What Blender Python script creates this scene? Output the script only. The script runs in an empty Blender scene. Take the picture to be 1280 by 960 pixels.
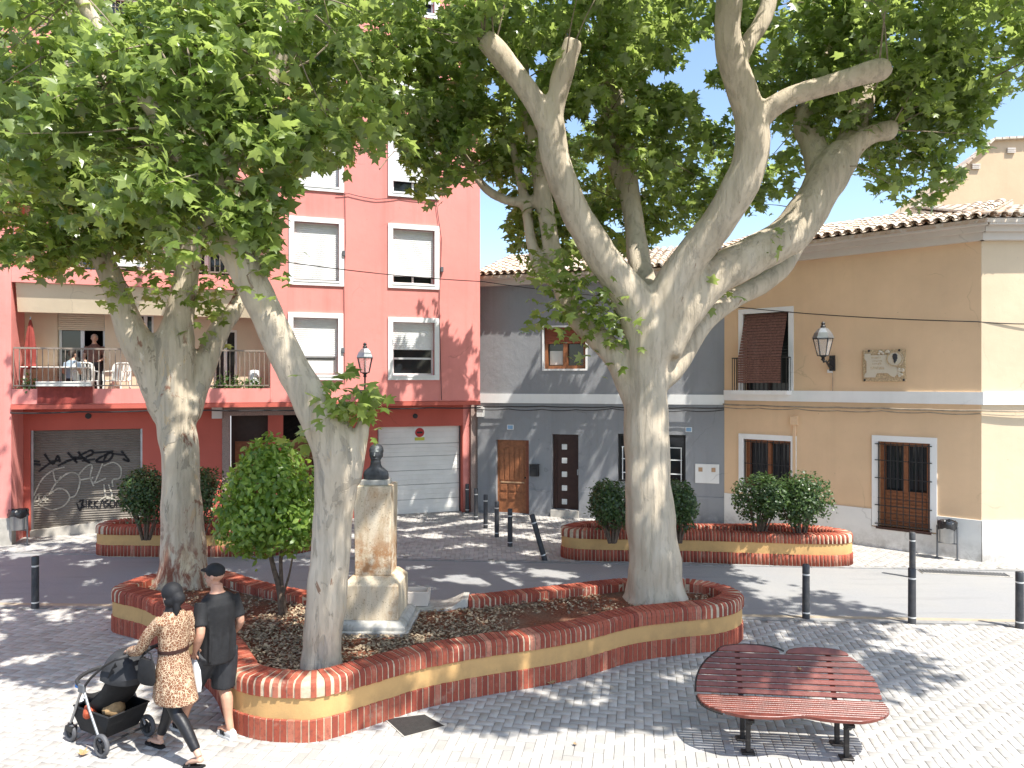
import bpy, bmesh, math, random
import numpy as np
from mathutils import Vector, Matrix, Euler, noise

random.seed(7)
RNG = np.random.default_rng(11)
SC = bpy.context.scene
COL = SC.collection
R = math.radians

# ------------------------------------------------------------------ camera
H, F, CX, HY = 3.7, 930.0, 640.0, 478.0      # eye height (m), focal length and principal point in photo pixels
cam_d = bpy.data.cameras.new('camera')
cam = bpy.data.objects.new('camera', cam_d)
COL.objects.link(cam)
cam.location = (0, 0, H)
cam.rotation_euler = (R(90), 0, 0)
cam_d.sensor_width = 36.0
cam_d.lens = F / 1280 * 36.0
cam_d.shift_y = -2 / 1280
cam_d.clip_start = 0.05
cam_d.clip_end = 2000
SC.camera = cam

# ------------------------------------------------------------------ sky, sun, exposure
SUN_EL = R(60)
SUN_H = Vector((0.735, -0.678)).normalized()     # horizontal direction towards the sun
world = bpy.data.worlds.new('World')
SC.world = world
world.use_nodes = True
wn = world.node_tree.nodes
wl = world.node_tree.links
bg = wn['Background']
sky = wn.new('ShaderNodeTexSky')
sky.sky_type = 'NISHITA'
sky.sun_disc = False
sky.sun_elevation = SUN_EL
sky.sun_rotation = math.atan2(SUN_H.x, SUN_H.y)
sky.altitude = 50
sky.air_density = 1.0
sky.dust_density = 1.2
sky.ozone_density = 1.5
wl.new(sky.outputs[0], bg.inputs[0])
bg.inputs[1].default_value = 0.14
sun_d = bpy.data.lights.new('sun', 'SUN')
sun_d.energy = 4.1
sun_d.angle = R(0.53)
sun_d.color = (1.0, 0.965, 0.90)
sun = bpy.data.objects.new('sun', sun_d)
COL.objects.link(sun)
to_sun = Vector((SUN_H.x * math.cos(SUN_EL), SUN_H.y * math.cos(SUN_EL), math.sin(SUN_EL)))
sun.rotation_euler = to_sun.to_track_quat('Z', 'Y').to_euler()
sun.location = to_sun * 60
SC.view_settings.view_transform = 'Standard'
SC.view_settings.look = 'None'
SC.view_settings.gamma = 1
SC.view_settings.exposure = 1.14
SC.view_settings.use_curve_mapping = False
SC.cycles.max_bounces = 6
SC.cycles.diffuse_bounces = 4
SC.cycles.transparent_max_bounces = 8

# ------------------------------------------------------------------ helpers
def gp(px, py, z=0.0):
    d = F * (H - z) / (py - HY)
    return Vector(((px - CX) / F * d, d, z))
def at(px, py, d):
    return Vector(((px - CX) / F * d, d, H - (py - HY) / F * d))
def proj(p):
    return CX + F * p[0] / p[1], HY - F * (p[2] - H) / p[1]

def tag(o, label=None, cat=None, group=None, kind=None):
    if label: o['label'] = label
    if cat: o['category'] = cat
    if group: o['group'] = group
    if kind: o['kind'] = kind
    return o
def empty(name, loc=(0, 0, 0), rz=0.0, label=None, cat=None, group=None):
    o = bpy.data.objects.new(name, None)
    o.empty_display_size = 0.1
    COL.objects.link(o)
    o.location = loc
    o.rotation_euler = (0, 0, rz)
    return tag(o, label, cat, group)
def link(name, me, parent=None):
    o = bpy.data.objects.new(name, me)
    COL.objects.link(o)
    if parent: o.parent = parent
    return o
def copy_tree(o, parent=None):
    c = o.copy(); COL.objects.link(c)
    if parent: c.parent = parent
    for ch in list(o.children): copy_tree(ch, c)
    return c

class MB:
    """collects geometry of ONE mesh object"""
    def __init__(self): self.v, self.f, self.m = [], [], []
    def add(self, vs, fs, mi=0):
        b = len(self.v)
        self.v += [tuple(p) for p in vs]
        self.f += [tuple(b + i for i in f) for f in fs]
        self.m += [mi] * len(fs)
        return self
    def hexa(self, c, mi=0):           # 8 corners: bottom ring 0-3, top ring 4-7
        return self.add(c, [(3, 2, 1, 0), (4, 5, 6, 7), (0, 1, 5, 4), (1, 2, 6, 5), (2, 3, 7, 6), (3, 0, 4, 7)], mi)
    def box(self, c, s, M=None, mi=0):
        x, y, z = s[0] / 2, s[1] / 2, s[2] / 2
        cs = [Vector(p) for p in ((-x, -y, -z), (x, -y, -z), (x, y, -z), (-x, y, -z), (-x, -y, z), (x, -y, z), (x, y, z), (-x, y, z))]
        if M is not None: cs = [M @ p for p in cs]
        return self.hexa([p + Vector(c) for p in cs], mi)
    def loft(self, rings, cap=True, mi=0, close=True):
        n = len(rings[0]); vs = [p for r in rings for p in r]; fs = []
        for k in range(len(rings) - 1):
            for i in range(n if close else n - 1):
                j = (i + 1) % n
                fs.append((k * n + i, k * n + j, (k + 1) * n + j, (k + 1) * n + i))
        if cap and close:
            fs.append(tuple(range(n - 1, -1, -1)))
            fs.append(tuple((len(rings) - 1) * n + i for i in range(n)))
        return self.add(vs, fs, mi)
    def tube(self, pts, rad, n=8, cap=True, mi=0, wob=0.0, flat=1.0):
        pts = [Vector(p) for p in pts]
        if not hasattr(rad, '__len__'): rad = [rad] * len(pts)
        rings = []; up = None
        for i, p in enumerate(pts):
            a = pts[max(i - 1, 0)]; b = pts[min(i + 1, len(pts) - 1)]
            t = (b - a).normalized()
            if up is None:
                up = Vector((0, 0, 1)) if abs(t.z) < 0.9 else Vector((1, 0, 0))
            x = up.cross(t)
            if x.length < 1e-5: x = Vector((1, 0, 0)).cross(t)
            x.normalize(); y = t.cross(x); up = y
            ring = []
            for k in range(n):
                an = 2 * math.pi * k / n
                rr = rad[i]
                q = x * math.cos(an) + y * math.sin(an) * flat
                if wob: rr *= 1 + wob * noise.noise((p + q * rad[i]) * 2.2) + wob * .5 * noise.noise((p + q * rad[i]) * 6.0)
                ring.append(p + q * rr)
            rings.append(ring)
        return self.loft(rings, cap, mi)
    def lathe(self, prof, n=16, c=(0, 0, 0), M=None, mi=0, cap=True):
        rings = []
        for r, z in prof:
            ring = [Vector((r * math.cos(2 * math.pi * k / n), r * math.sin(2 * math.pi * k / n), z)) for k in range(n)]
            if M is not None: ring = [M @ p for p in ring]
            rings.append([p + Vector(c) for p in ring])
        return self.loft(rings, cap, mi)
    def ball(self, c, r, n=12, m=8, M=None, mi=0):
        if not hasattr(r, '__len__'): r = (r, r, r)
        rings = []
        for j in range(m + 1):
            t = math.pi * (j + 0.02 if j == 0 else j - 0.02 if j == m else j) / m
            ring = [Vector((r[0] * math.sin(t) * math.cos(2 * math.pi * k / n), r[1] * math.sin(t) * math.sin(2 * math.pi * k / n), -r[2] * math.cos(t))) for k in range(n)]
            if M is not None: ring = [M @ p for p in ring]
            rings.append([p + Vector(c) for p in ring])
        return self.loft(rings, True, mi)
    def prism(self, poly, z0, z1, mi=0, M=None):  # poly: 2-D, extruded along z, optional matrix
        n = len(poly)
        a = [Vector((p[0], p[1], z0)) for p in poly]; b = [Vector((p[0], p[1], z1)) for p in poly]
        if M is not None: a = [M @ p for p in a]; b = [M @ p for p in b]
        fs = [tuple(range(n - 1, -1, -1)), tuple(range(n, 2 * n))]
        fs += [(i, (i + 1) % n, n + (i + 1) % n, n + i) for i in range(n)]
        return self.add(a + b, fs, mi)
    def mesh(self, name, mats, smooth=False, bevel=0.0):
        me = bpy.data.meshes.new(name)
        me.from_pydata(self.v, [], self.f)
        if not isinstance(mats, (list, tuple)): mats = [mats]
        for m in mats: me.materials.append(m)
        me.polygons.foreach_set('material_index', self.m)
        bm = bmesh.new(); bm.from_mesh(me)
        bmesh.ops.recalc_face_normals(bm, faces=bm.faces)
        if bevel:
            es = [e for e in bm.edges if len(e.link_faces) == 2 and e.calc_face_angle(0) > 0.6]
            bmesh.ops.bevel(bm, geom=es, offset=bevel, segments=1, affect='EDGES', clamp_overlap=True)
        bm.to_mesh(me); bm.free()
        if smooth:
            me.polygons.foreach_set('use_smooth', [True] * len(me.polygons))
            try: me.set_sharp_from_angle(angle=R(40))
            except Exception: pass
        me.update()
        return me
    def build(self, name, mats, parent=None, smooth=False, bevel=0.0, kind=None, label=None):
        o = link(name, self.mesh(name, mats, smooth, bevel), parent)
        return tag(o, label, None, None, kind)

def remesh(o, voxel, smooth=4, fac=0.5):
    mats = list(o.data.materials)
    md = o.modifiers.new('r', 'REMESH'); md.mode = 'VOXEL'; md.voxel_size = voxel; md.use_smooth_shade = True
    if smooth:
        s = o.modifiers.new('s', 'SMOOTH'); s.iterations = smooth; s.factor = fac
    dg = bpy.context.evaluated_depsgraph_get(); dg.update()
    me = bpy.data.meshes.new_from_object(o.evaluated_get(dg))
    o.modifiers.clear()
    me.materials.clear()
    for m in mats: me.materials.append(m)
    me.polygons.foreach_set('use_smooth', [True] * len(me.polygons))
    o.data = me
    return o

def catmull(pts, per=8, closed=False):
    P = [Vector(p) for p in pts]; n = len(P); out = []
    for i in range(n if closed else n - 1):
        if closed: a, b, c, d = P[i - 1], P[i], P[(i + 1) % n], P[(i + 2) % n]
        else: a, b, c, d = P[max(i - 1, 0)], P[i], P[i + 1], P[min(i + 2, n - 1)]
        for k in range(per):
            t = k / per
            out.append(0.5 * ((2 * b) + (c - a) * t + (2 * a - 5 * b + 4 * c - d) * t * t + (3 * b - a - 3 * c + d) * t ** 3))
    if not closed: out.append(P[-1])
    return out
def resample(pts, step, closed=False):
    Q = list(pts) + ([pts[0]] if closed else [])
    acc = [0.0]
    for a, b in zip(Q, Q[1:]): acc.append(acc[-1] + (b - a).length)
    n = max(2, int(round(acc[-1] / step))); out = []; j = 0
    for i in range(n if closed else n + 1):
        s = acc[-1] * i / n
        while j < len(acc) - 2 and acc[j + 1] < s: j += 1
        t = (s - acc[j]) / max(acc[j + 1] - acc[j], 1e-9)
        out.append(Q[j].lerp(Q[j + 1], t))
    return out
def inside(poly, x, y):
    c = False; n = len(poly); j = n - 1
    for i in range(n):
        xi, yi = poly[i][0], poly[i][1]; xj, yj = poly[j][0], poly[j][1]
        if (yi > y) != (yj > y) and x < (xj - xi) * (y - yi) / (yj - yi) + xi: c = not c
        j = i
    return c

# ------------------------------------------------------------------ materials
def srgb(r, g, b):
    f = lambda c: (c / 255 / 12.92) if c / 255 <= 0.04045 else ((c / 255 + 0.055) / 1.055) ** 2.4
    return (f(r), f(g), f(b))
class NT:
    def __init__(self, name):
        self.m = bpy.data.materials.new(name); self.m.use_nodes = True
        self.t = self.m.node_tree; self.n = self.t.nodes; self.l = self.t.links
        self.p = self.n['Principled BSDF']; self.out = self.n['Material Output']
    def node(self, kind, **kw):
        n = self.n.new(kind)
        for k, v in kw.items():
            if k.startswith('i_'):
                key = k[2:]; key = int(key) if key.isdigit() else key
                n.inputs[key].default_value = v
            else: setattr(n, k, v)
        return n
    def pos(self, scale=(1, 1, 1)):
        g = self.node('ShaderNodeNewGeometry')
        mp = self.node('ShaderNodeMapping'); mp.inputs['Scale'].default_value = scale
        self.l.new(g.outputs['Position'], mp.inputs['Vector'])
        return mp.outputs[0]
    def noise(self, vec, scale, detail=4, rough=0.55, dist=0.0):
        n = self.node('ShaderNodeTexNoise'); n.inputs['Scale'].default_value = scale
        n.inputs['Detail'].default_value = detail; n.inputs['Roughness'].default_value = rough
        n.inputs['Distortion'].default_value = dist
        self.l.new(vec, n.inputs['Vector']); return n.outputs['Fac']
    def ramp(self, fac, stops, interp='LINEAR'):
        n = self.node('ShaderNodeValToRGB'); e = n.color_ramp.elements; n.color_ramp.interpolation = interp
        while len(e) < len(stops): e.new(0.5)
        for i, (p, c) in enumerate(stops):
            e[i].position = p; e[i].color = (*c, 1) if hasattr(c, '__len__') else (c, c, c, 1)
        self.l.new(fac, n.inputs[0]); return n.outputs[0]
    def mix(self, fac, a, b, blend='MIX'):
        n = self.node('ShaderNodeMix', data_type='RGBA', blend_type=blend)
        for i, x in ((0, fac), (6, a), (7, b)):
            if hasattr(x, 'is_output'): self.l.new(x, n.inputs[i])
            elif i == 0: n.inputs[0].default_value = x
            else: n.inputs[i].default_value = (*x, 1)
        return n.outputs[2]
    def math(self, op, a, b=0.0):
        n = self.node('ShaderNodeMath', operation=op)
        for i, x in ((0, a), (1, b)):
            if hasattr(x, 'is_output'): self.l.new(x, n.inputs[i])
            else: n.inputs[i].default_value = x
        return n.outputs[0]
    def rnd(self):
        g = self.node('ShaderNodeNewGeometry'); o = self.node('ShaderNodeObjectInfo')
        return self.math('FRACT', self.math('ADD', g.outputs['Random Per Island'], o.outputs['Random']))
    def bump(self, h, strength=0.3, dist=0.01):
        b = self.node('ShaderNodeBump'); b.inputs['Strength'].default_value = strength; b.inputs['Distance'].default_value = dist
        self.l.new(h, b.inputs['Height']); self.l.new(b.outputs[0], self.p.inputs['Normal'])
    def color(self, c):
        if hasattr(c, 'is_output'): self.l.new(c, self.p.inputs['Base Color'])
        else: self.p.inputs['Base Color'].default_value = (*c, 1)
    def set(self, rough=0.8, metal=0.0, spec=0.4):
        self.p.inputs['Roughness'].default_value = rough; self.p.inputs['Metallic'].default_value = metal
        self.p.inputs['Specular IOR Level'].default_value = spec
        return self

def sc(c, k): return tuple(min(1, x * k) for x in c)
def basic(name, c, rough=0.7, metal=0.0, var=0.12, scale=6.0, bump=0.15, bscale=60.0, spec=0.35, dirt=None, dirt_amt=0.5, piece=0.0):
    t = NT(name).set(rough, metal, spec); p = t.pos()
    col = t.ramp(t.noise(p, scale, 5), [(0.3, sc(c, 1 - var)), (0.7, sc(c, 1 + var))])
    if piece:
        k = t.ramp(t.rnd(), [(0, 1 - piece), (1, 1 + piece * 0.6)])
        col = t.mix(1.0, col, k, 'MULTIPLY')
    if dirt:
        f = t.ramp(t.noise(p, scale * 0.45, 8, 0.65), [(0.52, 0), (0.72, dirt_amt)])
        col = t.mix(f, col, dirt)
    t.color(col)
    if bump: t.bump(t.noise(p, bscale, 4), bump, 0.01)
    return t.m
def plaster(name, c, var=0.08, dirt=(0.2, 0.15, 0.1), amt=0.25, streak=0.18, bump=0.25, wear=0):
    """rendered wall: cloudy tone, vertical rain streaks, small scuffs, trowel relief"""
    t = NT(name).set(0.9, 0, 0.2); p = t.pos(); ps = t.pos((2.6, 2.6, 0.16))
    col = t.ramp(t.noise(p, 0.7, 6, 0.6), [(0.3, sc(c, 1 - var)), (0.7, sc(c, 1 + var))])
    col = t.mix(t.ramp(t.noise(ps, 1.2, 6, 0.65), [(0.5, 0), (0.8, streak)]), col, dirt)
    col = t.mix(t.ramp(t.noise(p, 3.1, 8, 0.7), [(0.58, 0), (0.74, amt)]), col, sc(dirt, 1.3))
    # fine scuffs, hairline cracks and splashed dirt close to the pavement
    col = t.mix(t.ramp(t.noise(p, 13, 4, 0.6), [(0.70, 0), (0.76, .35 + .25 * wear)]), col, sc(dirt, .7))
    v = t.node('ShaderNodeTexVoronoi', feature='DISTANCE_TO_EDGE'); v.inputs['Scale'].default_value = .75
    nz = t.node('ShaderNodeTexNoise'); nz.inputs['Scale'].default_value = 1.6; nz.inputs['Detail'].default_value = 6
    mv = t.node('ShaderNodeMix', data_type='VECTOR'); mv.inputs[0].default_value = .35
    t.l.new(p, nz.inputs['Vector']); t.l.new(p, mv.inputs[4]); t.l.new(nz.outputs['Color'], mv.inputs[5]); t.l.new(mv.outputs[1], v.inputs['Vector'])
    crack = t.math('MULTIPLY', t.ramp(v.outputs['Distance'], [(0.0, 1), (0.006, 0)]), t.ramp(t.noise(p, .8, 3), [(.54, 0), (.64, .32)]))
    col = t.mix(crack, col, sc(dirt, .6))
    sx = t.node('ShaderNodeSeparateXYZ'); t.l.new(p, sx.inputs[0])
    low = t.math('MULTIPLY', t.ramp(sx.outputs[2], [(0.02, 1), (0.45, 0)]), t.ramp(t.noise(p, 4.0, 7, .7), [(.40, 0), (.62, .75)]))
    col = t.mix(low, col, sc(dirt, .75))
    t.color(col)
    h = t.math('ADD', t.noise(p, 5, 5), t.math('MULTIPLY', t.noise(p, 70, 3), 0.35))
    t.bump(h, bump, 0.02)
    return t.m

M = {}
# stone paving blocks: every block its own tone, grain and worn blotches
t = NT('paver_concrete').set(0.85, 0, 0.3); p = t.pos()
c = t.ramp(t.rnd(), [(0, (.345, .33, .305)), (0.5, (.435, .415, .385)), (1, (.50, .475, .44))])
c = t.mix(t.ramp(t.noise(p, 0.9, 6, .6), [(.45, 0), (.72, .5)]), c, (.30, .27, .23))
c = t.mix(t.ramp(t.noise(p, 160, 2), [(.35, .35), (.55, 0)]), c, (.22, .22, .22))
c = t.mix(t.ramp(t.noise(p, 2.3, 8, .72), [(.56, 0), (.70, .55)]), c, (.20, .185, .17))
t.color(c); t.bump(t.noise(p, 120, 3), .25, .004); M['paver'] = t.m
M['joint'] = basic('joint_sand', (.19, .18, .165), .95, var=.3, scale=20)
t = NT('asphalt').set(0.9, 0, 0.3); p = t.pos()
c = t.ramp(t.noise(p, 220, 2), [(.3, (.19, .192, .196)), (.7, (.36, .358, .352))])
c = t.mix(t.ramp(t.noise(p, .55, 6, .6), [(.4, 0), (.75, .55)]), c, (.33, .315, .285))
c = t.mix(t.ramp(t.noise(t.pos((.25, 2.2, 1)), 2.0, 6, .6), [(.55, 0), (.75, .35)]), c, (.14, .14, .145))
t.color(c); t.bump(t.noise(p, 240, 2), .5, .006); M['asphalt'] = t.m
M['kerb'] = basic('kerb_granite', (.27, .265, .255), .8, var=.2, scale=9, bscale=150, dirt=(.17, .15, .12), piece=.12)
M['sandstone_kerb'] = basic('kerb_ochre', (.36, .30, .22), .85, var=.15, scale=7, dirt=(.3, .26, .2))
M['earth'] = basic('base_ground', (.22, .21, .2), .95)
M['red_up'] = plaster('pink_render', (.74, .275, .24), dirt=(.46, .15, .115), streak=.42, wear=1)
M['red_low'] = plaster('red_render', (.52, .128, .095), dirt=(.30, .09, .07))
M['cream'] = plaster('cream_render', (.68, .56, .40), dirt=(.45, .36, .25))
M['grey_wall'] = plaster('slate_grey_render', (.275, .278, .286), dirt=(.13, .13, .14), streak=.3, bump=.5)
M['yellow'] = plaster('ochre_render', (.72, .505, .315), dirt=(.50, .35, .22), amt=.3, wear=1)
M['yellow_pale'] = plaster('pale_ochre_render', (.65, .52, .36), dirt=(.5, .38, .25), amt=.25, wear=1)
M['peach'] = plaster('peach_render', (.60, .44, .28), dirt=(.45, .34, .22))
M['white'] = plaster('white_render', (.74, .72, .68), dirt=(.42, .38, .33), amt=.3, streak=.22)
M['white_trim'] = plaster('white_trim', (.80, .79, .76), dirt=(.5, .47, .43), amt=.15, streak=.2, bump=.1)
M['cornice'] = plaster('cornice_plaster', (.62, .56, .49), dirt=(.4, .34, .28))
M['granite'] = basic('pink_granite', (.30, .22, .19), .55, var=.35, scale=60, bump=.05)
M['concrete'] = basic('rough_concrete', (.44, .41, .36), .9, var=.2, scale=4, dirt=(.3, .26, .2), bump=.4)
M['blind'] = basic('white_plastic_slats', (.74, .74, .72), .5, var=.04, bump=.02)
M['blind_beige'] = basic('beige_plastic_slats', (.58, .49, .36), .5, var=.05, bump=.02)
M['frame_white'] = basic('white_aluminium', (.75, .75, .74), .4, var=.04, bump=.02)
t = NT('window_glass').set(0.06, 0, 0.6); t.color((.02, .024, .028)); M['glass'] = t.m
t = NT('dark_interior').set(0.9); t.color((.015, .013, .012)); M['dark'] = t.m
M['wood'] = basic('varnished_brown_wood', (.30, .115, .05), .4, var=.25, scale=14, bump=.1)
M['wood_dark'] = basic('dark_brown_door', (.045, .02, .016), .35, var=.2, scale=10, bump=.05)
M['wood_shutter'] = basic('red_brown_shutter', (.25, .07, .035), .5, var=.15, scale=12)
M['iron'] = basic('black_iron', (.035, .034, .034), .5, .3, var=.2, bump=.1)
M['iron_grey'] = basic('grey_painted_iron', (.16, .165, .175), .45, .4, var=.2, bump=.05)
M['rail'] = basic('brown_painted_rail', (.26, .21, .17), .5, .2, var=.15)
M['steel'] = basic('brushed_steel', (.36, .37, .38), .35, .8, var=.15, bump=.05)
M['shutter_metal'] = basic('roller_shutter_metal', (.195, .17, .14), .55, .25, var=.12, scale=3, dirt=(.11, .095, .08), dirt_amt=.5)
M['garage'] = basic('white_garage_panel', (.78, .765, .72), .5, var=.06, scale=2, dirt=(.45, .42, .37), dirt_amt=.3, bump=.05)
M['black_spray'] = basic('black_spray_paint', (.02, .018, .02), .6, var=.2)
M['white_spray'] = basic('white_spray_paint', (.50, .46, .38), .7, var=.25)
# glazed red bricks with worn faces
t = NT('red_brick').set(0.75, 0, 0.22); p = t.pos()
c = t.ramp(t.rnd(), [(0, (.25, .054, .034)), (.5, (.345, .08, .046)), (.88, (.40, .11, .065)), (1, (.48, .20, .13))])
c = t.mix(t.ramp(t.noise(p, 26, 6, .7), [(.5, 0), (.68, .75)]), c, (.17, .055, .042))
c = t.mix(t.ramp(t.noise(p, 5, 7, .7), [(.58, 0), (.70, .6)]), c, (.46, .28, .20))
t.color(c); t.bump(t.noise(p, 90, 4), .35, .004); M['brick'] = t.m
M['mortar'] = basic('cream_mortar', (.54, .43, .30), .95, var=.2, scale=20, bscale=140, bump=.4)
M['band'] = plaster('ochre_band_render', (.60, .365, .15), dirt=(.34, .22, .11), amt=.3, streak=.3)
# soil with dry litter
t = NT('soil').set(0.95, 0, 0.2); p = t.pos()
c = t.ramp(t.noise(p, 34, 6, .7), [(.3, (.08, .03, .017)), (.55, (.24, .09, .05)), (.75, (.36, .18, .105))])
c = t.mix(t.ramp(t.noise(p, 1.1, 5), [(.5, 0), (.72, .7)]), c, t.ramp(t.noise(p, 46, 4, .7), [(.3, (.09, .07, .05)), (.7, (.36, .29, .20))]))
t.color(c); t.bump(t.noise(p, 40, 6, .7), .9, .03); M['soil'] = t.m
# travertine
t = NT('travertine').set(0.6, 0, 0.4); p = t.pos((1, 1, .22))
c = t.ramp(t.noise(p, 5.5, 7, .65, 1.2), [(.3, (.42, .32, .20)), (.5, (.62, .51, .36)), (.75, (.70, .62, .48))])
c = t.mix(t.ramp(t.noise(t.pos(), 46, 3), [(.30, .8), (.40, 0)]), c, (.16, .12, .08))
c = t.mix(t.ramp(t.noise(t.pos((1, 1, .6)), 2.4, 6, .7, .8), [(.54, 0), (.68, .75)]), c, (.36, .20, .09))
sx = t.node('ShaderNodeSeparateXYZ'); t.l.new(t.pos(), sx.inputs[0])
zz = t.math('MULTIPLY', sx.outputs[2], .4)
band = t.math('MULTIPLY', t.ramp(zz, [(.46, 0), (.50, 1)]), t.ramp(zz, [(.60, 1), (.74, 0)]))
c = t.mix(t.math('MULTIPLY', band, t.ramp(t.noise(t.pos(), 7, 7, .72), [(.40, 0), (.56, .9)])), c, (.34, .16, .06))
t.color(c); t.bump(t.noise(t.pos(), 50, 4), .35, .008); M['travertine'] = t.m
t = NT('grey_limestone').set(0.65, 0, 0.4); p = t.pos((1, 1, .35))
c = t.ramp(t.noise(p, 7, 7, .65, 1.0), [(.3, (.25, .235, .20)), (.5, (.42, .40, .355)), (.75, (.52, .50, .455))])
c = t.mix(t.ramp(t.noise(t.pos((1, 1, .25)), 3, 7, .7), [(.55, 0), (.7, .6)]), c, (.14, .12, .10))
t.color(c); t.bump(t.noise(t.pos(), 60, 4), .3, .006); M['limestone'] = t.m
M['bronze'] = basic('dark_bronze', (.055, .058, .062), .5, .55, var=.35, scale=14, bump=.3, dirt=(.13, .15, .14))
M['bollard'] = basic('bollard_anthracite', (.055, .057, .062), .5, .2, var=.2, scale=12, dirt=(.16, .14, .12), dirt_amt=.4)
M['reflector'] = basic('silver_band', (.65, .65, .63), .35, .3, var=.05)
# plane tree bark: camouflage flakes; one tree carries red-brown stains at its base
def bark(name, stain, k):
    t = NT(name).set(0.85, 0, 0.25); p = t.pos((1, 1, .34)); q = t.pos()
    n1 = t.noise(p, 2.2, 7, .62, .6); n2 = t.noise(p, 5.0, 6, .62, .9); n3 = t.noise(t.pos((1.5, 1.5, .07)), 9, 7, .7); n4 = t.noise(p, 3.4, 6, .6, 1.4)
    c = t.ramp(n1, [(.32, (.43, .355, .26)), (.46, (.52, .435, .32)), (.54, (.56, .47, .35)), (.70, (.61, .52, .40))])
    c = t.mix(t.ramp(n2, [(.60, 0), (.612, .75 * k)]), c, (.31, .265, .20))
    c = t.mix(t.ramp(n2, [(.36, .7 * k), (.37, 0)]), c, (.58, .43, .26))
    c = t.mix(t.ramp(n4, [(.625, 0), (.637, .75 * k)]), c, (.37, .33, .27))
    c = t.mix(t.ramp(n4, [(.32, .8 * k), (.33, 0)]), c, (.68, .60, .48))
    c = t.mix(t.ramp(t.noise(p, 4.6, 5, .6, 1.2), [(.69, 0), (.70, .85)]), c, (.25, .135, .08))
    c = t.mix(t.ramp(n3, [(.36, .42), (.47, 0)]), c, (.31, .27, .205))
    if stain:
        sx = t.node('ShaderNodeSeparateXYZ'); t.l.new(q, sx.inputs[0])
        low = t.ramp(t.math('MULTIPLY', sx.outputs[2], .5), [(.42, 1), (.85, 0)])
        c = t.mix(t.math('MULTIPLY', low, t.ramp(t.noise(p, 4.6, 7, .7, .8), [(.46, 0), (.56, .9)])), c, (.22, .06, .03))
        c = t.mix(t.math('MULTIPLY', low, t.ramp(t.noise(p, 3.4, 6, .7, .5), [(.54, 0), (.62, .9)])), c, (.66, .54, .36))
        c = t.mix(t.ramp(t.noise(t.pos((1, 1, .5)), 2.1, 6, .7, .8), [(.60, 0), (.64, .85)]), c, (.24, .105, .065))
    t.color(c)
    hb = t.math('ADD', t.math('MULTIPLY', t.ramp(n2, [(.59, .0), (.615, 1.)]), k), t.math('ADD', t.math('MULTIPLY', t.ramp(n4, [(.615, 0), (.64, .8)]), k), t.math('ADD', t.math('MULTIPLY', t.ramp(n3, [(.36, 0), (.5, 1)]), .9), t.math('MULTIPLY', t.noise(t.pos((1, 1, .3)), 40, 5, .7), .6))))
    t.bump(hb, .6, .02); return t.m
M['bark'] = bark('plane_bark', False, .28); M['bark_stained'] = bark('plane_bark_stained', True, 1.0); M['bark_flaked'] = bark('plane_bark_flaked', False, .8)
M['twig'] = basic('twig_bark', (.26, .21, .15), .9, var=.3, scale=20)
M['bark_dark'] = basic('shrub_bark', (.12, .085, .06), .9, var=.3, scale=20, bump=.5)
def leafmat(name, a, b, trans, back=.45, gloss=.38, pale=None):
    t = NT(name).set(gloss, 0, .5)
    k = t.rnd()
    col = t.ramp(k, [(0, a), (.6, tuple((x + y) / 2 for x, y in zip(a, b))), (1, b)])
    if pale:
        g = t.node('ShaderNodeNewGeometry'); col = t.mix(t.math('MULTIPLY', g.outputs['Backfacing'], .7), col, pale)
    t.color(col)
    tr = t.node('ShaderNodeBsdfTranslucent')
    t.l.new(t.mix(.5, trans, t.mix(1.0, col, (2.6, 2.6, 1.6), 'MULTIPLY')), tr.inputs[0])
    mx = t.node('ShaderNodeMixShader'); mx.inputs[0].default_value = back
    t.l.new(t.p.outputs[0], mx.inputs[1]); t.l.new(tr.outputs[0], mx.inputs[2]); t.l.new(mx.outputs[0], t.out.inputs[0])
    return t.m
M['leaf'] = leafmat('plane_leaf', (.066, .118, .022), (.29, .36, .10), (.48, .60, .12), .44, .30, (.22, .27, .14))
M['leaf_shrub'] = leafmat('hedge_leaf', (.026, .058, .017), (.085, .135, .038), (.07, .14, .03), .25)
M['leaf_orange'] = leafmat('orange_tree_leaf', (.085, .16, .028), (.25, .35, .07), (.38, .54, .08), .42)
M['leaf_pot'] = leafmat('pot_plant_leaf', (.05, .11, .03), (.12, .19, .06), (.15, .28, .06), .3)
M['dry_leaf'] = basic('dry_leaf', (.36, .23, .11), .8, var=.3, scale=30, piece=.35)
M['litter'] = basic('dry_litter', (.34, .26, .17), .9, var=.4, scale=40, piece=.6)
# roof tiles
t = NT('clay_tile').set(0.85, 0, 0.25); p = t.pos()
c = t.ramp(t.rnd(), [(0, (.44, .30, .20)), (.4, (.56, .44, .32)), (.75, (.64, .55, .44)), (1, (.50, .34, .23))])
c = t.mix(t.ramp(t.noise(p, 6, 7, .7), [(.45, 0), (.65, .8)]), c, (.66, .62, .55))
c = t.mix(t.ramp(t.noise(p, 11, 6, .7), [(.6, 0), (.72, .7)]), c, (.16, .13, .10))
t.color(c); t.bump(t.noise(p, 40, 4), .4, .01); M['tile'] = t.m
M['bench'] = basic('red_brown_slat', (.165, .043, .029), .38, var=.3, scale=9, bump=.2, bscale=90, dirt=(.30, .13, .09), dirt_amt=.4, piece=.25, spec=.5)
M['bench_iron'] = basic('bench_frame_iron', (.05, .045, .042), .5, .5, var=.2)
M['cloth_black'] = basic('black_cotton', (.014, .014, .015), .75, var=.2, scale=12, bump=.4, bscale=25)
M['cloth_char'] = basic('charcoal_cloth', (.028, .029, .032), .7, var=.2, scale=12, bump=.3, bscale=25)
M['legging'] = basic('black_legging', (.014, .014, .016), .45, var=.2, scale=12, bump=.2, bscale=30)
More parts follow.
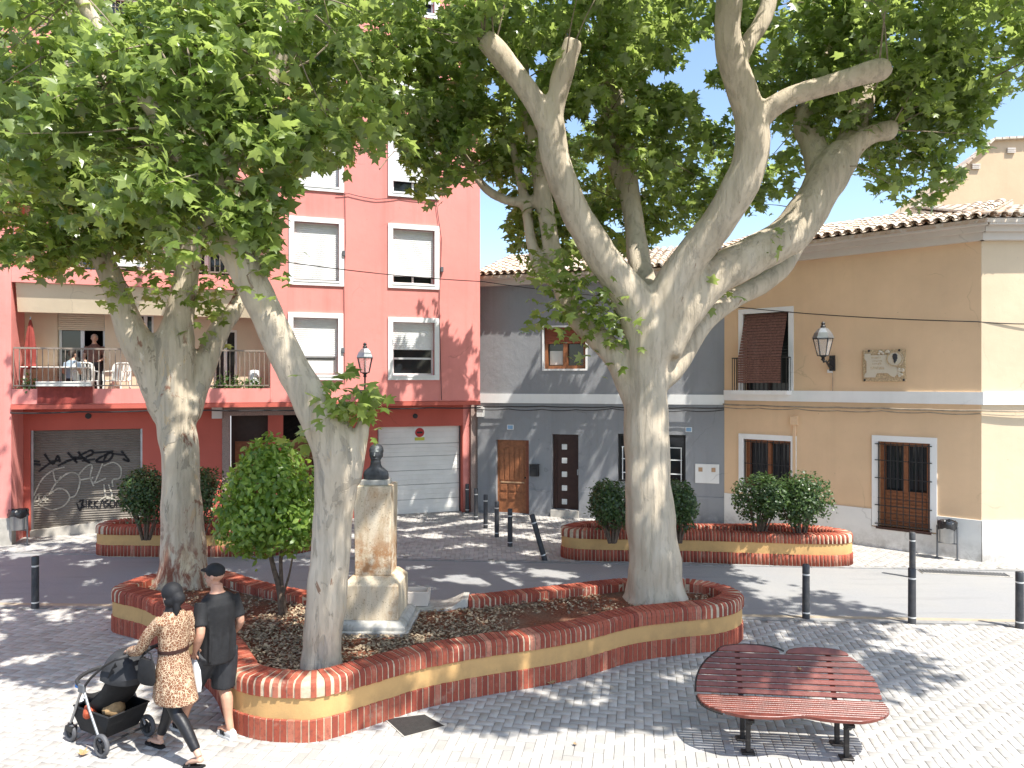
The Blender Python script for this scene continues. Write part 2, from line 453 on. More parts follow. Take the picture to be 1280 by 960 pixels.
M['scarf'] = basic('black_headscarf', (.012, .012, .014), .7, var=.2, scale=12, bump=.3, bscale=30)
M['skin'] = basic('skin', (.50, .27, .18), .5, var=.08, scale=20, bump=.05)
M['skin_pale'] = basic('pale_skin', (.56, .34, .24), .5, var=.08, scale=20, bump=.05)
M['hair'] = basic('dark_hair', (.03, .02, .015), .6, var=.3, scale=30, bump=.4)
M['hair_grey'] = basic('grey_hair', (.35, .33, .31), .7, var=.2, scale=30, bump=.3)
t = NT('leopard_print').set(0.75, 0, 0.2)
tc = t.node('ShaderNodeTexCoord')
v = t.node('ShaderNodeTexVoronoi', feature='DISTANCE_TO_EDGE'); v.inputs['Scale'].default_value = 40
nz = t.node('ShaderNodeTexNoise'); nz.inputs['Scale'].default_value = 18
mxv = t.node('ShaderNodeMix', data_type='VECTOR'); mxv.inputs[0].default_value = .03
t.l.new(tc.outputs['Object'], nz.inputs['Vector']); t.l.new(tc.outputs['Object'], mxv.inputs[4]); t.l.new(nz.outputs['Color'], mxv.inputs[5])
t.l.new(mxv.outputs[1], v.inputs['Vector'])
c = t.ramp(v.outputs['Distance'], [(.045, (.60, .45, .30)), (.08, (.11, .042, .026)), (.25, (.21, .095, .05))])
c = t.mix(t.ramp(nz.outputs['Fac'], [(.56, 0), (.66, .5)]), c, (.60, .44, .29))
t.color(c); M['leopard'] = t.m
M['paper_white'] = basic('white_plastic_bag', (.72, .73, .74), .5, var=.06)
M['shoe_white'] = basic('white_shoe', (.70, .70, .69), .6, var=.08)
M['shoe_grey'] = basic('grey_shoe', (.45, .45, .45), .6, var=.1)
M['rubber'] = basic('black_rubber', (.03, .03, .032), .7, var=.2)
M['tyre_grey'] = basic('grey_wheel', (.09, .09, .095), .6, var=.2)
M['plate_blue'] = basic('pale_blue_enamel', (.22, .36, .52), .5)
M['blue'] = basic('blue_plastic', (.06, .22, .55), .5, var=.1)
M['orange_cloth'] = basic('orange_cloth', (.55, .10, .04), .7, var=.2)
M['plastic_white'] = basic('white_garden_plastic', (.72, .70, .64), .45, var=.06)
M['parasol'] = basic('dark_red_canvas', (.25, .045, .035), .8, var=.2, scale=10, bump=.3)
M['terracotta'] = basic('terracotta', (.36, .13, .075), .85, var=.2, scale=12)
M['cable'] = basic('black_cable', (.028, .026, .026), .6, var=.2)
M['cable_pale'] = basic('dusty_cable', (.33, .27, .20), .8, var=.3)
M['plaque'] = plaster('plaque_stone', (.62, .54, .42), dirt=(.4, .28, .16), amt=.5)
M['plaque_frame'] = basic('plaque_relief', (.48, .35, .21), .8, var=.35, scale=30, bump=.5)
M['bag_black'] = basic('black_bin_liner', (.02, .02, .022), .25, var=.2, bump=.5, bscale=30, spec=.6)
M['manhole'] = basic('manhole_iron', (.045, .044, .043), .6, .3, var=.2, scale=20, bump=.6, bscale=120)
M['red_paint'] = basic('red_sign_paint', (.45, .03, .03), .5)
M['yellow_green'] = basic('yellow_green_sign', (.55, .55, .08), .5)
M['reed'] = basic('reed_blind', (.17, .085, .065), .8, var=.35, scale=25, bump=.5, bscale=70)
M['pale_wood'] = basic('whitewood', (.45, .28, .16), .5, var=.2, scale=16)
t = NT('lantern_glass').set(0.1, 0, 0.5); t.color((.8, .8, .78)); t.p.inputs['Transmission Weight'].default_value = 0.0; t.p.inputs['Alpha'].default_value = 0.25; M['lantern_glass'] = t.m

# ================================================================== THE GROUND
def sheet(name, poly, z, mat, kind='structure', thick=0.0):
    mb = MB()
    if thick: mb.prism(poly, z - thick, z)
    else: mb.add([(p[0], p[1], z) for p in poly], [tuple(range(len(poly)))])
    return mb.build(name, mat, kind=kind)
sheet('ground', [(-400, -300), (400, -300), (400, 600), (-400, 600)], -0.06, M['earth'])
def road_near(x): return 11.95 - 0.055 * x - 0.0008 * x * x     # near edge of the road, Y as a function of X
def road_far(x): return 15.35 - 0.075 * x
xs = [-40 + 2 * i for i in range(41)]
sheet('road', [(x, road_near(x)) for x in xs] + [(x, road_far(x)) for x in reversed(xs)], -0.012, M['asphalt'])
sheet('pavement', [(-40, -6)] + [(40, -6)] + [(x, road_near(x) - .13) for x in reversed(xs)], -0.010, M['joint'])
pave_near = bpy.data.objects['pavement']
sheet('pavement', [(x, road_far(x) + .13) for x in xs] + [(40, 27), (-40, 27)], -0.010, M['joint'])
pave_far = bpy.data.objects['pavement.001']
# flush kerb stones along both edges of the road
def kerb_line(fn, side, x0, x1, step, mat, name):
    mb = MB(); x = x0
    while x < x1:
        a, b = x + .004, x + step - .004
        ya, yb = fn(a), fn(b); h = 0.004 + random.uniform(-.002, .002)
        mb.hexa([(a, ya, -.05), (b, yb, -.05), (b, yb + side * .125, -.05), (a, ya + side * .125, -.05),
                 (a, ya, h), (b, yb, h), (b, yb + side * .125, h), (a, ya + side * .125, h)])
        x += step
    o = mb.build(name, mat, kind='structure')
    return o
kerb_line(road_near, -1, -14, 14, .8, M['kerb'], 'kerb')
kerb_line(road_far, 1, -14, 14, .8, M['kerb'], 'kerb')
# ochre gutter line inside the near kerb
sheet('gutter', [(x, road_near(x) + .005) for x in xs[10:31]] + [(x, road_near(x) + .16) for x in reversed(xs[10:31])], -0.006, M['sandstone_kerb'])

# planter outlines (plan, metres)
PL_MAIN = [(-5.98, 11.42), (-5.92, 11.05), (-5.24, 10.62), (-4.42, 9.82), (-3.83, 9.18), (-3.45, 8.70), (-3.17, 8.22), (-2.97, 7.92), (-2.66, 7.73),
           (-2.33, 7.66), (-1.95, 7.70), (-1.40, 8.13), (-.98, 8.47), (-.33, 8.80), (.24, 9.03), (.87, 9.35), (1.6, 9.86), (2.31, 10.12),
           (2.85, 10.28), (3.22, 10.58), (3.36, 10.95), (3.15, 11.40), (2.70, 11.66), (1.76, 11.68), (.86, 11.36), (0, 11.03), (-.72, 10.78),
           (-2.0, 10.72), (-3.1, 11.05), (-4.0, 11.62), (-4.6, 12.12), (-5.2, 12.26), (-5.75, 12.0)]
PL_LEFT = [(-9.02, 16.35), (-8.9, 15.98), (-8.4, 15.84), (-7, 15.80), (-5.6, 15.82), (-4.8, 16.0), (-4.36, 16.45), (-4.6, 16.88), (-5.4, 17.02), (-6.8, 17.04), (-8.3, 17.0), (-8.85, 16.75)]
PL_RIGHT = [(1.06, 15.9), (1.25, 15.55), (1.75, 15.42), (2.6, 15.38), (3.6, 15.32), (4.6, 15.16), (5.6, 15.0), (6.4, 14.93), (6.88, 15.1), (6.98, 15.5),
            (6.6, 15.95), (5.9, 16.22), (5.0, 16.2), (4.1, 16.2), (3.2, 16.42), (2.2, 16.6), (1.5, 16.45)]
OUT = {}
for k, pts in (('main', PL_MAIN), ('left', PL_LEFT), ('right', PL_RIGHT)):
    OUT[k] = resample(catmull([(x, y, 0) for x, y in pts], 10, True), 0.05, True)
def offset_curve(P, d):        # d > 0 inwards for a counter-clockwise outline
    n = len(P); out = []; q = max(1, int(.04 / max((P[1] - P[0]).length, 1e-4)))
    for i in range(n):
        t = (P[(i + q) % n] - P[i - q]).normalized()
        out.append(P[i] + Vector((-t.y, t.x, 0)) * d)
    return out

# ---------------------------------------------------------------- herringbone blocks
MANHOLE = [gp(480, 899), gp(505, 922), gp(558, 908), gp(531, 893)]
def paver_mesh(L, W, ch=.0045, hgt=.03):
    mb = MB(); l, w = L / 2, W / 2
    r = lambda dx, z: [(-l + dx, -w + dx, z), (l - dx, -w + dx, z), (l - dx, w - dx, z), (-l + dx, w - dx, z)]
    mb.loft([r(0, -hgt), r(0, -ch), r(ch, 0)])
    return mb
def herring(x0, x1, y0, y1, ang, keep, org=(0, 0), a=.1):
    ca, sa = math.cos(ang), math.sin(ang); out = []
    rad = max(x1 - x0, y1 - y0); cx, cy = (x0 + x1) / 2, (y0 + y1) / 2; n = int(rad / a) + 4
    for i in range(-n, n):
        for j in range(-n, n):
            m = (i - j) % 4
            if m == 0: lx, ly, rot = (i + 1) * a, (j + .5) * a, 0
            elif m == 3: lx, ly, rot = (i + .5) * a, (j + 1) * a, 1
            else: continue
            x = cx + lx * ca - ly * sa; y = cy + lx * sa + ly * ca
            if x0 < x < x1 and y0 < y < y1 and keep(x, y): out.append((x, y, ang + rot * math.pi / 2))
    return out
hide = [offset_curve(OUT[k], .12) for k in ('main', 'left', 'right')]
mh_c = sum(MANHOLE, Vector()) / 4; mh_in = [tuple((mh_c + (p - mh_c) * .86).xy) for p in MANHOLE]
def keep_near(x, y):
    if y > road_near(x) - .17: return False
    px = CX + F * x / y
    if px < -60 or px > 1345: return False
    if inside(hide[0], x, y) or inside(mh_in, x, y): return False
    return True
def keep_far(x, y):
    if y < road_far(x) + .17: return False
    px = CX + F * x / y
    if px < -40 or px > 1320: return False
    if inside(hide[1], x, y) or inside(hide[2], x, y): return False
    return True
near = herring(-9, 10, 6.85, 12.6, -R(9.8), keep_near)
near.sort(key=lambda b: (b[0] ** 2 * .6 + b[1] ** 2))
brick_of_paving = paver_mesh(.1955, .0955).mesh('paver', M['paver'])
for x, y, a in near[:300]:
    o = link('paver', brick_of_paving, pave_near)
    o.location = (x, y, random.uniform(-.002, .002)); o.rotation_euler = (random.uniform(-.008, .008), random.uniform(-.008, .008), a)
def paving_field(name, bricks, parent, ch):
    base = np.array(paver_mesh(.1955, .0955, ch).v); fs = paver_mesh(.1955, .0955, ch).f
    n, k = len(bricks), len(base)
    V = np.zeros((n, k, 3))
    for i, (x, y, a) in enumerate(bricks):
        ca, sa = math.cos(a), math.sin(a)
        V[i, :, 0] = x + base[:, 0] * ca - base[:, 1] * sa
        V[i, :, 1] = y + base[:, 0] * sa + base[:, 1] * ca
        V[i, :, 2] = base[:, 2] + random.uniform(-.002, .002) + base[:, 0] * random.uniform(-.008, .008)
    return np_mesh(name, V.reshape(-1, 3), [np.array([f for f in fs if len(f) == 4])], n, k, M['paver'], parent, 'stuff')
def np_mesh(name, V, faces, n, k, mats, parent=None, kind=None, smooth=False, rawfaces=None):
    if rawfaces is None:
        f0 = faces[0]; FA = (f0[None, :, :] + (np.arange(n) * k)[:, None, None]).reshape(-1, f0.shape[1])
    else: FA = rawfaces
    me = bpy.data.meshes.new(name)
    me.vertices.add(len(V)); me.vertices.foreach_set('co', V.astype(np.float32).ravel())
    q = FA.shape[1]
    me.loops.add(FA.size); me.loops.foreach_set('vertex_index', FA.astype(np.int32).ravel())
    me.polygons.add(len(FA)); me.polygons.foreach_set('loop_start', np.arange(0, FA.size, q, dtype=np.int32))
    try: me.polygons.foreach_set('loop_total', np.full(len(FA), q, dtype=np.int32))
    except Exception: pass
    me.materials.append(mats)
    if smooth: me.polygons.foreach_set('use_smooth', [True] * len(FA))
    me.update(calc_edges=True); me.validate()
    o = link(name, me, parent)
    return tag(o, None, None, None, kind)
paving_field('paver', near[300:], pave_near, .0045)
far = herring(-13, 13, 14.2, 22.5, R(2), keep_far)
paving_field('paver', far, pave_far, .006)

# manhole cover
m = empty('manhole_cover', tuple(sum(MANHOLE, Vector()) / 4), 0, 'square dark iron manhole cover set in the paving beside the curved planter', 'manhole cover')
c0 = sum(MANHOLE, Vector()) / 4
def quadring(k, z): return [(p - c0) * k + Vector((0, 0, z)) for p in MANHOLE]
mb = MB(); mb.loft([quadring(1.0, -.03), quadring(1.0, .007), quadring(.95, .007), quadring(.95, -.03)], cap=False); mb.build('frame', M['concrete'], m)
mb = MB(); mb.loft([quadring(.945, -.03), quadring(.945, .003), quadring(.93, .0055)]); mb.build('plate', M['manhole'], m)

# ================================================================== PLANTERS
def sweep(mb, P, prof, mi=0, keep=None):
    """closed sweep of a profile [(inward offset, z)] along the closed outline P"""
    rings = []
    n = len(P); T = [(P[(i + 1) % n] - P[i - 1]).normalized() for i in range(n)]; ok = [keep(q) if keep else True for q in P]
    rings = [[P[i] + Vector((-T[i].y, T[i].x, 0)) * w + Vector((0, 0, z)) for w, z in prof] for i in range(n)]
    k = len(prof); vs = [p for r in rings for p in r]; fs = []
    for i in range(n):
        j = (i + 1) % n
        if not (ok[i] and ok[j]): continue
        for q in range(k):
            q2 = (q + 1) % k
            fs.append((i * k + q, j * k + q, j * k + q2, i * k + q2))
    mb.add(vs, fs, mi)
def coping_brick_mesh(w=.056):
    mb = MB(); prof = [(-.022, .455), (-.022, .565), (-.012, .605), (.018, .632), (.27, .636), (.30, .625), (.30, .50), (.1, .455)]
    a = [(-w / 2, p[0], p[1]) for p in prof]; b = [(w / 2, p[0], p[1]) for p in prof]
    mb.loft([a, b]); return mb
def base_brick_mesh(w=.062):
    mb = MB(); prof = [(-.016, 0), (-.016, .222), (-.006, .232), (.05, .232), (.05, 0)]
    a = [(-w / 2, p[0], p[1]) for p in prof]; b = [(w / 2, p[0], p[1]) for p in prof]
    mb.loft([a, b]); return mb
def planter(key, label, parts, gap=None):
    P = OUT[key]; c = sum(P, Vector()) / len(P)
    root = empty('planter', (c.x, c.y, 0), 0, label, 'planter')
    Q = [p - c for p in P]
    mb = MB(); sweep(mb, Q, [(0, -.04), (0, .46), (.28, .46), (.28, -.04)]); mb.build('rendered_band', M['band'], root, True)
    mb = MB(); sweep(mb, Q, [(-.014, .459), (-.014, .565), (-.004, .598), (.022, .624), (.27, .628), (.294, .615), (.294, .459)], 0, gap and (lambda q: not gap(q + c))); mb.build('coping_mortar', M['mortar'], root, True)
    mb = MB(); sweep(mb, Q, [(-.009, -.03), (-.009, .222), (.03, .222), (.03, -.03)]); mb.build('base_mortar', M['mortar'], root, True)
    S = offset_curve(Q, .2)
    # soil: a fan of rings with gentle heaps
    mb = MB(); cen = Vector((0, 0, 0)); G = []
    if key == 'main': pass
    xs_ = [p.x for p in Q]; ys_ = [p.y for p in Q]; st = .10 if key == 'main' else .15
    nx = int((max(xs_) - min(xs_)) / st) + 2; ny = int((max(ys_) - min(ys_)) / st) + 2
    I = {}; vs = []; fs = []
    for i in range(nx):
        for j in range(ny):
            x, y = min(xs_) + i * st, min(ys_) + j * st
            I[i, j] = len(vs)
            vs.append((x, y, .50 + .035 * noise.noise((x * .9, y * .9, 3)) + .016 * noise.noise((x * 5, y * 5, 1)) + .012 * noise.noise((x * 14, y * 14, 5))))
    for i in range(nx - 1):
        for j in range(ny - 1):
            if inside(S, min(xs_) + (i + .5) * st, min(ys_) + (j + .5) * st): fs.append((I[i, j], I[i + 1, j], I[i + 1, j + 1], I[i, j + 1]))
    mb.add(vs, fs); o = mb.build('soil', M['soil'], root, True)
    # bricks
    def stations(off, step):
        O_ = offset_curve(Q, off)
        return O_
    def place(kind, mesh, step, inner, maxn):
        Q = [p - c for p in resample(P, .004, True)]; n = len(Q); st_ = []; acc = 0.0; O_ = offset_curve(Q, inner)
        for i in range(n):
            a, b = Q[i], Q[(i + 1) % n]; ai, bi = O_[i], O_[(i + 1) % n]
            ds = min((b - a).length, (bi - ai).length) if inner else (b - a).length
            acc += ds
            if acc >= step:
                acc -= step
                if gap and kind == 'coping_brick' and gap(a + c): continue
                t = (Q[(i + 5) % n] - Q[i - 5]).normalized()
                st_.append((a, math.atan2(t.y, t.x)))
        # nearest to the camera and turned to it first
        def rank(s):
            w = s[0] + c; out = Vector((math.sin(s[1]), -math.cos(s[1]), 0)); face = -(w.normalized().dot(out))
            return w.length - (2.5 if face > -.1 else 0)
        st_.sort(key=rank)
        for k, (p_, a_) in enumerate(st_[:maxn]):
            o = link(kind, mesh, root); o.location = p_ + Vector((0, 0, random.uniform(-.003, .003))); o.rotation_euler = (random.uniform(-.012, .012), 0, a_ + random.uniform(-.02, .02))
        rest = st_[maxn:]
        if rest:
            base = np.array([v.co[:] for v in mesh.vertices]); V = np.zeros((len(rest), len(base), 3))
            for i, (p_, a_) in enumerate(rest):
                ca, sa = math.cos(a_), math.sin(a_)
                V[i, :, 0] = p_.x + base[:, 0] * ca - base[:, 1] * sa; V[i, :, 1] = p_.y + base[:, 0] * sa + base[:, 1] * ca; V[i, :, 2] = base[:, 2] + random.uniform(-.003, .003)
            allf = [tuple(f.vertices) for f in mesh.polygons]
            tri = np.array([(f[0], f[q], f[q + 1]) for f in allf for q in range(1, len(f) - 1)])
            np_mesh(kind, V.reshape(-1, 3), [tri], len(rest), len(base), M['brick'], root, 'stuff')
    cm = coping_brick_mesh().mesh('coping_brick', M['brick']); bmh = base_brick_mesh().mesh('base_brick', M['brick'])
    place('coping_brick', cm, .0685, .28, 300 if parts else 0)
    place('base_brick', bmh, .0745, 0, 300 if parts else 0)
    return root
planter('main', 'long curved brick and ochre planter holding the bust and the three big trunks', True, lambda q: -2.75 < q.x < -.66 and q.y > 10.4)
planter('left', 'brick and ochre planter behind the road, in front of the graffiti shutter', False)
planter('right', 'brick and ochre planter behind the road, in front of the slate grey house', False)

# dry litter on the soil of the big planter
Pm = offset_curve(OUT['main'], .33); n = 9000; V = []; k = 0
rr = random.Random(5)
while k < n:
    x, y = rr.uniform(-6, 3.4), rr.uniform(7.9, 12.2)
    if not inside(Pm, x, y): continue
    d = noise.noise((x * .8, y * .8, 9)) + .42 * (x < -.2) + .25 * (y < 9.8) - .25 * (x > .1) - (.35 if x < -3.4 else 0)
    if rr.random() > .25 + d: continue
    s = rr.uniform(.012, .034); a = rr.uniform(0, 6.28); z = .515 + .035 * noise.noise((x - OUT['main'][0].x * 0, y, 3)) * 0 + rr.uniform(-.004, .02)
    e = Vector((math.cos(a), math.sin(a), rr.uniform(-.5, .5))) * s; f = Vector((-math.sin(a), math.cos(a), rr.uniform(-.5, .5))) * s * rr.uniform(.3, .9)
    p0 = Vector((x, y, z + .01))
    V += [p0 - e - f * .3, p0 + f, p0 + e + f * .2, p0 - f + Vector((0, 0, .006))]; k += 1
lit = np_mesh('leaf_litter', np.array([tuple(v) for v in V]), [np.array([[0, 1, 2, 3]])], n, 4, M['litter'], None, 'stuff')
tag(lit, 'dry leaf litter scattered over the soil of the big planter', 'leaf litter')

# stone step and trough at the back of the planter, behind the bust
mb = MB()
def step_sec(x, y0, y1, z0, z1): return [(x + 1.6, y0 - 10.7, z0), (x + 1.6, y1 - 10.7, z0), (x + 1.6, y1 - 10.7, z1), (x + 1.6, y0 - 10.7, z1)]
mb.loft([step_sec(-2.75, 10.36, 10.86, .40, .53), step_sec(-.98, 10.36, 10.86, .40, .53), step_sec(-.84, 10.40, 10.90, .40, .56), step_sec(-.70, 10.46, 10.84, .40, .645), step_sec(-.62, 10.50, 10.84, .40, .645)])
mb.prism([(.10, -.03), (.42, -.03), (.42, .02), (.10, .02)], .531, .545)
a = mb.build('stone_step', M['limestone'], None, bevel=.01); a.location = (-1.6, 10.7, 0.0)
tag(a, 'flat grey stone step let into the back of the planter by the bust', 'step')
mb = MB()
mb.loft([[(-.2, -.16, .0), (.17, -.16, 0), (.17, .12, 0), (-.2, .12, 0)], [(-.21, -.16, .2), (.19, -.16, .2), (.19, .13, .2), (-.21, .13, .2)],
         [(-.17, -.13, .2), (.15, -.13, .2), (.15, .10, .2), (-.17, .10, .2)], [(-.16, -.12, .06), (.14, -.12, .06), (.14, .09, .06), (-.16, .09, .06)]])
o = mb.build('stone_trough', M['cornice'], None, bevel=.006); o.location = (-1.36, 10.66, .538)
tag(o, 'small whitish stone trough standing behind the bust pedestal', 'trough')

# ================================================================== BUILDINGS
class Fac:
    """a vertical facade plane through A and B (ground points); s along it, o outwards to the square"""
    def __init__(s, A, B):
        s.O = Vector((A[0], A[1])); d = Vector((B[0] - A[0], B[1] - A[1])); s.L = d.length; s.u = d / s.L
        s.n = Vector((s.u.y, -s.u.x))
        if s.n.dot(-s.O) < 0: s.n = -s.n
    def p(s, a, z, o=0.0):
        q = s.O + s.u * a + s.n * o
        return Vector((q.x, q.y, z))
    def hit(s, px, py, o=0.0):
        r = Vector(((px - CX) / F, 1)); t = (s.O.dot(s.n) + o) / r.dot(s.n); P = r * t
        return (P - s.O).dot(s.u), H - (py - HY) / F * t
    def box(s, mb, s0, s1, z0, z1, o0, o1, mi=0):
        return mb.hexa([s.p(s0, z0, o0), s.p(s1, z0, o0), s.p(s1, z0, o1), s.p(s0, z0, o1), s.p(s0, z1, o0), s.p(s1, z1, o0), s.p(s1, z1, o1), s.p(s0, z1, o1)], mi)
    def rect(s, x0, y0, x1, y1, o=0.0):
        xm, ym = (x0 + x1) / 2, (y0 + y1) / 2
        return s.hit(x0, ym, o)[0], s.hit(x1, ym, o)[0], s.hit(xm, y1, o)[1], s.hit(xm, y0, o)[1]   # s0, s1, zlow, zhigh
    def rz(s): return math.atan2(s.u.y, s.u.x)
    def M(s): return Matrix(((s.u.x, s.n.x, 0), (s.u.y, s.n.y, 0), (0, 0, 1)))   # local (along, out, up) -> world
def wall(mb, f, s0, s1, z0, z1, ops, o, depth, mi=0):
    """front at offset o with real openings and reveals, back at o - depth"""
    S = sorted({s0, s1, *[q for op in ops for q in op[:2]]}); Z = sorted({z0, z1, *[q for op in ops for q in op[2:4]]})
    S = [q for q in S if s0 <= q <= s1]; Z = [q for q in Z if z0 <= q <= z1]
    def hole(a, b):
        return any(op[0] < a < op[1] and op[2] < b < op[3] for op in ops)
    for i in range(len(S) - 1):
        for j in range(len(Z) - 1):
            if hole((S[i] + S[i + 1]) / 2, (Z[j] + Z[j + 1]) / 2): continue
            for oo in (o, o - depth):
                mb.add([f.p(S[i], Z[j], oo), f.p(S[i + 1], Z[j], oo), f.p(S[i + 1], Z[j + 1], oo), f.p(S[i], Z[j + 1], oo)], [(0, 1, 2, 3)], mi)
    def reveal(a, b, c, d):
        for q in ((a, c, a, d), (b, c, b, d), (a, c, b, c), (a, d, b, d)):
            mb.add([f.p(q[0], q[1], o), f.p(q[2], q[3], o), f.p(q[2], q[3], o - depth), f.p(q[0], q[1], o - depth)], [(0, 1, 2, 3)], mi)
    for op in ops: reveal(*op[:4])
    reveal(s0, s1, z0, z1)
def surround(mb, f, op, w, o0, o1, sill=True):
    a, b, c, d = op
    f.box(mb, a - w, a, c, d, o0, o1); f.box(mb, b, b + w, c, d, o0, o1); f.box(mb, a - w, b + w, d, d + w, o0, o1 + .003)
    if sill: f.box(mb, a - w, b + w, c - w, c, o0, o1 + .003)
def slats(mb, f, a, b, c, d, o, pitch=.05, th=.012):
    z = d
    while z - pitch > c - .001:
        mb.add([f.p(a, z, o), f.p(b, z, o), f.p(b, z - pitch * .45, o + th), f.p(a, z - pitch * .45, o + th), f.p(b, z - pitch * .92, o), f.p(a, z - pitch * .92, o), f.p(b, z - pitch, o - th * .6), f.p(a, z - pitch, o - th * .6)],
               [(0, 1, 2, 3), (3, 2, 4, 5), (5, 4, 6, 7)]); z -= pitch

RG = Fac((-11.6, 17.8), (-1.1, 21.3))      # pink apartment block: ground floor and loggia back wall
UP = 0.9                                   # its upper storeys stand this much forward
GR = Fac((-1.0, 21.2), (5.48, 19.2))       # slate grey house
YL = Fac((5.48, 19.2), (9.69, 15.36))      # ochre house, shaded front
YR = Fac((9.69, 15.36), (15.2, 15.30))     # ochre house, sunlit front

# ------------------------------------------------------------------ pink apartment block
bld = empty('apartment_building', RG.p(5, 0), 0, 'tall pink apartment block with white shuttered windows, balconies and ground floor garages', 'building')
def P(mb, name, mats, parent=bld, smooth=False, bevel=0.0, kind=None, label=None):
    """builds in world coordinates and parents without moving"""
    o = mb.build(name, mats, parent, smooth, bevel, kind, label)
    q = parent; m_ = Matrix.Identity(4)
    while q: m_ = q.matrix_basis @ m_; q = q.parent
    o.matrix_parent_inverse = Matrix.Identity(4)
    o.matrix_basis = m_.inverted()
    return o
TOP = 17.5
sW0 = RG.hit(14, 420, UP)[0]               # end of the left wing
sL1 = RG.hit(338, 420, UP)[0]              # right end of the loggias
sE = RG.hit(600, 420, UP)[0]               # right edge of the block
win_px = [(361, 272, 430, 357), (485, 281, 549, 361), (360, 391, 429, 475), (485, 397, 549, 475)]
rows = []
for (x0, y0, x1, y1) in win_px: rows.append(RG.rect(x0, y0, x1, y1, UP))
DZ = (rows[0][2] - rows[2][2] + rows[1][2] - rows[3][2]) / 2
wins = []
for k, r in enumerate(rows): wins.append((r, {0: 0, 1: .12, 2: .30, 3: .45}[k]))
for q in (1, 2, 3):
    for k in (0, 1):
        r = rows[k]; wins.append(((r[0], r[1], r[2] + DZ * q, r[3] + DZ * q), .0 if (q + k) % 2 else .2))
FW = .13
ops = [(a + FW, b - FW, c + FW, d - FW) for (a, b, c, d), _ in wins]
mb = MB(); wall(mb, RG, sL1, sE, 3.2, TOP, ops, UP, .28); P(mb, 'upper_wall', M['red_up'])
for (r, gapf), op in zip(wins, ops):
    mb = MB(); surround(mb, RG, op, FW, UP - .05, UP + .035)
    w = P(mb, 'window', M['white_trim'])
    a, b, c, d = op; h = d - c
    mb = MB(); fo = UP - .17
    for q in ((a, a + .05, c, d), (b - .05, b, c, d), (a + .05, b - .05, d - .05, d), (a + .05, b - .05, c, c + .05), ((a + b) / 2 - .025, (a + b) / 2 + .025, c + .05, d - .05))[:4 if gapf > .25 else 5]: RG.box(mb, *q, fo - .04, fo)
    if gapf > .25: RG.box(mb, a + .05, b - .05, c + h * .30, c + h * .30 + .05, fo - .03, fo + .012)
    P(mb, 'frame', M['frame_white'], w)
    mb = MB(); RG.box(mb, a, b, c, d, fo - .06, fo - .045); P(mb, 'pane', M['glass'], w)
    mb = MB(); slats(mb, RG, a + .008, b - .008, c + h * gapf * 1.0 + .01, d, UP - .10, .052, .005); P(mb, 'shutter', M['blind'], w)
    mb = MB(); RG.box(mb, a - .02, b + .02, c - .045, c, UP - .1, UP + .05); P(mb, 'sill', M['white_trim'], w)
# lace curtain behind the lowest left window
a, b, c, d = ops[2]; mb = MB(); RG.box(mb, a + .03, b - .03, c + .04, c + (d - c) * .27, UP - .165, UP - .155); P(mb, 'curtain', M['white'], bld)
# left wing
mb = MB(); RG.box(mb, -6, sW0, -.02, TOP, -1.5, UP); P(mb, 'wing_wall', M['red_up'])
mb = MB(); RG.box(mb, -6, sW0 + .012, -.02, .62, UP - .3, UP + .02); P(mb, 'dado', M['concrete'])
# side wall of the loggia next to the wing, and its outer end
mb = MB(); RG.box(mb, sL1 - .002, sL1 + .12, 3.2, TOP, -.3, UP - .285); P(mb, 'side_wall', M['red_up'])
# storeys of loggias
zf = [3.55, 6.34, 9.1, 11.85, 14.6]
doors_px = [(74, 412, 130, 484)]
lo_ops = []
d1 = RG.rect(72, 390, 131, 486, -.1); d1 = (d1[0], d1[1], 3.32, d1[3])
d2 = RG.rect(170, 392, 192, 432, -.1); d3 = RG.rect(272, 412, 291, 482, -.1); d3 = (d3[0] - .1, d3[1] + .1, 3.32, d3[3])
lo_ops = [d1, d2, d3]
for k in (1, 2, 3): lo_ops += [(d1[0] + .4, d1[1] + .8, zf[k] + .02, zf[k] + 2.1), (d3[0] - 1.2, d3[1] + .3, zf[k] + .02, zf[k] + 2.1)]
mb = MB(); wall(mb, RG, sW0 + .001, sL1 + .05, 3.2, TOP, lo_ops, -.1, .25); P(mb, 'loggia_wall', M['cream'])
for k, z in enumerate(zf):
    bal = empty('balcony', (0, 0, 0)); bal.parent = bld; bal.matrix_basis = bld.matrix_basis.inverted()
    mb = MB(); RG.box(mb, sW0 + .004, sL1 - .004, z - .35, z - .24, -.12, UP - .10); RG.box(mb, sW0 + .004, sL1 - .004, z - .35, z, UP - .10, UP - .004 + .002 * k)
    P(mb, 'slab', M['red_up'], bal)
    # railing: bars a hand apart between two rails
    mb = MB(); a, b = sW0 + .03, sL1 - .03; o = UP - .06
    RG.box(mb, a, b, z + .92, z + .96, o - .02, o + .02); RG.box(mb, a, b, z + .06, z + .09, o - .012, o + .012)
    nb = int((b - a) / .115)
    for i in range(nb + 1):
        s_ = a + (b - a) * i / nb; RG.box(mb, s_ - .009, s_ + .009, z + (.0 if i % 12 == 0 else .09), z + .92, o - .009, o + .009)
    P(mb, 'railing', M['rail'], bal)
    # sloping cream awning fascia under the slab above
    if k < 4:
        zt = zf[k + 1] - .35
        mb = MB(); a, b = sW0 + .06, sL1 - .06
        mb.hexa([RG.p(a, zt - .66, UP - .34), RG.p(b, zt - .66, UP - .34), RG.p(b, zt - .66, UP - .25), RG.p(a, zt - .66, UP - .25), RG.p(a, zt - .003, UP - .18), RG.p(b, zt - .003, UP - .18), RG.p(b, zt - .003, UP - .09), RG.p(a, zt - .003, UP - .09)])
        P(mb, 'fascia', M['cream'], bal)
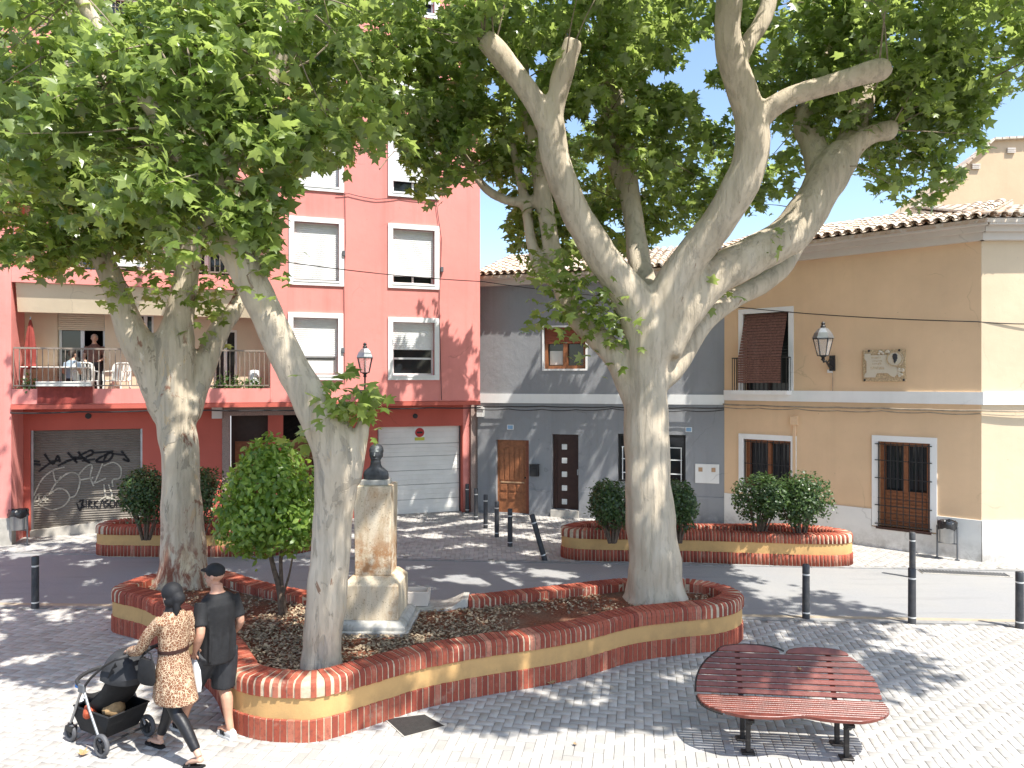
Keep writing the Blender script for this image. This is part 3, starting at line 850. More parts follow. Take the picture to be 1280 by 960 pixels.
for k, op in enumerate(lo_ops):
    a, b, c, d = op
    mb = MB(); fo = -.22
    for q in ((a, a + .06, c, d), (b - .06, b, c, d), (a + .06, b - .06, d - .06, d), ((a + b) / 2 - .04, (a + b) / 2 + .04, c, d - .06)): RG.box(mb, *q, fo - .05, fo)
    dr = P(mb, 'balcony_door', M['frame_white'])
    mb = MB(); RG.box(mb, a, (a + b) / 2 if k == 0 else b, c, d, fo - .05, fo - .03); P(mb, 'pane', M['glass'], dr)
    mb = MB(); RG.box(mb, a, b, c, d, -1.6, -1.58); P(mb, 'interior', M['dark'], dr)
    if k == 0:
        mb = MB(); slats(mb, RG, a + .01, b - .01, d - .46, d, -.12, .05, .01); P(mb, 'shutter', M['blind_beige'], dr)
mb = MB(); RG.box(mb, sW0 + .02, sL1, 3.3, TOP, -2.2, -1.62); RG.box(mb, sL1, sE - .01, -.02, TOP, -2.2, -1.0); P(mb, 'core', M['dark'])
mb = MB(); RG.box(mb, -6, sE, TOP, TOP + .3, -2.3, UP + .15); P(mb, 'parapet', M['red_up'])
mb = MB(); RG.box(mb, sE - .24, sE - .002, -.01, TOP, -2.2, -.0); P(mb, 'gable_wall', M['red_up'])
# ground floor
sh = RG.rect(38, 537, 178, 660); sh = (sh[0], sh[1], .12, RG.hit(108, 537)[1])
gd = RG.rect(472, 533, 578, 639); gd = (gd[0], gd[1], -.01, gd[3])
en = RG.rect(287, 519, 398, 640); en = (en[0], en[1], -.01, en[3])
sP = RG.hit(588, 560)[0]
mb = MB(); wall(mb, RG, sW0 + .002, sP, -.02, 3.20, [sh, gd, en], 0, .35); P(mb, 'ground_wall', M['red_low'])
mb = MB(); RG.box(mb, sP, sP + .22, -.01, 3.15, -.2, .06); P(mb, 'pilaster', M['granite'])
mb = MB(); RG.box(mb, sW0, sE, 3.085, 3.19, -.1, UP + .05); P(mb, 'overhang_soffit', M['red_low'])
mb = MB(); RG.box(mb, en[0] - .18, en[0], 0, en[3], -.1, .02); RG.box(mb, en[0] - .18, en[1] + .1, en[3], en[3] + .27, -.1, .025); P(mb, 'door_surround', M['granite'])
q = RG.rect(335, 519, 354, 640); mb = MB(); RG.box(mb, q[0], q[1], 0, en[3], -.3, -.05); P(mb, 'entrance_pillar', M['red_low'])
mb = MB(); RG.box(mb, en[0], en[1], 0, en[3] + .1, -1.1, -1.0); P(mb, 'entrance_door', M['wood_dark'])
for a_, b_ in ((en[0] + .1, q[0] - .05), (q[1] + .05, en[1] - .1)):
    mb = MB(); RG.box(mb, a_, b_, .1, 2.1, -.99, -.96); P(mb, 'door_leaf', M['wood'])
# roller shutter with graffiti
mb = MB(); slats(mb, RG, sh[0], sh[1], sh[2] - .1, sh[3], -.10, .058, .014); rs = P(mb, 'roller_shutter', M['shutter_metal'])
mb = MB(); RG.box(mb, sh[0] - .02, sh[0] + .05, 0, sh[3], -.12, -.05); RG.box(mb, sh[1] - .05, sh[1] + .02, 0, sh[3], -.12, -.05); P(mb, 'guide_rail', M['steel'], rs)
mb = MB()      # sloping concrete threshold
zl, zr = RG.hit(45, 663)[1], RG.hit(178, 645)[1]
mb.hexa([RG.p(sh[0], -.02, -.12), RG.p(sh[1] + .1, -.02, -.12), RG.p(sh[1] + .1, -.02, .05), RG.p(sh[0], -.02, .05), RG.p(sh[0], zl, -.12), RG.p(sh[1] + .1, zr, -.12), RG.p(sh[1] + .1, zr, .05), RG.p(sh[0], zl, .05)])
P(mb, 'threshold', M['concrete'])
def spray(lines, mat, w, o=-.082):
    mb = MB()
    for L in lines:
        pts = [Vector((*RG.hit(x, y, o), 0)) for x, y in L]
        if len(pts) > 2: pts = catmull(pts, 5)
        for a, b in zip(pts, pts[1:]):
            t = (b - a); 
            if t.length < 1e-5: continue
            t = t.normalized(); e = Vector((-t.y, t.x, 0)) * w * random.uniform(.75, 1.15) / 2; a2, b2 = a - t * w * .3, b + t * w * .3
            mb.hexa([RG.p(p_.x, p_.y, oo) for oo in (o, o + .004) for p_ in (a2 - e, b2 - e, b2 + e, a2 + e)])
    return P(mb, 'graffiti', mat, rs)
spray([[(49, 589), (64, 578), (75, 575)], [(56, 568), (66, 580), (72, 570), (75, 577)], [(40, 576), (49, 577)], [(42, 580), (50, 581)], [(73, 582), (88, 575), (103, 573)], [(85, 566), (96, 578), (92, 572), (108, 573)],
       [(98, 565), (106, 575), (112, 578)], [(99, 570), (113, 563), (116, 567), (108, 571)], [(103, 576), (118, 574)], [(118, 566), (141, 564)], [(140, 565), (125, 572), (121, 577), (135, 576), (141, 568), (135, 566), (130, 575)],
       [(141, 567), (156, 569)], [(152, 564), (161, 576), (154, 574)]], M['black_spray'], .05)
spray([[(42, 620), (52, 600), (66, 588), (80, 584)], [(66, 588), (70, 602), (76, 596)], [(62, 618), (70, 604), (84, 592), (96, 592), (100, 602), (95, 618), (88, 622)], [(62, 618), (72, 611), (82, 613), (87, 622), (80, 632), (66, 637), (55, 634), (48, 630)],
       [(98, 594), (108, 583), (115, 582), (113, 596), (117, 607)], [(100, 600), (116, 597)], [(128, 580), (120, 600), (118, 604), (132, 598)], [(130, 582), (142, 578), (151, 585), (150, 597), (141, 600), (141, 608)], [(130, 606), (133, 622), (140, 620), (136, 606)],
       [(124, 626), (133, 621), (145, 626)], [(42, 626), (48, 618), (50, 628), (56, 620), (57, 628)], [(38, 628), (60, 624)]], M['white_spray'], .035)
spray([[(96, 629), (100, 638), (104, 627)], [(99, 627), (104, 625), (102, 631), (106, 633), (100, 635)], [(108, 626), (108, 634)], [(111, 634), (111, 626), (115, 628), (111, 630), (116, 635)], [(118, 626), (118, 635)], [(122, 626), (118, 630), (123, 635)],
       [(125, 635), (128, 625), (131, 634)], [(135, 625), (131, 627), (136, 631), (132, 634)], [(138, 626), (138, 633), (143, 633), (143, 626), (138, 626)], [(146, 634), (146, 625), (151, 633), (151, 624)]], M['black_spray'], .03)
# white sectional garage door
mb = MB(); RG.box(mb, gd[0], gd[1], 0, gd[3], -.30, -.24); gdo = P(mb, 'garage_door', M['iron_grey'])
hs = [0.0, .40, .82, 1.22, 1.62, 1.97, gd[3]]
for a_, b_ in zip(hs, hs[1:]):
    mb = MB(); RG.box(mb, gd[0] + .05, gd[1] - .05, a_ + .006, b_ - .006, -.25, -.20)
    mid = (a_ + b_) / 2
    for zz in (a_ + (b_ - a_) * .33, a_ + (b_ - a_) * .66): RG.box(mb, gd[0] + .06, gd[1] - .06, zz - .012, zz + .012, -.205, -.194)
    P(mb, 'panel', M['garage'], gdo, bevel=.008)
# no parking sign on the garage door
r = RG.rect(518, 534, 531, 551, -.19); sgn = empty('garage_sign', RG.p((r[0] + r[1]) / 2, r[2], -.19), 0, 'round red no parking sign with yellow strip on the white garage door', 'sign')
mb = MB(); RG.box(mb, r[0], r[1], r[2], r[3], -.192, -.182); P(mb, 'plate', M['white_trim'], sgn)
cx_, cz_, ra = (r[0] + r[1]) / 2, r[3] - (r[1] - r[0]) / 2, (r[1] - r[0]) * .44
def disc(mb, f, cx, cz, r0, r1, o0, o1, n=20):
    A = [f.p(cx + r1 * math.cos(6.2832 * k / n), cz + r1 * math.sin(6.2832 * k / n), o1) for k in range(n)]
    if r0:
        B = [f.p(cx + r0 * math.cos(6.2832 * k / n), cz + r0 * math.sin(6.2832 * k / n), o1) for k in range(n)]
        mb.add(A + B, [(k, (k + 1) % n, n + (k + 1) % n, n + k) for k in range(n)])
    else:
        C_ = [f.p(cx + r1 * math.cos(6.2832 * k / n), cz + r1 * math.sin(6.2832 * k / n), o0) for k in range(n)]; mb.loft([C_, A])
mb = MB(); disc(mb, RG, cx_, cz_, 0, ra, -.182, -.178); P(mb, 'disc', M['red_paint'], sgn)
mb = MB(); RG.box(mb, cx_ - ra * .62, cx_ + ra * .62, cz_ - ra * .2, cz_ + ra * .2, -.178, -.174); P(mb, 'bar', M['iron'], sgn)
mb = MB(); RG.box(mb, r[0] + .01, r[1] - .01, r[2] + .01, r[2] + .10, -.182, -.178); P(mb, 'strip', M['yellow_green'], sgn)
# meter boxes and vents
r = RG.rect(265, 505, 278, 523, .02); mb = MB(); RG.box(mb, *r, -.02, .14); o = mb.build('meter_box', M['white'], None, bevel=.008)
tag(o, 'beige utility box under the balcony of the pink block beside the entrance', 'utility box')
for px, py, lb in ((110.5, 520, 'small round vent above the graffiti shutter'), (519, 520, 'small round vent above the white garage door')):
    s_, z_ = RG.hit(px, py); mb = MB(); disc(mb, RG, s_, z_, 0, .07, -.01, .02); disc(mb, RG, s_, z_, .03, .055, 0, .026)
    tag(mb.build('vent', M['iron']), lb, 'vent')
for px, py, lb in ((429.5, 317, 'small grey box beside the upper left shuttered window'), (428.5, 438, 'small grey box beside the lower left shuttered window'), (552, 337, 'small hook fitting beside the upper right shuttered window')):
    s_, z_ = RG.hit(px, py, UP); mb = MB(); RG.box(mb, s_ - .04, s_ + .04, z_ - .07, z_ + .07, UP, UP + .08); tag(mb.build('junction_box', M['iron_grey'], bevel=.01), lb, 'junction box')

# ------------------------------------------------------------------ slate grey house
gh = empty('grey_house', GR.p(3, 0), 0, 'slate grey house with white band and two doors beside the pink block', 'house')
Pg = lambda mb, name, mats, parent=gh, **k: P(mb, name, mats, parent, **k)
db = GR.rect(620, 550, 661, 638); db = (db[0], db[1], .02, db[3])
dd = GR.rect(690, 543, 723, 632); dd = (dd[0], dd[1], .2, dd[3])
gw = GR.rect(772, 543, 857, 604); uw = GR.rect(680, 409, 732, 461)
GTOP = 6.42
mb = MB(); wall(mb, GR, .02, GR.L - .002, -.02, GTOP, [db, dd, gw, uw], 0, .3); Pg(mb, 'wall', M['grey_wall'])
mb = MB(); GR.box(mb, .02, GR.L - .003, 3.12, 3.38, -.05, .035); Pg(mb, 'band', M['white_trim'])
for a_, b_ in ((.02, db[0] - .02), (db[1] + .02, dd[0] - .02), (dd[1] + .02, GR.L - .003)): mb = MB(); GR.box(mb, a_, b_, -.01, .72, -.05, .022); Pg(mb, 'dado', M['grey_wall'])
mb = MB(); GR.box(mb, dd[0] - .02, dd[1] + .02, -.01, .19, -.1, .09); Pg(mb, 'doorstep', M['concrete'])
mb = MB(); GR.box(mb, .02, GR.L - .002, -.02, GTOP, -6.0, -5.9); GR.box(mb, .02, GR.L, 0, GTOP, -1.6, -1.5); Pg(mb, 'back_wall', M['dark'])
# brown panelled door
mb = MB(); a, b, c, d = db; GR.box(mb, a, b, c, d, -.2, -.14); dr = Pg(mb, 'front_door', M['wood'])
for k in range(5):
    w_ = (b - a - .22) / 5; x = a + .06 + k * w_; mb = MB(); GR.box(mb, x + .015, x + w_ - .015, c + .92, d - .18 - .04 * abs(k - 2), -.14, -.122); Pg(mb, 'panel', M['wood'], dr, bevel=.006)
for j in range(2):
    for k in range(3):
        w_ = (b - a - .22) / 3; x = a + .06 + k * w_; mb = MB(); GR.box(mb, x + .03, x + w_ - .03, c + .38 + j * .24, c + .55 + j * .24, -.14, -.12); Pg(mb, 'panel', M['wood'], dr, bevel=.006)
mb = MB(); GR.box(mb, a + .1, b - .16, c + .84, c + .875, -.14, -.115); Pg(mb, 'rail', M['pale_wood'], dr)
mb = MB(); GR.box(mb, b - .1, b, c, d, -.14, -.08); Pg(mb, 'jamb', M['wood_shutter'], dr)
mb = MB(); mb.ball(GR.p(b - .14, c + 1.0, -.11), .025); Pg(mb, 'handle', M['iron'], dr, smooth=True)
# dark door with five glass squares
mb = MB(); a, b, c, d = dd; GR.box(mb, a + .1, b, c, d - .16, -.22, -.16); dr = Pg(mb, 'front_door', M['wood_dark'], label='dark brown door with a column of five small glass squares')
mb = MB(); GR.box(mb, a, b, d - .16, d, -.25, -.13); GR.box(mb, a, a + .1, c, d - .16, -.25, -.13); Pg(mb, 'door_frame', M['wood_dark'], dr)
for k in range(5):
    z_ = c + .12 + k * (d - c - .4) / 4.4; mb = MB(); GR.box(mb, a + .24, a + .39, z_, z_ + .15, -.17, -.15); Pg(mb, 'glass_square', M['white'], dr, bevel=.008)
mb = MB(); GR.box(mb, b - .06, b - .03, c + .95, c + 1.1, -.16, -.11); Pg(mb, 'handle', M['steel'], dr)
# ground window: black frame, white bars
a, b, c, d = gw; mb = MB(); GR.box(mb, a, b, c, d, -.28, -.22); w = Pg(mb, 'window', M['glass'])
mb = MB()
for q in ((a, a + .06, c, d), (b - .06, b, c, d), (a + .06, b - .06, d - .08, d), (a + .06, b - .06, c, c + .06)): GR.box(mb, *q, -.22, -.13)
Pg(mb, 'frame', M['iron'], w)
mb = MB()
for k in range(6): x = a + .12 + k * (b - a - .24) / 5; GR.box(mb, x - .012, x + .012, c + .06, d - .35, -.11, -.09)
for z_ in (c + .25, c + .62, d - .35): GR.box(mb, a + .1, b - .1, z_ - .012, z_ + .012, -.118, -.092)
Pg(mb, 'bars', M['frame_white'], w)
# upper window with half lowered red shutter
a, b, c, d = uw; mb = MB(); surround(mb, GR, uw, .05, -.02, .022); w = Pg(mb, 'window', M['white_trim'])
mb = MB()
for q in ((a, a + .08, c, d), (b - .08, b, c, d), (a + .08, b - .08, d - .08, d), (a + .08, b - .08, c, c + .09), ((a + b) / 2 - .06, (a + b) / 2 + .06, c + .09, d - .08)): GR.box(mb, *q, -.20, -.10)
Pg(mb, 'frame', M['wood'], w)
mb = MB(); GR.box(mb, a, b, c, d, -.24, -.21); Pg(mb, 'pane', M['glass'], w)
mb = MB(); slats(mb, GR, a + .01, b - .01, c + (d - c) * .60, d, -.08, .045, .01); Pg(mb, 'shutter', M['wood_shutter'], w)
mb = MB(); GR.box(mb, a + .12, (a + b) / 2 - .1, c + .12, c + .5, -.208, -.204); Pg(mb, 'curtain', M['white'], w)
# eaves and roof
mb = MB(); GR.box(mb, -.0, GR.L + .1, GTOP, GTOP + .14, -.25, .16); GR.box(mb, -.0, GR.L + .16, GTOP + .14, GTOP + .26, -.25, .30); Pg(mb, 'cornice', M['cornice'])
def barrel(L=.42, r0=.095, r1=.075, n=6, th=.016):
    mb = MB(); ro, ri = [], []
    A = [math.pi * k / n for k in range(n + 1)]
    for (y, r) in ((0, r0), (L, r1)):
        ro.append([Vector((r * math.cos(q), y, r * .8 * math.sin(q))) for q in A] + [Vector(((r - th) * math.cos(q), y, (r - th) * .8 * math.sin(q))) for q in reversed(A)])
    mb.loft(ro); return mb
def tiled_roof(f, house, s0, s1, z0, pitch, depth, colw, singles, over=.42, mitre=None):
    rf = empty('roof'); rf.parent = house; rf.matrix_basis = house.matrix_basis.inverted()
    tp = math.tan(pitch)
    mb = MB(); zz = lambda o_: z0 + (over - o_) * tp
    mb.hexa([f.p(s0, zz(over) - .10, over - .06), f.p(s1, zz(over) - .10, over - .06), f.p(s1, zz(-depth) - .10, -depth), f.p(s0, zz(-depth) - .10, -depth), f.p(s0, zz(over) - .02, over - .06), f.p(s1, zz(over) - .02, over - .06), f.p(s1, zz(-depth) - .02, -depth), f.p(s0, zz(-depth) - .02, -depth)])
    P(mb, 'roof_deck', M['tile'], rf)
    nc = int((s1 - s0) / colw); rows_ = int((depth + over) / math.cos(pitch) / .33)
    tm = barrel(.42, colw * .43, colw * .36).mesh('roof_tile', M['tile']); cm_ = barrel(.42, colw * .36, colw * .43).mesh('channel_tile', M['tile'])
    Mx = Matrix(((f.u.x, -f.n.x, 0), (f.u.y, -f.n.y, 0), (0, 0, 1))).to_4x4()
    if f.u.x * -f.n.y - f.u.y * -f.n.x < 0: pass
    inv = house.matrix_basis.inverted(); cnt = 0; rest = MB()
    todo = []
    for r_ in range(rows_):
        for c_ in range(nc):
            s_ = s0 + (c_ + .5) * colw; y = r_ * .33 * math.cos(pitch) + random.uniform(-.015, .015)
            if mitre and not mitre(s_, over - y): continue
            todo.append((r_, s_, y, 0)); todo.append((r_, s_ + colw / 2, y + .04, 1))
    for (r_, s_, y, ch) in todo:
        p_ = f.p(s_, zz(over - y) + (.035 if not ch else .05) + random.uniform(-.006, .006), over - y)
        m_ = Matrix.Translation(p_) @ Mx @ Matrix.Rotation(pitch - R(2), 4, 'X') @ Matrix.Rotation(random.uniform(-.03, .03), 4, 'Z')
        if ch: m_ = m_ @ Matrix.Rotation(math.pi, 4, 'Y')
        if not ch and r_ < singles and cnt < 300:
            o = link('roof_tile', tm, rf); o.matrix_parent_inverse = Matrix.Identity(4); o.matrix_basis = m_; cnt += 1
        else:
            b_ = cm_ if ch else tm
            rest.add([m_ @ v.co for v in b_.vertices], [tuple(q.vertices) for q in b_.polygons])
    o = rest.build('roof_tile', M['tile'], rf, kind='stuff')
    return rf
tiled_roof(GR, gh, .0, GR.L + .3, GTOP + .27, R(17), 3.2, .21, 3)
# house number plates, letter box, meter cabinet, cable stubs
for px0, py0, px1, py1, lb in ((634, 531, 642, 537, 'tiny blue house number plate above the brown door'), (857, 534, 865, 540, 'tiny blue house number plate on the sunlit grey wall right of the barred window')):
    r = GR.rect(px0, py0, px1, py1); nm = empty('number_plate', GR.p(r[0], r[2]), 0, lb, 'number plate')
    mb = MB(); GR.box(mb, *r, -.01, .012); P(mb, 'plate', M['white_trim'], nm)
    mb = MB(); w_ = r[1] - r[0]; h_ = r[3] - r[2]; GR.box(mb, r[0] + w_ * .1, r[1] - w_ * .1, r[2] + h_ * .12, r[3] - h_ * .12, .01, .016); P(mb, 'field', M['plate_blue'], nm)
r = GR.rect(663, 581, 674, 595); mb = MB(); GR.box(mb, *r, -.01, .1); GR.box(mb, r[0] - .01, r[1] + .01, r[3], r[3] + .025, -.01, .12); GR.box(mb, r[0] + .04, r[1] - .04, r[3] - .08, r[3] - .06, .1, .108)
tag(mb.build('letter_box', M['iron'], bevel=.006), 'black wall letter box between the brown door and the dark door', 'letter box')
r = GR.rect(869, 580, 899, 604); mc = empty('meter_cabinet', GR.p(r[0], r[2]), 0, 'white twin meter cabinet door at the right end of the grey house wall', 'meter cabinet')
mb = MB(); GR.box(mb, *r, -.02, .03); P(mb, 'cabinet_door', M['white'], mc, bevel=.006)
for k in (.14, .68):
    mb = MB(); w_ = r[1] - r[0]; GR.box(mb, r[0] + w_ * k, r[0] + w_ * (k + .17), r[3] - .2, r[3] - .09, .03, .036); P(mb, 'inspection_window', M['pale_wood'], mc)
r = GR.rect(597, 508, 605, 521, .03); mb = MB(); GR.box(mb, *r, -.02, .12)
tag(mb.build('meter_box', M['white'], bevel=.006), 'small white utility box where the pink block meets the grey house', 'utility box')

# ------------------------------------------------------------------ ochre house on the corner
yh = empty('ochre_house', YL.p(5.6, 0), 0, 'two storey ochre corner house with white dado, tiled roof and barred windows', 'house')
Py = lambda mb, name, mats, parent=yh, **k: P(mb, name, mats, parent, **k)
YT = 6.62
bw = YL.rect(929, 391, 986, 488); gl = YL.rect(930, 550, 989, 612); gr_ = YL.rect(1098, 553, 1163, 661)
mb = MB(); wall(mb, YL, .0, YL.L, -.02, YT, [bw, gl, gr_], 0, .3); Py(mb, 'wall', M['yellow'])
mb = MB(); wall(mb, YR, .002, YR.L, -.02, YT, [], 0, .3); Py(mb, 'side_wall', M['yellow_pale'])
for f, a_, b_ in ((YL, .01, gr_[0] - .14), (YL, gr_[1] + .14, YL.L), (YR, -.001, YR.L)): mb = MB(); f.box(mb, a_, b_, -.01, .85, -.05, .03 if f is YL else .034); Py(mb, 'dado', M['white'])
mb = MB(); YL.box(mb, gr_[0] - .14, gr_[1] + .14, -.01, gr_[2] - .03, -.05, .032); Py(mb, 'dado', M['white'])
mb = MB()
for f in (YL, YR): f.box(mb, .0, f.L + (.04 if f is YL else 0), 3.24, 3.50, -.05, .04 if f is YL else .044)
Py(mb, 'band', M['white_trim'])
mb = MB()
for f in (YL, YR):
    for z0_, z1_, o_ in ((YT, YT + .16, .12), (YT + .16, YT + .27, .22), (YT + .27, YT + .40, .36)):
        f.box(mb, -.05, f.L + (o_ * .45 if f is YL else 0), z0_, z1_, -.28, o_ if f is YL else o_ + .003)
Py(mb, 'cornice', M['cornice'])
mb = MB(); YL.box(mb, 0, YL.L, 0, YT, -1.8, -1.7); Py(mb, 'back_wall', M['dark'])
# balcony window with a reed blind hung over the rail
a, b, c, d = bw; mb = MB(); surround(mb, YL, bw, .12, -.1, .03, False); w = Py(mb, 'window', M['white_trim'])
mb = MB()
for q in ((a, a + .07, c, d), (b - .07, b, c, d), ((a + b) / 2 - .04, (a + b) / 2 + .04, c, d)): YL.box(mb, *q, -.27, -.2)
Py(mb, 'frame', M['wood_dark'], w)
mb = MB(); YL.box(mb, a, b, c, d, -.29, -.275); Py(mb, 'pane', M['glass'], w)
mb = MB(); zr_ = c + (d - c) * .42
for k in range(26):    # reed strips following the blind over the rail
    def bl(t):
        if t < .58: q = t / .58; return (d - .02 - (d - zr_ - .02) * q, -.08 + .38 * q)
        q = (t - .58) / .42; return (zr_ - (zr_ - c - .18) * q, .30 - .0 * q)
    (z1_, o1_), (z0_, o0_) = bl(k / 26), bl((k + .86) / 26)
    YL_ = YL; x0_, x1_ = a + .02 - .02 * k / 26, b - .06 - .02 * k / 26
    mb.hexa([YL.p(x0_, z0_, o0_), YL.p(x1_, z0_, o0_), YL.p(x1_, z0_, o0_ + .014), YL.p(x0_, z0_, o0_ + .014), YL.p(x0_, z1_, o1_), YL.p(x1_, z1_, o1_), YL.p(x1_, z1_, o1_ + .014), YL.p(x0_, z1_, o1_ + .014)])
Py(mb, 'blind', M['reed'], w)
mb = MB(); YL.box(mb, a - .2, b + .08, c - .10, c, -.02, .34); Py(mb, 'balcony_slab', M['white_trim'], w)
mb = MB()
YL.box(mb, a - .17, b + .06, zr_ - .015, zr_ + .01, .265, .29)
for k in range(13): x = a - .16 + k * (b - a + .21) / 12; YL.box(mb, x - .007, x + .007, c, zr_, .27, .284)
for x in (a - .165, b + .05): YL.box(mb, x - .01, x + .01, zr_ - .014, zr_ + .009, .0, .27); YL.box(mb, x - .008, x + .008, c, zr_, .01, .03); YL.box(mb, x - .008, x + .008, c, zr_, .14, .155)
Py(mb, 'railing', M['iron'], w)
# two barred wooden windows at street level
for op, full in ((gl, False), (gr_, True)):
    a, b, c, d = op; mb = MB(); surround(mb, YL, op, .13, -.1, .034, not full); w = Py(mb, 'window', M['white_trim'])
    zz = c if not full else c + (d - c) * .42
    mb = MB()
    for q in ((a, a + .1, c, d), (b - .1, b, c, d), (a + .1, b - .1, d - .09, d), ((a + b) / 2 - .05, (a + b) / 2 + .05, zz, d - .09), (a + .1, b - .1, c, c + .09)): YL.box(mb, *q, -.24, -.14)
    Py(mb, 'frame', M['wood'], w)
    mb = MB(); YL.box(mb, a, b, c, d, -.27, -.245); Py(mb, 'pane', M['glass'], w)
    mb = MB()
    for k in range(2):      # folded curtain behind the glass edge
        x0_ = a + .13 + k * ((b - a) / 2 - .06)
        for j in range(4): YL.box(mb, x0_ + j * .09, x0_ + j * .09 + .055, zz + .05, d - .1, -.243, -.238)
    Py(mb, 'curtain', M['cloth_char'], w)
    if full:
        mb = MB(); YL.box(mb, a + .1, b - .1, c + .09, zz, -.24, -.17); Py(mb, 'lower_panel', M['wood'], w)
        for k in range(8):
            z_ = c + .12 + k * (zz - c - .14) / 8; mb = MB(); YL.box(mb, a + .12, b - .12, z_, z_ + .06, -.17, -.152); Py(mb, 'board', M['wood'], w, bevel=.004)
    mb = MB(); o_ = .05 if full else -.03
    nbar = 9
    for k in range(nbar): x = a + .02 + k * (b - a - .04) / (nbar - 1); YL.box(mb, x - .008, x + .008, c + .01, d - .02, o_ - .008, o_ + .008)
    for t_ in ((.03, .25, .57, .78, .97) if full else (.05, .5, .95)): z_ = c + (d - c) * t_; YL.box(mb, a - .06, b + .04, z_ - .009, z_ + .009, o_ - .012, o_ + .012)
    if full:
        for z_ in [c + (zz - c) * q / 5 for q in range(1, 5)]: YL.box(mb, a, b, z_ - .006, z_ + .006, o_ - .006, o_ + .006)
    Py(mb, 'bars', M['iron'], w)
    if full: mb = MB(); YL.box(mb, a - .03, b + .03, c - .05, c, -.1, .09); Py(mb, 'sill', M['wood_dark'], w)
tiled_roof(YL, yh, -.3, YL.L + .17, YT + .41, R(16), 2.6, .225, 3, .44, mitre=lambda s_, o_: s_ < YL.L + .17 + (o_ - .44) * -.0)
tiled_roof(YR, yh, -.15, YR.L, YT + .41, R(16), 2.6, .225, 3, .44)
# rear gable building above the roof
rg = empty('rear_house', at(1240, 400, 26), 0, 'peach gabled house rising behind the ochre corner house roof', 'house')
def rgp(px, py, d): return at(px, py, d)
prof = [rgp(1100, 290, 24), rgp(1400, 290, 24), rgp(1400, 168, 24), rgp(1240, 176, 24), rgp(1191, 220, 24), rgp(1140, 262, 24), rgp(1100, 290, 24)][:6]
mb = MB(); back = [p_ + Vector((1.5, 8, 0)) for p_ in prof]; base = [Vector((p_.x, p_.y, 0)) for p_ in prof]
mb.loft([prof, back]); P(mb, 'gable_wall', M['peach'], rg)
mb = MB(); mb.hexa([Vector((prof[0].x, 24.01, 0)), Vector((prof[1].x, 24.01, 0)), Vector((prof[1].x, 30, 0)), Vector((prof[0].x, 30, 0)), prof[0] + Vector((0, .01, 0)), prof[1] + Vector((0, .01, 0)), prof[1] + Vector((0, 6, 0)), prof[0] + Vector((0, 6, 0))]); P(mb, 'lower_wall', M['peach'], rg)
mb = MB()
for a_, b_ in zip((prof[2], prof[3], prof[4]), (prof[3], prof[4], prof[5])):
    n_ = int((a_ - b_).length / .22)
    for k in range(n_):
        p_ = a_.lerp(b_, (k + .5) / n_) + Vector((0, .05, .03)); mb.box(p_, (.2, .42, .07), Matrix.Rotation(-math.atan2(b_.z - a_.z, b_.x - a_.x), 3, 'Y') @ Matrix.Rotation(random.uniform(-.1, .1), 3, 'Y'))
P(mb, 'verge_tiles', M['tile'], rg, kind='stuff')
for px, py in ((1220, 208), (1264, 188)):
    mb = MB(); p_ = at(px, py, 23.96)
    for k in range(3): mb.box(p_ + Vector((0, 0, -.06 + .06 * k)), (.26, .06, .035))
    P(mb, 'vent', M['cornice'], rg)
mb = MB(); mb.tube([at(1225, 190, 25.2), at(1223.5, 138, 25.2)], .035, 6); mb.tube([at(1218, 146, 25.2), at(1230, 145, 25.2)], .012, 4); mb.tube([at(1219, 152, 25.2), at(1229, 151, 25.2)], .012, 4)
tag(mb.build('antenna_mast', M['frame_white']), 'thin white antenna mast on the peach house roof', 'antenna')

# ================================================================== TREES
LEAF = np.array([(0, .0), (.20, -.04), (.50, .06), (.29, .27), (.58, .60), (.23, .58), (0, 1.0), (-.23, .58), (-.58, .60), (-.29, .27), (-.50, .06), (-.20, -.04)])
def leaf_verts(size=1.0, droop=.30):
    P2 = np.vstack([LEAF, [[0, .36]]]); z = -droop * P2[:, 0] ** 2 * 1.3 - droop * (P2[:, 1] - .3) ** 2 * .7
    return np.column_stack([P2[:, 0], P2[:, 1], z]) * size
LEAF_T = np.array([(i, (i + 1) % 12, 12) for i in range(12)])
def frames(nrm, tip):
    """orthonormal frames from wished normals and tip directions (N,3)"""
    nrm = nrm / np.linalg.norm(nrm, axis=1, keepdims=True)
    tip = tip - nrm * np.sum(tip * nrm, axis=1, keepdims=True); tip /= np.linalg.norm(tip, axis=1, keepdims=True) + 1e-9
    return np.cross(tip, nrm), tip, nrm
def leaves_mesh(name, pos, size, nrm, tip, mat, parent, verts=None, tris=None):
    verts = leaf_verts() if verts is None else verts; tris = LEAF_T if tris is None else tris
    X, Y, Z = frames(nrm, tip); n, k = len(pos), len(verts)
    V = pos[:, None, :] + size[:, None, None] * (verts[None, :, 0:1] * X[:, None, :] + verts[None, :, 1:2] * Y[:, None, :] + verts[None, :, 2:3] * Z[:, None, :])
    return np_mesh(name, V.reshape(-1, 3), [tris], n, k, mat, parent, 'stuff')

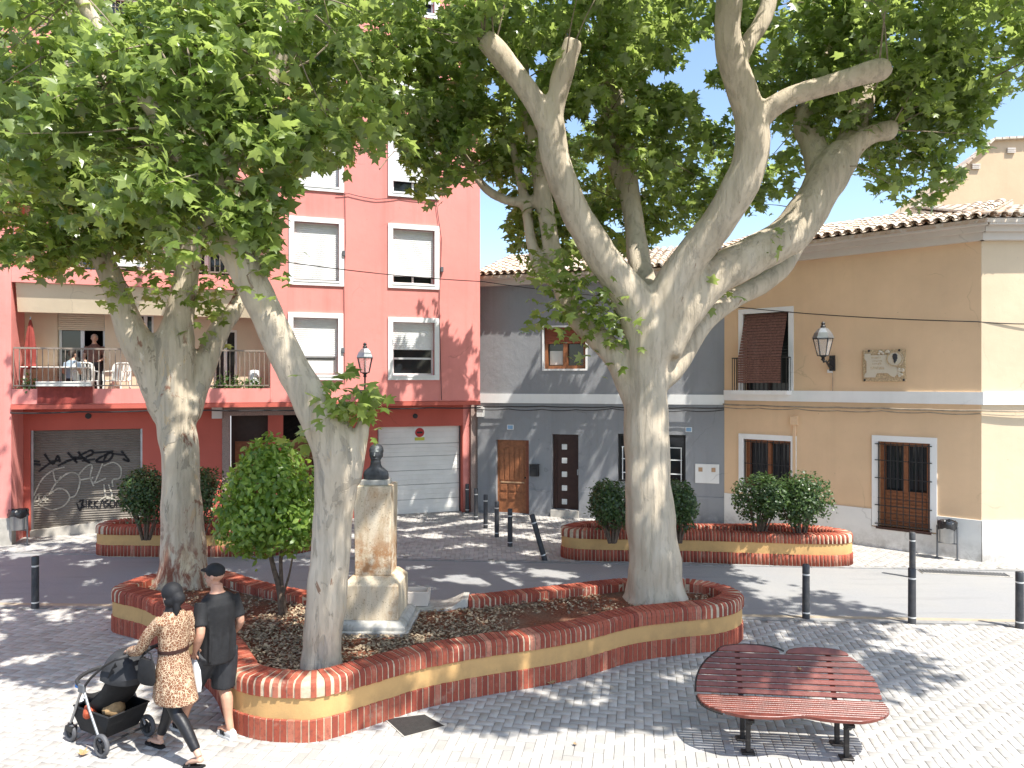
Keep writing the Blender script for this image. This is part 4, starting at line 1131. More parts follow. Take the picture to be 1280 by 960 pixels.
BOUND = [(-400, 340), (0, 348), (60, 350), (100, 335), (130, 305), (160, 325), (200, 350), (240, 335), (262, 310), (290, 300), (330, 325), (352, 338), (366, 235), (400, 205), (430, 215), (445, 185), (470, 195), (490, 160),
         (505, 205), (525, 250), (548, 258), (560, 232), (600, 222), (625, 240), (642, 330), (675, 335), (700, 325), (760, 318), (800, 310), (860, 300), (880, 270), (920, 258), (965, 266), (985, 235), (1010, 205),
         (1060, 190), (1074, 250), (1110, 252), (1150, 262), (1190, 240), (1206, 215), (1240, 182), (1258, 112), (1290, 95), (1400, 60), (1800, -50)]
BX, BY = np.array([b[0] for b in BOUND]), np.array([b[1] for b in BOUND])
GAPS = np.array([(882, 66, 26), (866, 98, 24), (893, 128, 24), (845, 92, 14), (662, 92, 14), (676, 70, 13), (820, 98, 16), (716, 158, 17), (738, 143, 10), (1052, 238, 34), (1010, 262, 26), (893, 290, 16), (925, 150, 14), (955, 60, 10), (800, 230, 9), (612, 265, 26),
                 (617, 110, 11), (610, 235, 14), (655, 210, 9), (742, 205, 9), (706, 62, 9), (1265, 160, 40), (965, 180, 15), (1210, 200, 18), (970, 255, 13), (540, 12, 14), (452, 32, 12), (398, 225, 14), (455, 150, 9), (300, 218, 12), (125, 100, 14)])
COT = 1 / math.tan(SUN_EL)
LIT_Y = np.array([5, 7.0, 7.6, 8.2, 8.6, 9.2, 10, 12, 14, 16, 22]); LIT_X = np.array([-2, .9, 1.9, 2.9, 4.2, 5.2, 5.7, 6.4, 6.9, 7.6, 8.5])
def keep_leaf(p, seed=0):
    """crown outline: where the crowns of the square end, seen from its bench side, and where their shade ends on the ground"""
    rg = np.random.default_rng(seed); n = len(p)
    y = np.maximum(p[:, 1], .3); px = CX + F * p[:, 0] / y; py = HY - F * (p[:, 2] - H) / y
    j = rg.normal(0, 7, n)
    ok = (py < np.interp(px, BX, BY) + j) & (p[:, 1] > 4.6)
    for gx, gy, gr in GAPS:
        ok &= ~((px - gx) ** 2 + (py - gy) ** 2 < (gr * rg.uniform(.75, 1.1, n)) ** 2)
    gx_ = p[:, 0] - p[:, 2] * COT * SUN_H.x; gy_ = p[:, 1] - p[:, 2] * COT * SUN_H.y
    lit = (gx_ > np.interp(gy_, LIT_Y, LIT_X) + rg.normal(0, .28, n)) & (gy_ < 16)
    ok &= ~lit
    lit2 = (gy_ < 7.42 + rg.normal(0, .2, n)) & (gx_ > -3.0)
    ok &= ~(lit2 & (rg.random(n) < .80))
    lit3 = (gy_ < 8.3) & (gx_ < -3.2)
    ok &= ~(lit3 & (rg.random(n) < .25))
    # openings in the crowns along the sun's direction: the flecks of light on the ground
    s = np.sin(2.9 * gx_ + 1.9 * np.sin(2.1 * gy_ + .5)) + np.sin(4.3 * gy_ + 2.1 * np.sin(1.7 * gx_))
    th = np.where((gx_ < -2.6) | (gy_ > 11.8), .95, 1.55)
    ok &= ~((s + rg.normal(0, .12, n) > th) & (gy_ > 7.0) & (rg.random(n) < .93))
    return ok
def crown_leaves(blobs, per, seed, smin=.13, smax=.23):
    rg = np.random.default_rng(seed); P_, Sz, N_, T_ = [], [], [], []
    for (c, r, ncl) in blobs:
        d = rg.normal(size=(ncl, 3)); d /= np.linalg.norm(d, axis=1, keepdims=True)
        rad = rg.uniform(.25, 1, ncl) ** (1 / 2.2)
        cc = np.array(c) + d * np.array(r) * rad[:, None]
        ncl_ = ncl; k = rg.integers(per, per * 3, ncl); k = (k * 1.5).astype(int); k[rg.random(ncl) < .56] = 0
        idx = np.repeat(np.arange(ncl), k); m = len(idx)
        # a drooping spray of leaves along each twig
        tw = rg.normal(size=(ncl, 3)) * np.array([1, 1, .45]) + d * .7 + np.array([0, 0, -.25]); tw /= np.linalg.norm(tw, axis=1, keepdims=True)
        t = rg.uniform(-.34, .34, m); q = cc[idx] + tw[idx] * t[:, None] + rg.normal(0, .085, (m, 3))
        q[:, 2] -= (t + .34) ** 2 * .25
        nn = rg.normal(0, .62, (m, 3)) + np.array([.15, -.18, .75])
        tt = tw[idx] * .8 + rg.normal(0, .6, (m, 3)) + np.array([0, 0, -.55])
        P_.append(q); Sz.append(smin * .8 + (smax * 1.15 - smin * .8) * rg.random(m) ** 1.5); N_.append(nn); T_.append(tt)
    P_, Sz, N_, T_ = map(np.concatenate, (P_, Sz, N_, T_))
    ok = keep_leaf(P_, seed + 1)
    return P_[ok], Sz[ok], N_[ok], T_[ok]
LEAF_ONE = None
def tree(label, base, limbs, blobs, extra, per, seed, vox, smin, smax, twigs, bark='bark'):
    global LEAF_ONE
    root = empty('plane_tree', base, 0, label, 'tree')
    inv = Vector(base)
    mb = MB()
    for L in limbs:
        pts = [at(x, y, d) for x, y, d, r in L]; rad = [r for *_, r in L]
        C4 = catmull([(*p, ) for p in pts], 5); Rr = catmull([Vector((r, 0, 0)) for r in rad], 5)
        mb.tube([p - inv for p in C4], [max(.02, q.x * .93) for q in Rr], 14, True, 0, .13)
    o = mb.build('trunk', M[bark], root, True); remesh(o, vox, 3)
    pos, size, nrm, tip = crown_leaves(blobs, per, seed, smin, smax)
    if extra:
        e = crown_extra(extra, seed + 5, smin, smax)
        pos, size, nrm, tip = [np.concatenate(q) for q in zip((pos, size, nrm, tip), e)]
    # nearest leaves in the frame as single leaves, the others as one mass
    y = pos[:, 1]; px = CX + F * pos[:, 0] / y; py = HY - F * (pos[:, 2] - H) / y
    inn = (px > 5) & (px < 1275) & (py > 5) & (py < 960)
    order = np.argsort(np.where(inn, y - size * 6, 1e9)); one = order[:300]; rest = order[300:]
    cr = leaves_mesh('crown', pos[rest] - np.array(base), size[rest], nrm[rest], tip[rest], M['leaf'], root)
    if LEAF_ONE is None:
        LEAF_ONE = bpy.data.meshes.new('leaf'); LEAF_ONE.from_pydata([tuple(v) for v in leaf_verts()], [], [tuple(int(i) for i in t) for t in LEAF_T]); LEAF_ONE.materials.append(M['leaf'])
    X, Y, Z = frames(nrm[one], tip[one])
    for i, k in enumerate(one):
        o = link('leaf', LEAF_ONE, cr); m_ = Matrix([(X[i][q], Y[i][q], Z[i][q]) for q in range(3)]).to_4x4(); s = float(size[k])
        o.matrix_basis = Matrix.Translation(Vector(pos[k]) - inv) @ m_ @ Matrix.Scale(s, 4)
    # thin twigs that carry the leaves
    axis = [at(x, y_, d) for L in limbs for x, y_, d, r in L[2:]]; A = np.array([tuple(a) for a in axis])
    rg = np.random.default_rng(seed + 9); mb = MB()
    for k in rg.choice(len(pos), min(twigs, len(pos)), replace=False):
        p = pos[k]; dd = np.linalg.norm(A - p, axis=1); j = rg.choice(np.argsort(dd)[:3]); a = Vector(A[j]); b = Vector(p)
        if (b - a).length > 2.0: a = b + (a - b).normalized() * .9
        mid = a.lerp(b, .5) + Vector(rg.normal(0, .12, 3)) + Vector((0, 0, .25 * (b - a).length * .4))
        pts = [p_ for p_ in catmull([a, mid, b], 3)]
        if a.z < 4.4 and b.z < 4.4: continue
        mb.tube([p_ - inv for p_ in pts], [.014 - .0018 * q for q in range(len(pts))], 4, False)
    mb.build('twigs', M['twig'], root, True, kind='stuff')
    return root
def crown_extra(list_, seed, smin, smax):
    """small low sprays of leaves on the trunks"""
    rg = np.random.default_rng(seed); P_, Sz, N_, T_ = [], [], [], []
    for (px, py, d, rx, rz_, n) in list_:
        n = int(n * 2.1)
        c = np.array(at(px, py, d)); k = d / F
        q = c + rg.normal(size=(n, 3)) * np.array([rx * k * .5, .22, rz_ * k * .5])
        P_.append(q); Sz.append(rg.uniform(smin, smax, n)); N_.append(rg.normal(0, .5, (n, 3)) + np.array([.1, -.3, .8])); T_.append(rg.normal(0, .6, (n, 3)) + np.array([0, 0, -.7]))
    return [np.concatenate(q) for q in (P_, Sz, N_, T_)]
def SH(gx, gy, z, r, n):      # a clump whose shade falls at the ground point gx, gy
    return ((gx + z * COT * SUN_H.x, gy + z * COT * SUN_H.y, z), r, n)
def B(px, py, d, r, n): return (tuple(at(px, py, d)), r, n)

# right hand tree: thick fork, four great limbs
d3 = 11.0
T3 = [
    [(820, 756, d3, .58), (820, 738, d3, .47), (817, 690, d3, .41), (811, 620, d3, .375), (808, 540, d3, .355), (807, 470, d3, .365), (812, 415, d3, .40), (816, 372, d3, .36)],
    [(806, 430, d3, .30), (790, 375, 10.9, .31), (752, 320, 10.75, .26), (718, 262, 10.6, .235), (696, 205, 10.5, .225), (688, 150, 10.4, .22)],
    [(688, 160, 10.4, .20), (664, 120, 10.3, .165), (640, 88, 10.25, .16), (618, 60, 10.2, .175), (605, 48, 10.2, .15)],
    [(688, 160, 10.4, .19), (697, 118, 10.35, .155), (706, 84, 10.3, .165), (717, 50, 10.25, .15)],
    [(822, 420, d3, .33), (842, 352, 10.85, .30), (880, 302, 10.7, .27), (916, 250, 10.5, .27), (937, 200, 10.4, .27), (938, 150, 10.3, .25), (922, 100, 10.2, .21), (911, 50, 10.1, .20), (912, 0, 10.0, .19), (922, -60, 9.9, .17), (935, -140, 9.8, .12)],
    [(936, 175, 10.4, .22), (952, 145, 10.3, .17), (985, 122, 10.2, .155), (1030, 108, 10.1, .15), (1070, 95, 10.0, .15), (1098, 88, 9.95, .165), (1110, 84, 9.95, .12)],
    [(916, 85, 10.2, .16), (936, 52, 10.25, .135), (956, 20, 10.3, .13), (966, -30, 10.35, .13), (975, -120, 10.4, .09)],
    [(828, 440, d3, .30), (850, 392, 11.0, .32), (895, 345, 11.1, .31), (945, 318, 11.2, .31), (990, 290, 11.3, .33), (1018, 250, 11.4, .33), (1038, 215, 11.5, .33), (1056, 190, 11.6, .28)],
    [(1040, 215, 11.5, .24), (1064, 186, 11.5, .20), (1090, 168, 11.45, .165), (1112, 163, 11.4, .17), (1119, 163, 11.4, .13)],
    [(1050, 205, 11.6, .27), (1068, 165, 11.8, .23), (1080, 120, 12.0, .19), (1084, 60, 12.2, .17), (1078, 10, 12.3, .16), (1085, -60, 12.4, .13)],
    [(1030, 225, 11.5, .26), (1018, 185, 11.9, .22), (1004, 150, 12.2, .18), (1022, 100, 12.5, .14), (1040, 50, 12.8, .12), (1055, -20, 13.0, .09)],
    [(815, 480, d3, .26), (842, 455, 11.3, .24), (876, 405, 11.7, .20), (915, 375, 12.1, .18), (955, 352, 12.5, .18), (985, 325, 12.9, .17), (1010, 270, 13.3, .13), (1030, 160, 13.6, .09)],
    [(798, 500, d3, .27), (775, 452, 11.1, .23), (745, 420, 11.3, .20), (716, 392, 11.5, .165), (700, 350, 11.7, .15), (688, 300, 11.8, .155), (678, 240, 11.9, .15), (666, 170, 12.0, .14), (655, 100, 12.1, .12), (650, 20, 12.2, .09)],
    [(702, 356, 11.7, .12), (676, 338, 11.8, .10), (664, 300, 11.9, .10), (656, 250, 12.0, .09), (640, 180, 12.1, .07)],
    [(676, 250, 11.9, .09), (640, 252, 12.0, .085), (610, 238, 12.1, .08), (585, 208, 12.2, .06)],
    [(815, 400, 11.2, .25), (800, 330, 11.8, .20), (790, 260, 12.3, .18), (782, 190, 12.7, .16), (770, 120, 13.0, .14), (760, 40, 13.2, .12), (752, -60, 13.4, .09)],
    [(784, 250, 12.4, .11), (765, 200, 12.8, .11), (757, 150, 13.1, .10), (750, 80, 13.3, .07)],
]
B3 = [B(560, 60, 11.5, (1.5, 1.6, 1.5), 170), B(640, 120, 12.5, (1.5, 1.6, 1.6), 170), B(720, 40, 11.5, (1.6, 1.6, 1.3), 150), B(760, 180, 13.0, (1.8, 1.8, 1.8), 300), B(850, 200, 13.2, (1.8, 1.6, 1.6), 240), B(690, 290, 12.8, (.9, 1.0, .8), 100),
      B(860, 30, 12.5, (1.7, 1.6, 1.2), 150), B(990, 40, 12.6, (1.6, 1.7, 1.4), 210), B(980, 190, 13.2, (1.3, 1.4, 1.2), 130), B(1120, 60, 11.6, (1.6, 1.6, 1.5), 280), B(1150, 160, 11.8, (1.1, 1.3, 1.2), 220), B(1220, 60, 11.3, (1.2, 1.4, 1.2), 220), B(560, 190, 12.0, (1.1, 1.2, .9), 150), B(520, 100, 11.8, (1.1, 1.3, 1.2), 160),
      ((.2, 10.5, 9.8), (3.2, 3.0, 1.4), 230), ((2.5, 10.2, 10.4), (4.2, 3.4, 1.6), 280), ((5.2, 11.5, 9.8), (3.0, 3.0, 1.6), 220), ((1.5, 13.5, 11), (4.5, 3.2, 1.8), 270), ((.8, 7.6, 9.6), (3.0, 2.2, 1.2), 180), ((4.6, 8.0, 9.6), (3.0, 2.2, 1.2), 180),
      SH(-.6, 8.9, 9.0, (1.5, 1.1, .9), 130), SH(.9, 9.0, 9.2, (1.5, 1.1, .9), 130), SH(2.4, 9.4, 9.4, (1.5, 1.1, .9), 130), SH(3.8, 10.4, 9.2, (1.5, 1.2, .9), 130), SH(1.6, 10.4, 9.6, (1.6, 1.2, .9), 130), SH(-.5, 10.3, 9.4, (1.6, 1.2, .9), 120), SH(4.6, 12.0, 9.4, (1.6, 1.4, .9), 130), SH(2.6, 12.2, 9.6, (1.8, 1.4, .9), 130),
      SH(2.4, 8.4, 8.8, (1.2, .7, .6), 90), SH(4.4, 9.6, 9.2, (1.2, .9, .8), 110), SH(.4, 8.1, 9.0, (1.6, .6, .6), 90), ((3.2, 17.6, 9.0), (3.4, 1.0, 1.2), 240), ((.4, 17.4, 9.4), (1.6, 1.0, 1.1), 120),
      SH(-4.5, 19.0, 10.2, (1.8, 1.0, .8), 90), SH(-1.5, 19.2, 10.4, (1.8, 1.0, .8), 100), SH(1.5, 18.8, 10.4, (1.8, 1.0, .8), 90), SH(-3, 17.6, 9.8, (1.6, 1.0, .8), 70)]
E3 = [(722, 372, 10.95, 60, 60, 55), (705, 350, 10.9, 40, 30, 22), (745, 400, 10.9, 50, 50, 34), (690, 330, 11.3, 46, 30, 30), (762, 405, 10.9, 26, 40, 22), (695, 395, 11.1, 30, 26, 12), (965, 305, 11.0, 16, 14, 5), (880, 372, 11.2, 22, 16, 6), (905, 365, 11.4, 20, 10, 4)]
tree('big plane tree with thick pale forking trunk at the right end of the planter', tuple(gp(820, 748, .5)), T3, B3, E3, 11, 31, .040, .10, .185, 260)
# left rear tree
d1_ = 11.8
T1 = [
    [(230, 735, d1_, .55), (230, 716, d1_, .44), (229, 690, d1_, .37), (228, 640, d1_, .335), (226, 590, d1_, .315), (222, 540, d1_, .315), (218, 495, d1_, .33)],
    [(212, 520, d1_, .26), (194, 475, 11.7, .27), (172, 430, 11.6, .26), (152, 382, 11.5, .20), (132, 332, 11.4, .175), (108, 305, 11.3, .14), (75, 270, 11.2, .12), (40, 200, 11.1, .10)],
    [(136, 345, 11.4, .12), (130, 300, 11.5, .13), (128, 250, 11.6, .13), (118, 150, 11.8, .11)],
    [(220, 515, d1_, .30), (218, 455, 11.8, .34), (219, 425, 11.8, .32), (226, 385, 11.8, .225), (233, 345, 11.8, .205), (235, 310, 11.8, .20), (231, 250, 11.7, .17), (222, 150, 11.6, .14), (210, 20, 11.5, .11)],
    [(232, 520, d1_, .24), (246, 480, 12.0, .22), (262, 440, 12.2, .195), (276, 408, 12.3, .18), (294, 385, 12.5, .15), (312, 340, 12.8, .12), (330, 250, 13.0, .09)],
]
B1 = [B(60, 260, 11.0, (1.6, 1.5, 1.0), 230), B(60, 120, 11.5, (1.8, 1.8, 1.6), 260), B(170, 230, 11.4, (1.6, 1.5, 1.2), 220), B(250, 120, 12.2, (1.9, 1.8, 1.6), 220), B(330, 100, 13.0, (1.6, 1.8, 1.5), 180), B(420, 90, 13.0, (1.5, 1.6, 1.5), 190), B(-40, 200, 10.5, (1.6, 1.8, 1.5), 120),
      ((-6.5, 12.8, 9.6), (3.4, 3.0, 1.2), 180), ((-3.0, 13.8, 9.8), (3.4, 2.6, 1.2), 170), ((-5, 14.8, 9.2), (4.2, 2.0, 1.4), 150)]
E1 = [(192, 368, 11.4, 50, 24, 26), (262, 375, 11.9, 26, 60, 34), (270, 345, 11.9, 34, 40, 22), (150, 375, 11.1, 22, 22, 9), (55, 343, 10.9, 26, 14, 8), (165, 330, 11.2, 50, 40, 24)]
tree('plane tree with red stained base at the left end of the planter, behind the couple', tuple(gp(230, 720, .5)), T1, B1, E1, 11, 51, .040, .10, .185, 170, 'bark_stained')
# leaning tree in the middle of the planter
T2 = [
    [(401, 842, 8.35, .30), (401, 826, 8.35, .25), (404, 795, 8.35, .232), (409, 745, 8.35, .235), (413, 690, 8.34, .235), (417, 640, 8.33, .245), (420, 590, 8.32, .26), (415, 550, 8.3, .27), (396, 512, 8.28, .24), (370, 470, 8.25, .205), (345, 420, 8.2, .195), (322, 370, 8.15, .20), (298, 318, 8.1, .205), (276, 278, 8.05, .20), (252, 225, 8.0, .18), (236, 150, 7.9, .16), (226, 60, 7.8, .14), (220, -40, 7.7, .11)],
    [(436, 600, 8.32, .15), (448, 560, 8.3, .105), (454, 532, 8.28, .085), (456, 512, 8.26, .06)],
    [(262, 250, 8.0, .13), (300, 180, 8.0, .11), (340, 100, 8.0, .10), (370, 0, 8.0, .08)],
    [(250, 220, 8.0, .12), (200, 150, 7.8, .10), (150, 80, 7.6, .09), (95, -10, 7.4, .07)],
]
B2 = [B(200, 120, 7.8, (1.2, 1.0, 1.0), 130), B(90, 60, 7.8, (1.1, 1.1, .9), 100), B(300, 60, 7.9, (1.1, 1.0, 1.0), 120), B(230, 230, 7.6, (.8, .7, .6), 70), B(310, 200, 8.0, (.7, .7, .7), 60), B(120, 200, 7.9, (1.0, .8, .8), 70), B(330, 265, 7.9, (.4, .5, .45), 26), B(380, 120, 8.4, (1.0, 1.0, .9), 100), B(20, 150, 8.2, (.9, .9, .8), 60),
      ((-3.2, 8.2, 8.0), (2.0, 1.2, .7), 50), ((-2.2, 9.2, 8.4), (2.2, 1.4, .7), 55), SH(-3.2, 9.0, 8.6, (1.6, .8, .6), 15), SH(-2.0, 8.6, 8.6, (1.2, .6, .5), 40), ((-2.9, 9.3, 9.3), (1.0, .8, .6), 60), ((-3.6, 10.2, 9.6), (1.0, .8, .6), 40), ((.5, 5.8, 8.9), (1.2, .9, .7), 70)]
E2 = [(420, 500, 8.1, 40, 44, 26), (450, 515, 8.15, 40, 34, 18), (462, 495, 8.2, 26, 20, 10), (385, 555, 8.5, 26, 20, 7), (330, 330, 7.9, 40, 34, 16), (300, 290, 7.8, 40, 30, 16)]
tree('leaning plane tree with smooth pale trunk between the couple and the bust', tuple(gp(401, 834, .5)), T2, B2, E2, 10, 71, .030, .10, .185, 150, 'bark_flaked')

# ------------------------------------------------------------------ shrubs
OVAL = np.array([(0, 0, 0), (.22, .3, .04), (.22, .65, .04), (0, 1, -.06), (-.22, .65, .04), (-.22, .3, .04)]); OVAL_T = np.array([(0, 1, 5), (1, 2, 5), (2, 4, 5), (2, 3, 4)])
def shrub(name, label, cat, base, blobs, n, leaf, mat, seed, stems, group=None, hang=0.0, core=0.55):
    root = empty(name, base, 0, label, cat, group); rg = np.random.default_rng(seed); P_, N_, T_ = [], [], []
    w = np.array([b[1][0] * b[1][1] for b in blobs]); w = w / w.sum()
    for (c, r), f in zip(blobs, w):
        m = int(n * f); d = rg.normal(size=(m, 3)); d /= np.linalg.norm(d, axis=1, keepdims=True)
        lump = np.array([1 + .24 * noise.noise((q[0] * 2.3 + seed, q[1] * 2.3, q[2] * 2.3)) + .14 * noise.noise((q[0] * 6, q[1] * 6 + seed, q[2] * 6)) for q in d])
        rad = np.where(rg.random(m) < .75, rg.uniform(.86, 1.05, m), rg.uniform(core, .9, m)) * lump * np.where(rg.random(m) < .06, rg.uniform(1.0, 1.2, m), 1.0)
        P_.append(np.array(c) + d * np.array(r) * rad[:, None]); N_.append(d * .9 + rg.normal(0, .55, (m, 3)) + np.array([0, 0, .35])); T_.append(d * .5 + rg.normal(0, .7, (m, 3)) + np.array([0, 0, .3 - hang]))
    P_, N_, T_ = map(np.concatenate, (P_, N_, T_))
    ok = P_[:, 2] > .06; P_, N_, T_ = P_[ok], N_[ok], T_[ok]
    leaves_mesh('foliage', P_, rg.uniform(leaf * .7, leaf * 1.25, len(P_)), N_, T_, mat, root, OVAL, OVAL_T)
    mb = MB()
    for s in stems:
        pts = catmull(s[0], 4); mb.tube(pts, [s[1] * (1 - .5 * k / len(pts)) for k in range(len(pts))], 6, True, 0, .15)
    mb.build('stem', M['bark_dark'], root, True)
    return root
def bush_stems(w, h, n, seed):
    r = random.Random(seed); out = []
    for k in range(n):
        a = r.uniform(-w, w); b = r.uniform(-.3, .3) * w
        out.append(([(a * .15, b * .2, -.05), (a * .45, b * .6, h * .3), (a * .95, b, h * .75)], .022))
    return out
sz_ = .5
def bush_at(px, py, z=.5): return tuple(gp(px, py, z))
# orange tree in the planter
b = bush_at(352, 770, .5); dd_ = b[1]; k_ = dd_ / F
ob = [((-.17, 0, 1.42), (.66, .6, .56)), ((-.12, -.1, 1.85), (.52, .5, .42)), ((-.2, .1, 2.15), (.33, .33, .30)), ((-.42, -.1, 1.25), (.40, .42, .36)), ((.18, 0, 1.25), (.36, .40, .36))]
shrub('orange_tree', 'small round clipped tree with glossy leaves and thin stems in the planter', 'small tree', b, ob, 5600, .10, M['leaf_orange'], 3,
      [([(0, 0, -.05), (-.03, .0, .35), (-.14, .02, .75), (-.25, 0, 1.3)], .045), ([(.05, .02, -.02), (.0, .02, .35), (-.02, .03, .75), (.02, 0, 1.3)], .035), ([(0.02, 0, .3), (.10, 0, .55), (.15, 0, .8)], .02)])
# hedges in the rear planters
def hedge(px0, px1, pytop, pybot, pybase, label, n, seed, dens=1.0, lumps=5):
    c = gp((px0 + px1) / 2, pybase, .5); k = c.y / F; w = (px1 - px0) / 2 * k; zt = H - (pytop - HY) * k - .5; zb = H - (pybot - HY) * k - .5
    h = (zt - zb) / 2; bl = [((0, 0, (zt + zb) / 2), (w, min(w, .75), h))]
    r = random.Random(seed)
    for q in range(lumps): bl.append(((r.uniform(-.5, .5) * w, r.uniform(-.2, .2), (zt + zb) / 2 + r.uniform(-.1, .3) * h), (w * .52, .5, h * .74)))
    return shrub('hedge_shrub', label, 'shrub', tuple(c), bl, n, .075, M['leaf_shrub'], seed, bush_stems(w, zt * .9, 16, seed), 'clipped shrubs in the rear planters')
hedge(152, 212, 586, 652, 672, 'clipped dark shrub left of the stained trunk, in front of the graffiti shutter', 4200, 11)
hedge(212, 284, 584, 652, 670, 'clipped dark shrub half hidden between the stained trunk and the small round tree', 4200, 12)
hedge(735, 796, 600, 662, 676, 'clipped dark shrub left of the big forked trunk, in front of the grey house', 3600, 13)
hedge(826, 870, 600, 664, 676, 'narrow clipped dark shrub right of the big forked trunk, under the meter cabinet', 3000, 14)
hedge(917, 978, 593, 652, 672, 'clipped dark shrub under the left barred window of the ochre house', 3600, 15)
hedge(966, 1038, 592, 656, 674, 'clipped dark shrub at the right end of the rear right planter', 4200, 16)

# ================================================================== MONUMENT
mon = empty('bust_monument', (-1.80, 9.86, .5), R(-2), 'dark bronze bust on a tall travertine pedestal standing in the planter', 'monument')
def frustum(mb, w0, d0, z0, w1, d1, z1):
    r = lambda w, d, z: [(-w / 2, -d / 2, z), (w / 2, -d / 2, z), (w / 2, d / 2, z), (-w / 2, d / 2, z)]
    mb.loft([r(w0, d0, z0), r(w1, d1, z1)])
mb = MB(); frustum(mb, 1.02, 1.02, -.06, 1.02, 1.02, .06); mb.build('plinth', M['limestone'], mon, bevel=.012)
mb = MB(); r = lambda w, z: [(-w / 2, -w / 2, z), (w / 2, -w / 2, z), (w / 2, w / 2, z), (-w / 2, w / 2, z)]
mb.loft([r(.92, .058), r(.92, .10), r(.88, .12), r(.80, .155), r(.74, .162)]); mb.build('moulding', M['limestone'], mon, bevel=.006)
mb = MB(); mb.loft([r(.72, .16), r(.72, .60), r(.70, .61), r(.52, .70)]); mb.build('base_block', M['travertine'], mon, bevel=.008)
mb = MB(); frustum(mb, .46, .46, .70, .485, .485, 1.855); mb.build('shaft', M['travertine'], mon, bevel=.01)
mb = MB(); frustum(mb, .36, .30, 1.855, .36, .30, 1.92); mb.build('bust_plate', M['limestone'], mon, bevel=.006)
mb = MB()      # head and shoulders, cast in one
sh_ = [(.15, .09, 1.90), (.168, .10, 1.92), (.172, .10, 1.985), (.155, .09, 2.03), (.125, .08, 2.055), (.085, .07, 2.085), (.07, .068, 2.12), (.068, .07, 2.16)]
mb.loft([[Vector((a * math.cos(t), b * math.sin(t) - .005 * i, z)) for t in [6.2832 * k / 16 for k in range(16)]] for i, (a, b, z) in enumerate(sh_)])
mb.ball((0, -.01, 2.255), (.085, .105, .118), 16, 10); mb.ball((0, -.03, 2.19), (.068, .078, .074), 12, 8)
mb.ball((0, .015, 2.30), (.098, .108, .088), 14, 8)
mb.tube([(0, -.105, 2.275), (0, -.128, 2.235), (0, -.10, 2.225)], [.012, .018, .014], 6)
for s in (-1, 1):
    mb.ball((s * .08, .005, 2.24), (.012, .022, .035), 8, 6); mb.tube([(s * .012, -.102, 2.287), (s * .055, -.088, 2.285)], .012, 6); mb.ball((s * .032, -.092, 2.268), .013, 8, 6)
mb.tube([(-.028, -.098, 2.195), (0, -.106, 2.197), (.028, -.098, 2.195)], .009, 6)
o = mb.build('bust', M['bronze'], mon, True); remesh(o, .0075, 1)

# ================================================================== BOLLARDS
def bollard(px, py, label, h=.85, top=None, group='anthracite bollards along the road and driveway'):
    p = gp(px, py); o = empty('bollard', p, random.uniform(0, 6), label, 'bollard', group)
    mb = MB(); mb.lathe([(.058, -.05), (.058, .0), (.055, h * .80), (.055, h * .80)], 14); mb.lathe([(.056, h * .83), (.056, h - .012), (.046, h), (.0001, h + .004)], 14); b_ = mb.build('post', M['bollard'], o, True)
    mb = MB(); mb.lathe([(.0545, h * .79), (.0545, h * .84)], 14); mb.build('reflective_ring', M['reflector'], o, True)
    mb = MB(); mb.lathe([(.0585, h * .10), (.0585, h * .125)], 14); mb.build('base_ring', M['reflector'], o, True)
    return o
bollard(44, 760, 'bollard at far left beside the road near the couple')
bollard(584, 641, 'first bollard of the driveway row, against the garage pilaster', .82)
bollard(595, 650, 'second bollard of the driveway row, in front of the grey house edge')
bollard(607, 660, 'third bollard of the driveway row, just left of the brown door')
bollard(621, 671, 'fourth bollard of the driveway row, in front of the left edge of the brown door')
bollard(637.5, 683, 'fifth and nearest upright bollard of the driveway row, in front of the brown door')
o = bollard(681, 700, 'bollard knocked askew and leaning left beside the rear right planter', .98); o.rotation_euler = (R(-4), R(-16), 0)
bollard(1007.5, 773, 'bollard at the road edge in tree shade, right of the big planter')
bollard(1140, 779, 'sunlit bollard on the near road edge, in front of another one')
bollard(1140.5, 721, 'sunlit bollard on the far side of the road, partly behind a nearer one')
bollard(1274.5, 785, 'sunlit bollard at the far right edge of the square')

# ================================================================== LITTER BINS
def bin_(px0, px1, pybase, pytop, rz, label, bag):
    a, b_ = gp(px0, pybase), gp(px1, pybase); c = (a + b_) / 2; k = c.y / F; w = (px1 - px0) * k; h = (pybase - pytop) * k
    o = empty('litter_bin', c, rz, label, 'litter bin')
    mb = MB()
    for s in (-1, 1): mb.tube([(s * w / 2, 0, 0), (s * w / 2, 0, h * .86)], .018, 8); mb.box((s * w / 2, 0, .01), (.09, .09, .02))
    mb.tube([(-w / 2, 0, h * .42), (w / 2, 0, h * .42)], .014, 8); mb.build('stand', M['iron_grey'], o, True)
    mb = MB(); rr_ = w * .43; mb.lathe([(rr_ * .86, h * .44), (rr_ * .92, h * .46), (rr_, h * .95), (rr_ * 1.03, h * .96), (rr_ * .96, h * .97), (rr_ * .94, h * .7)], 18); mb.build('drum', M['steel'], o, True)
    mb = MB(); n = 26; rings = []
    for q, (r0, z0) in enumerate(((1.09, .80), (1.13, .88), (1.10, .97), (1.02, 1.01), (.8, .98), (.55, .90))):
        rings.append([Vector((rr_ * r0 * (1 + .07 * math.sin(5 * t + q) + .05 * random.uniform(-1, 1)) * math.cos(t), rr_ * r0 * (1 + .07 * math.sin(5 * t + q) + .05 * random.uniform(-1, 1)) * math.sin(t), h * (z0 + .018 * random.uniform(-1, 1) + (.03 * math.sin(3 * t) if q == 0 else 0)))) for t in [6.2832 * i / n for i in range(n)]])
    mb.loft(rings, False); mb.build('liner', M['bag_black'], o, True)
    return o
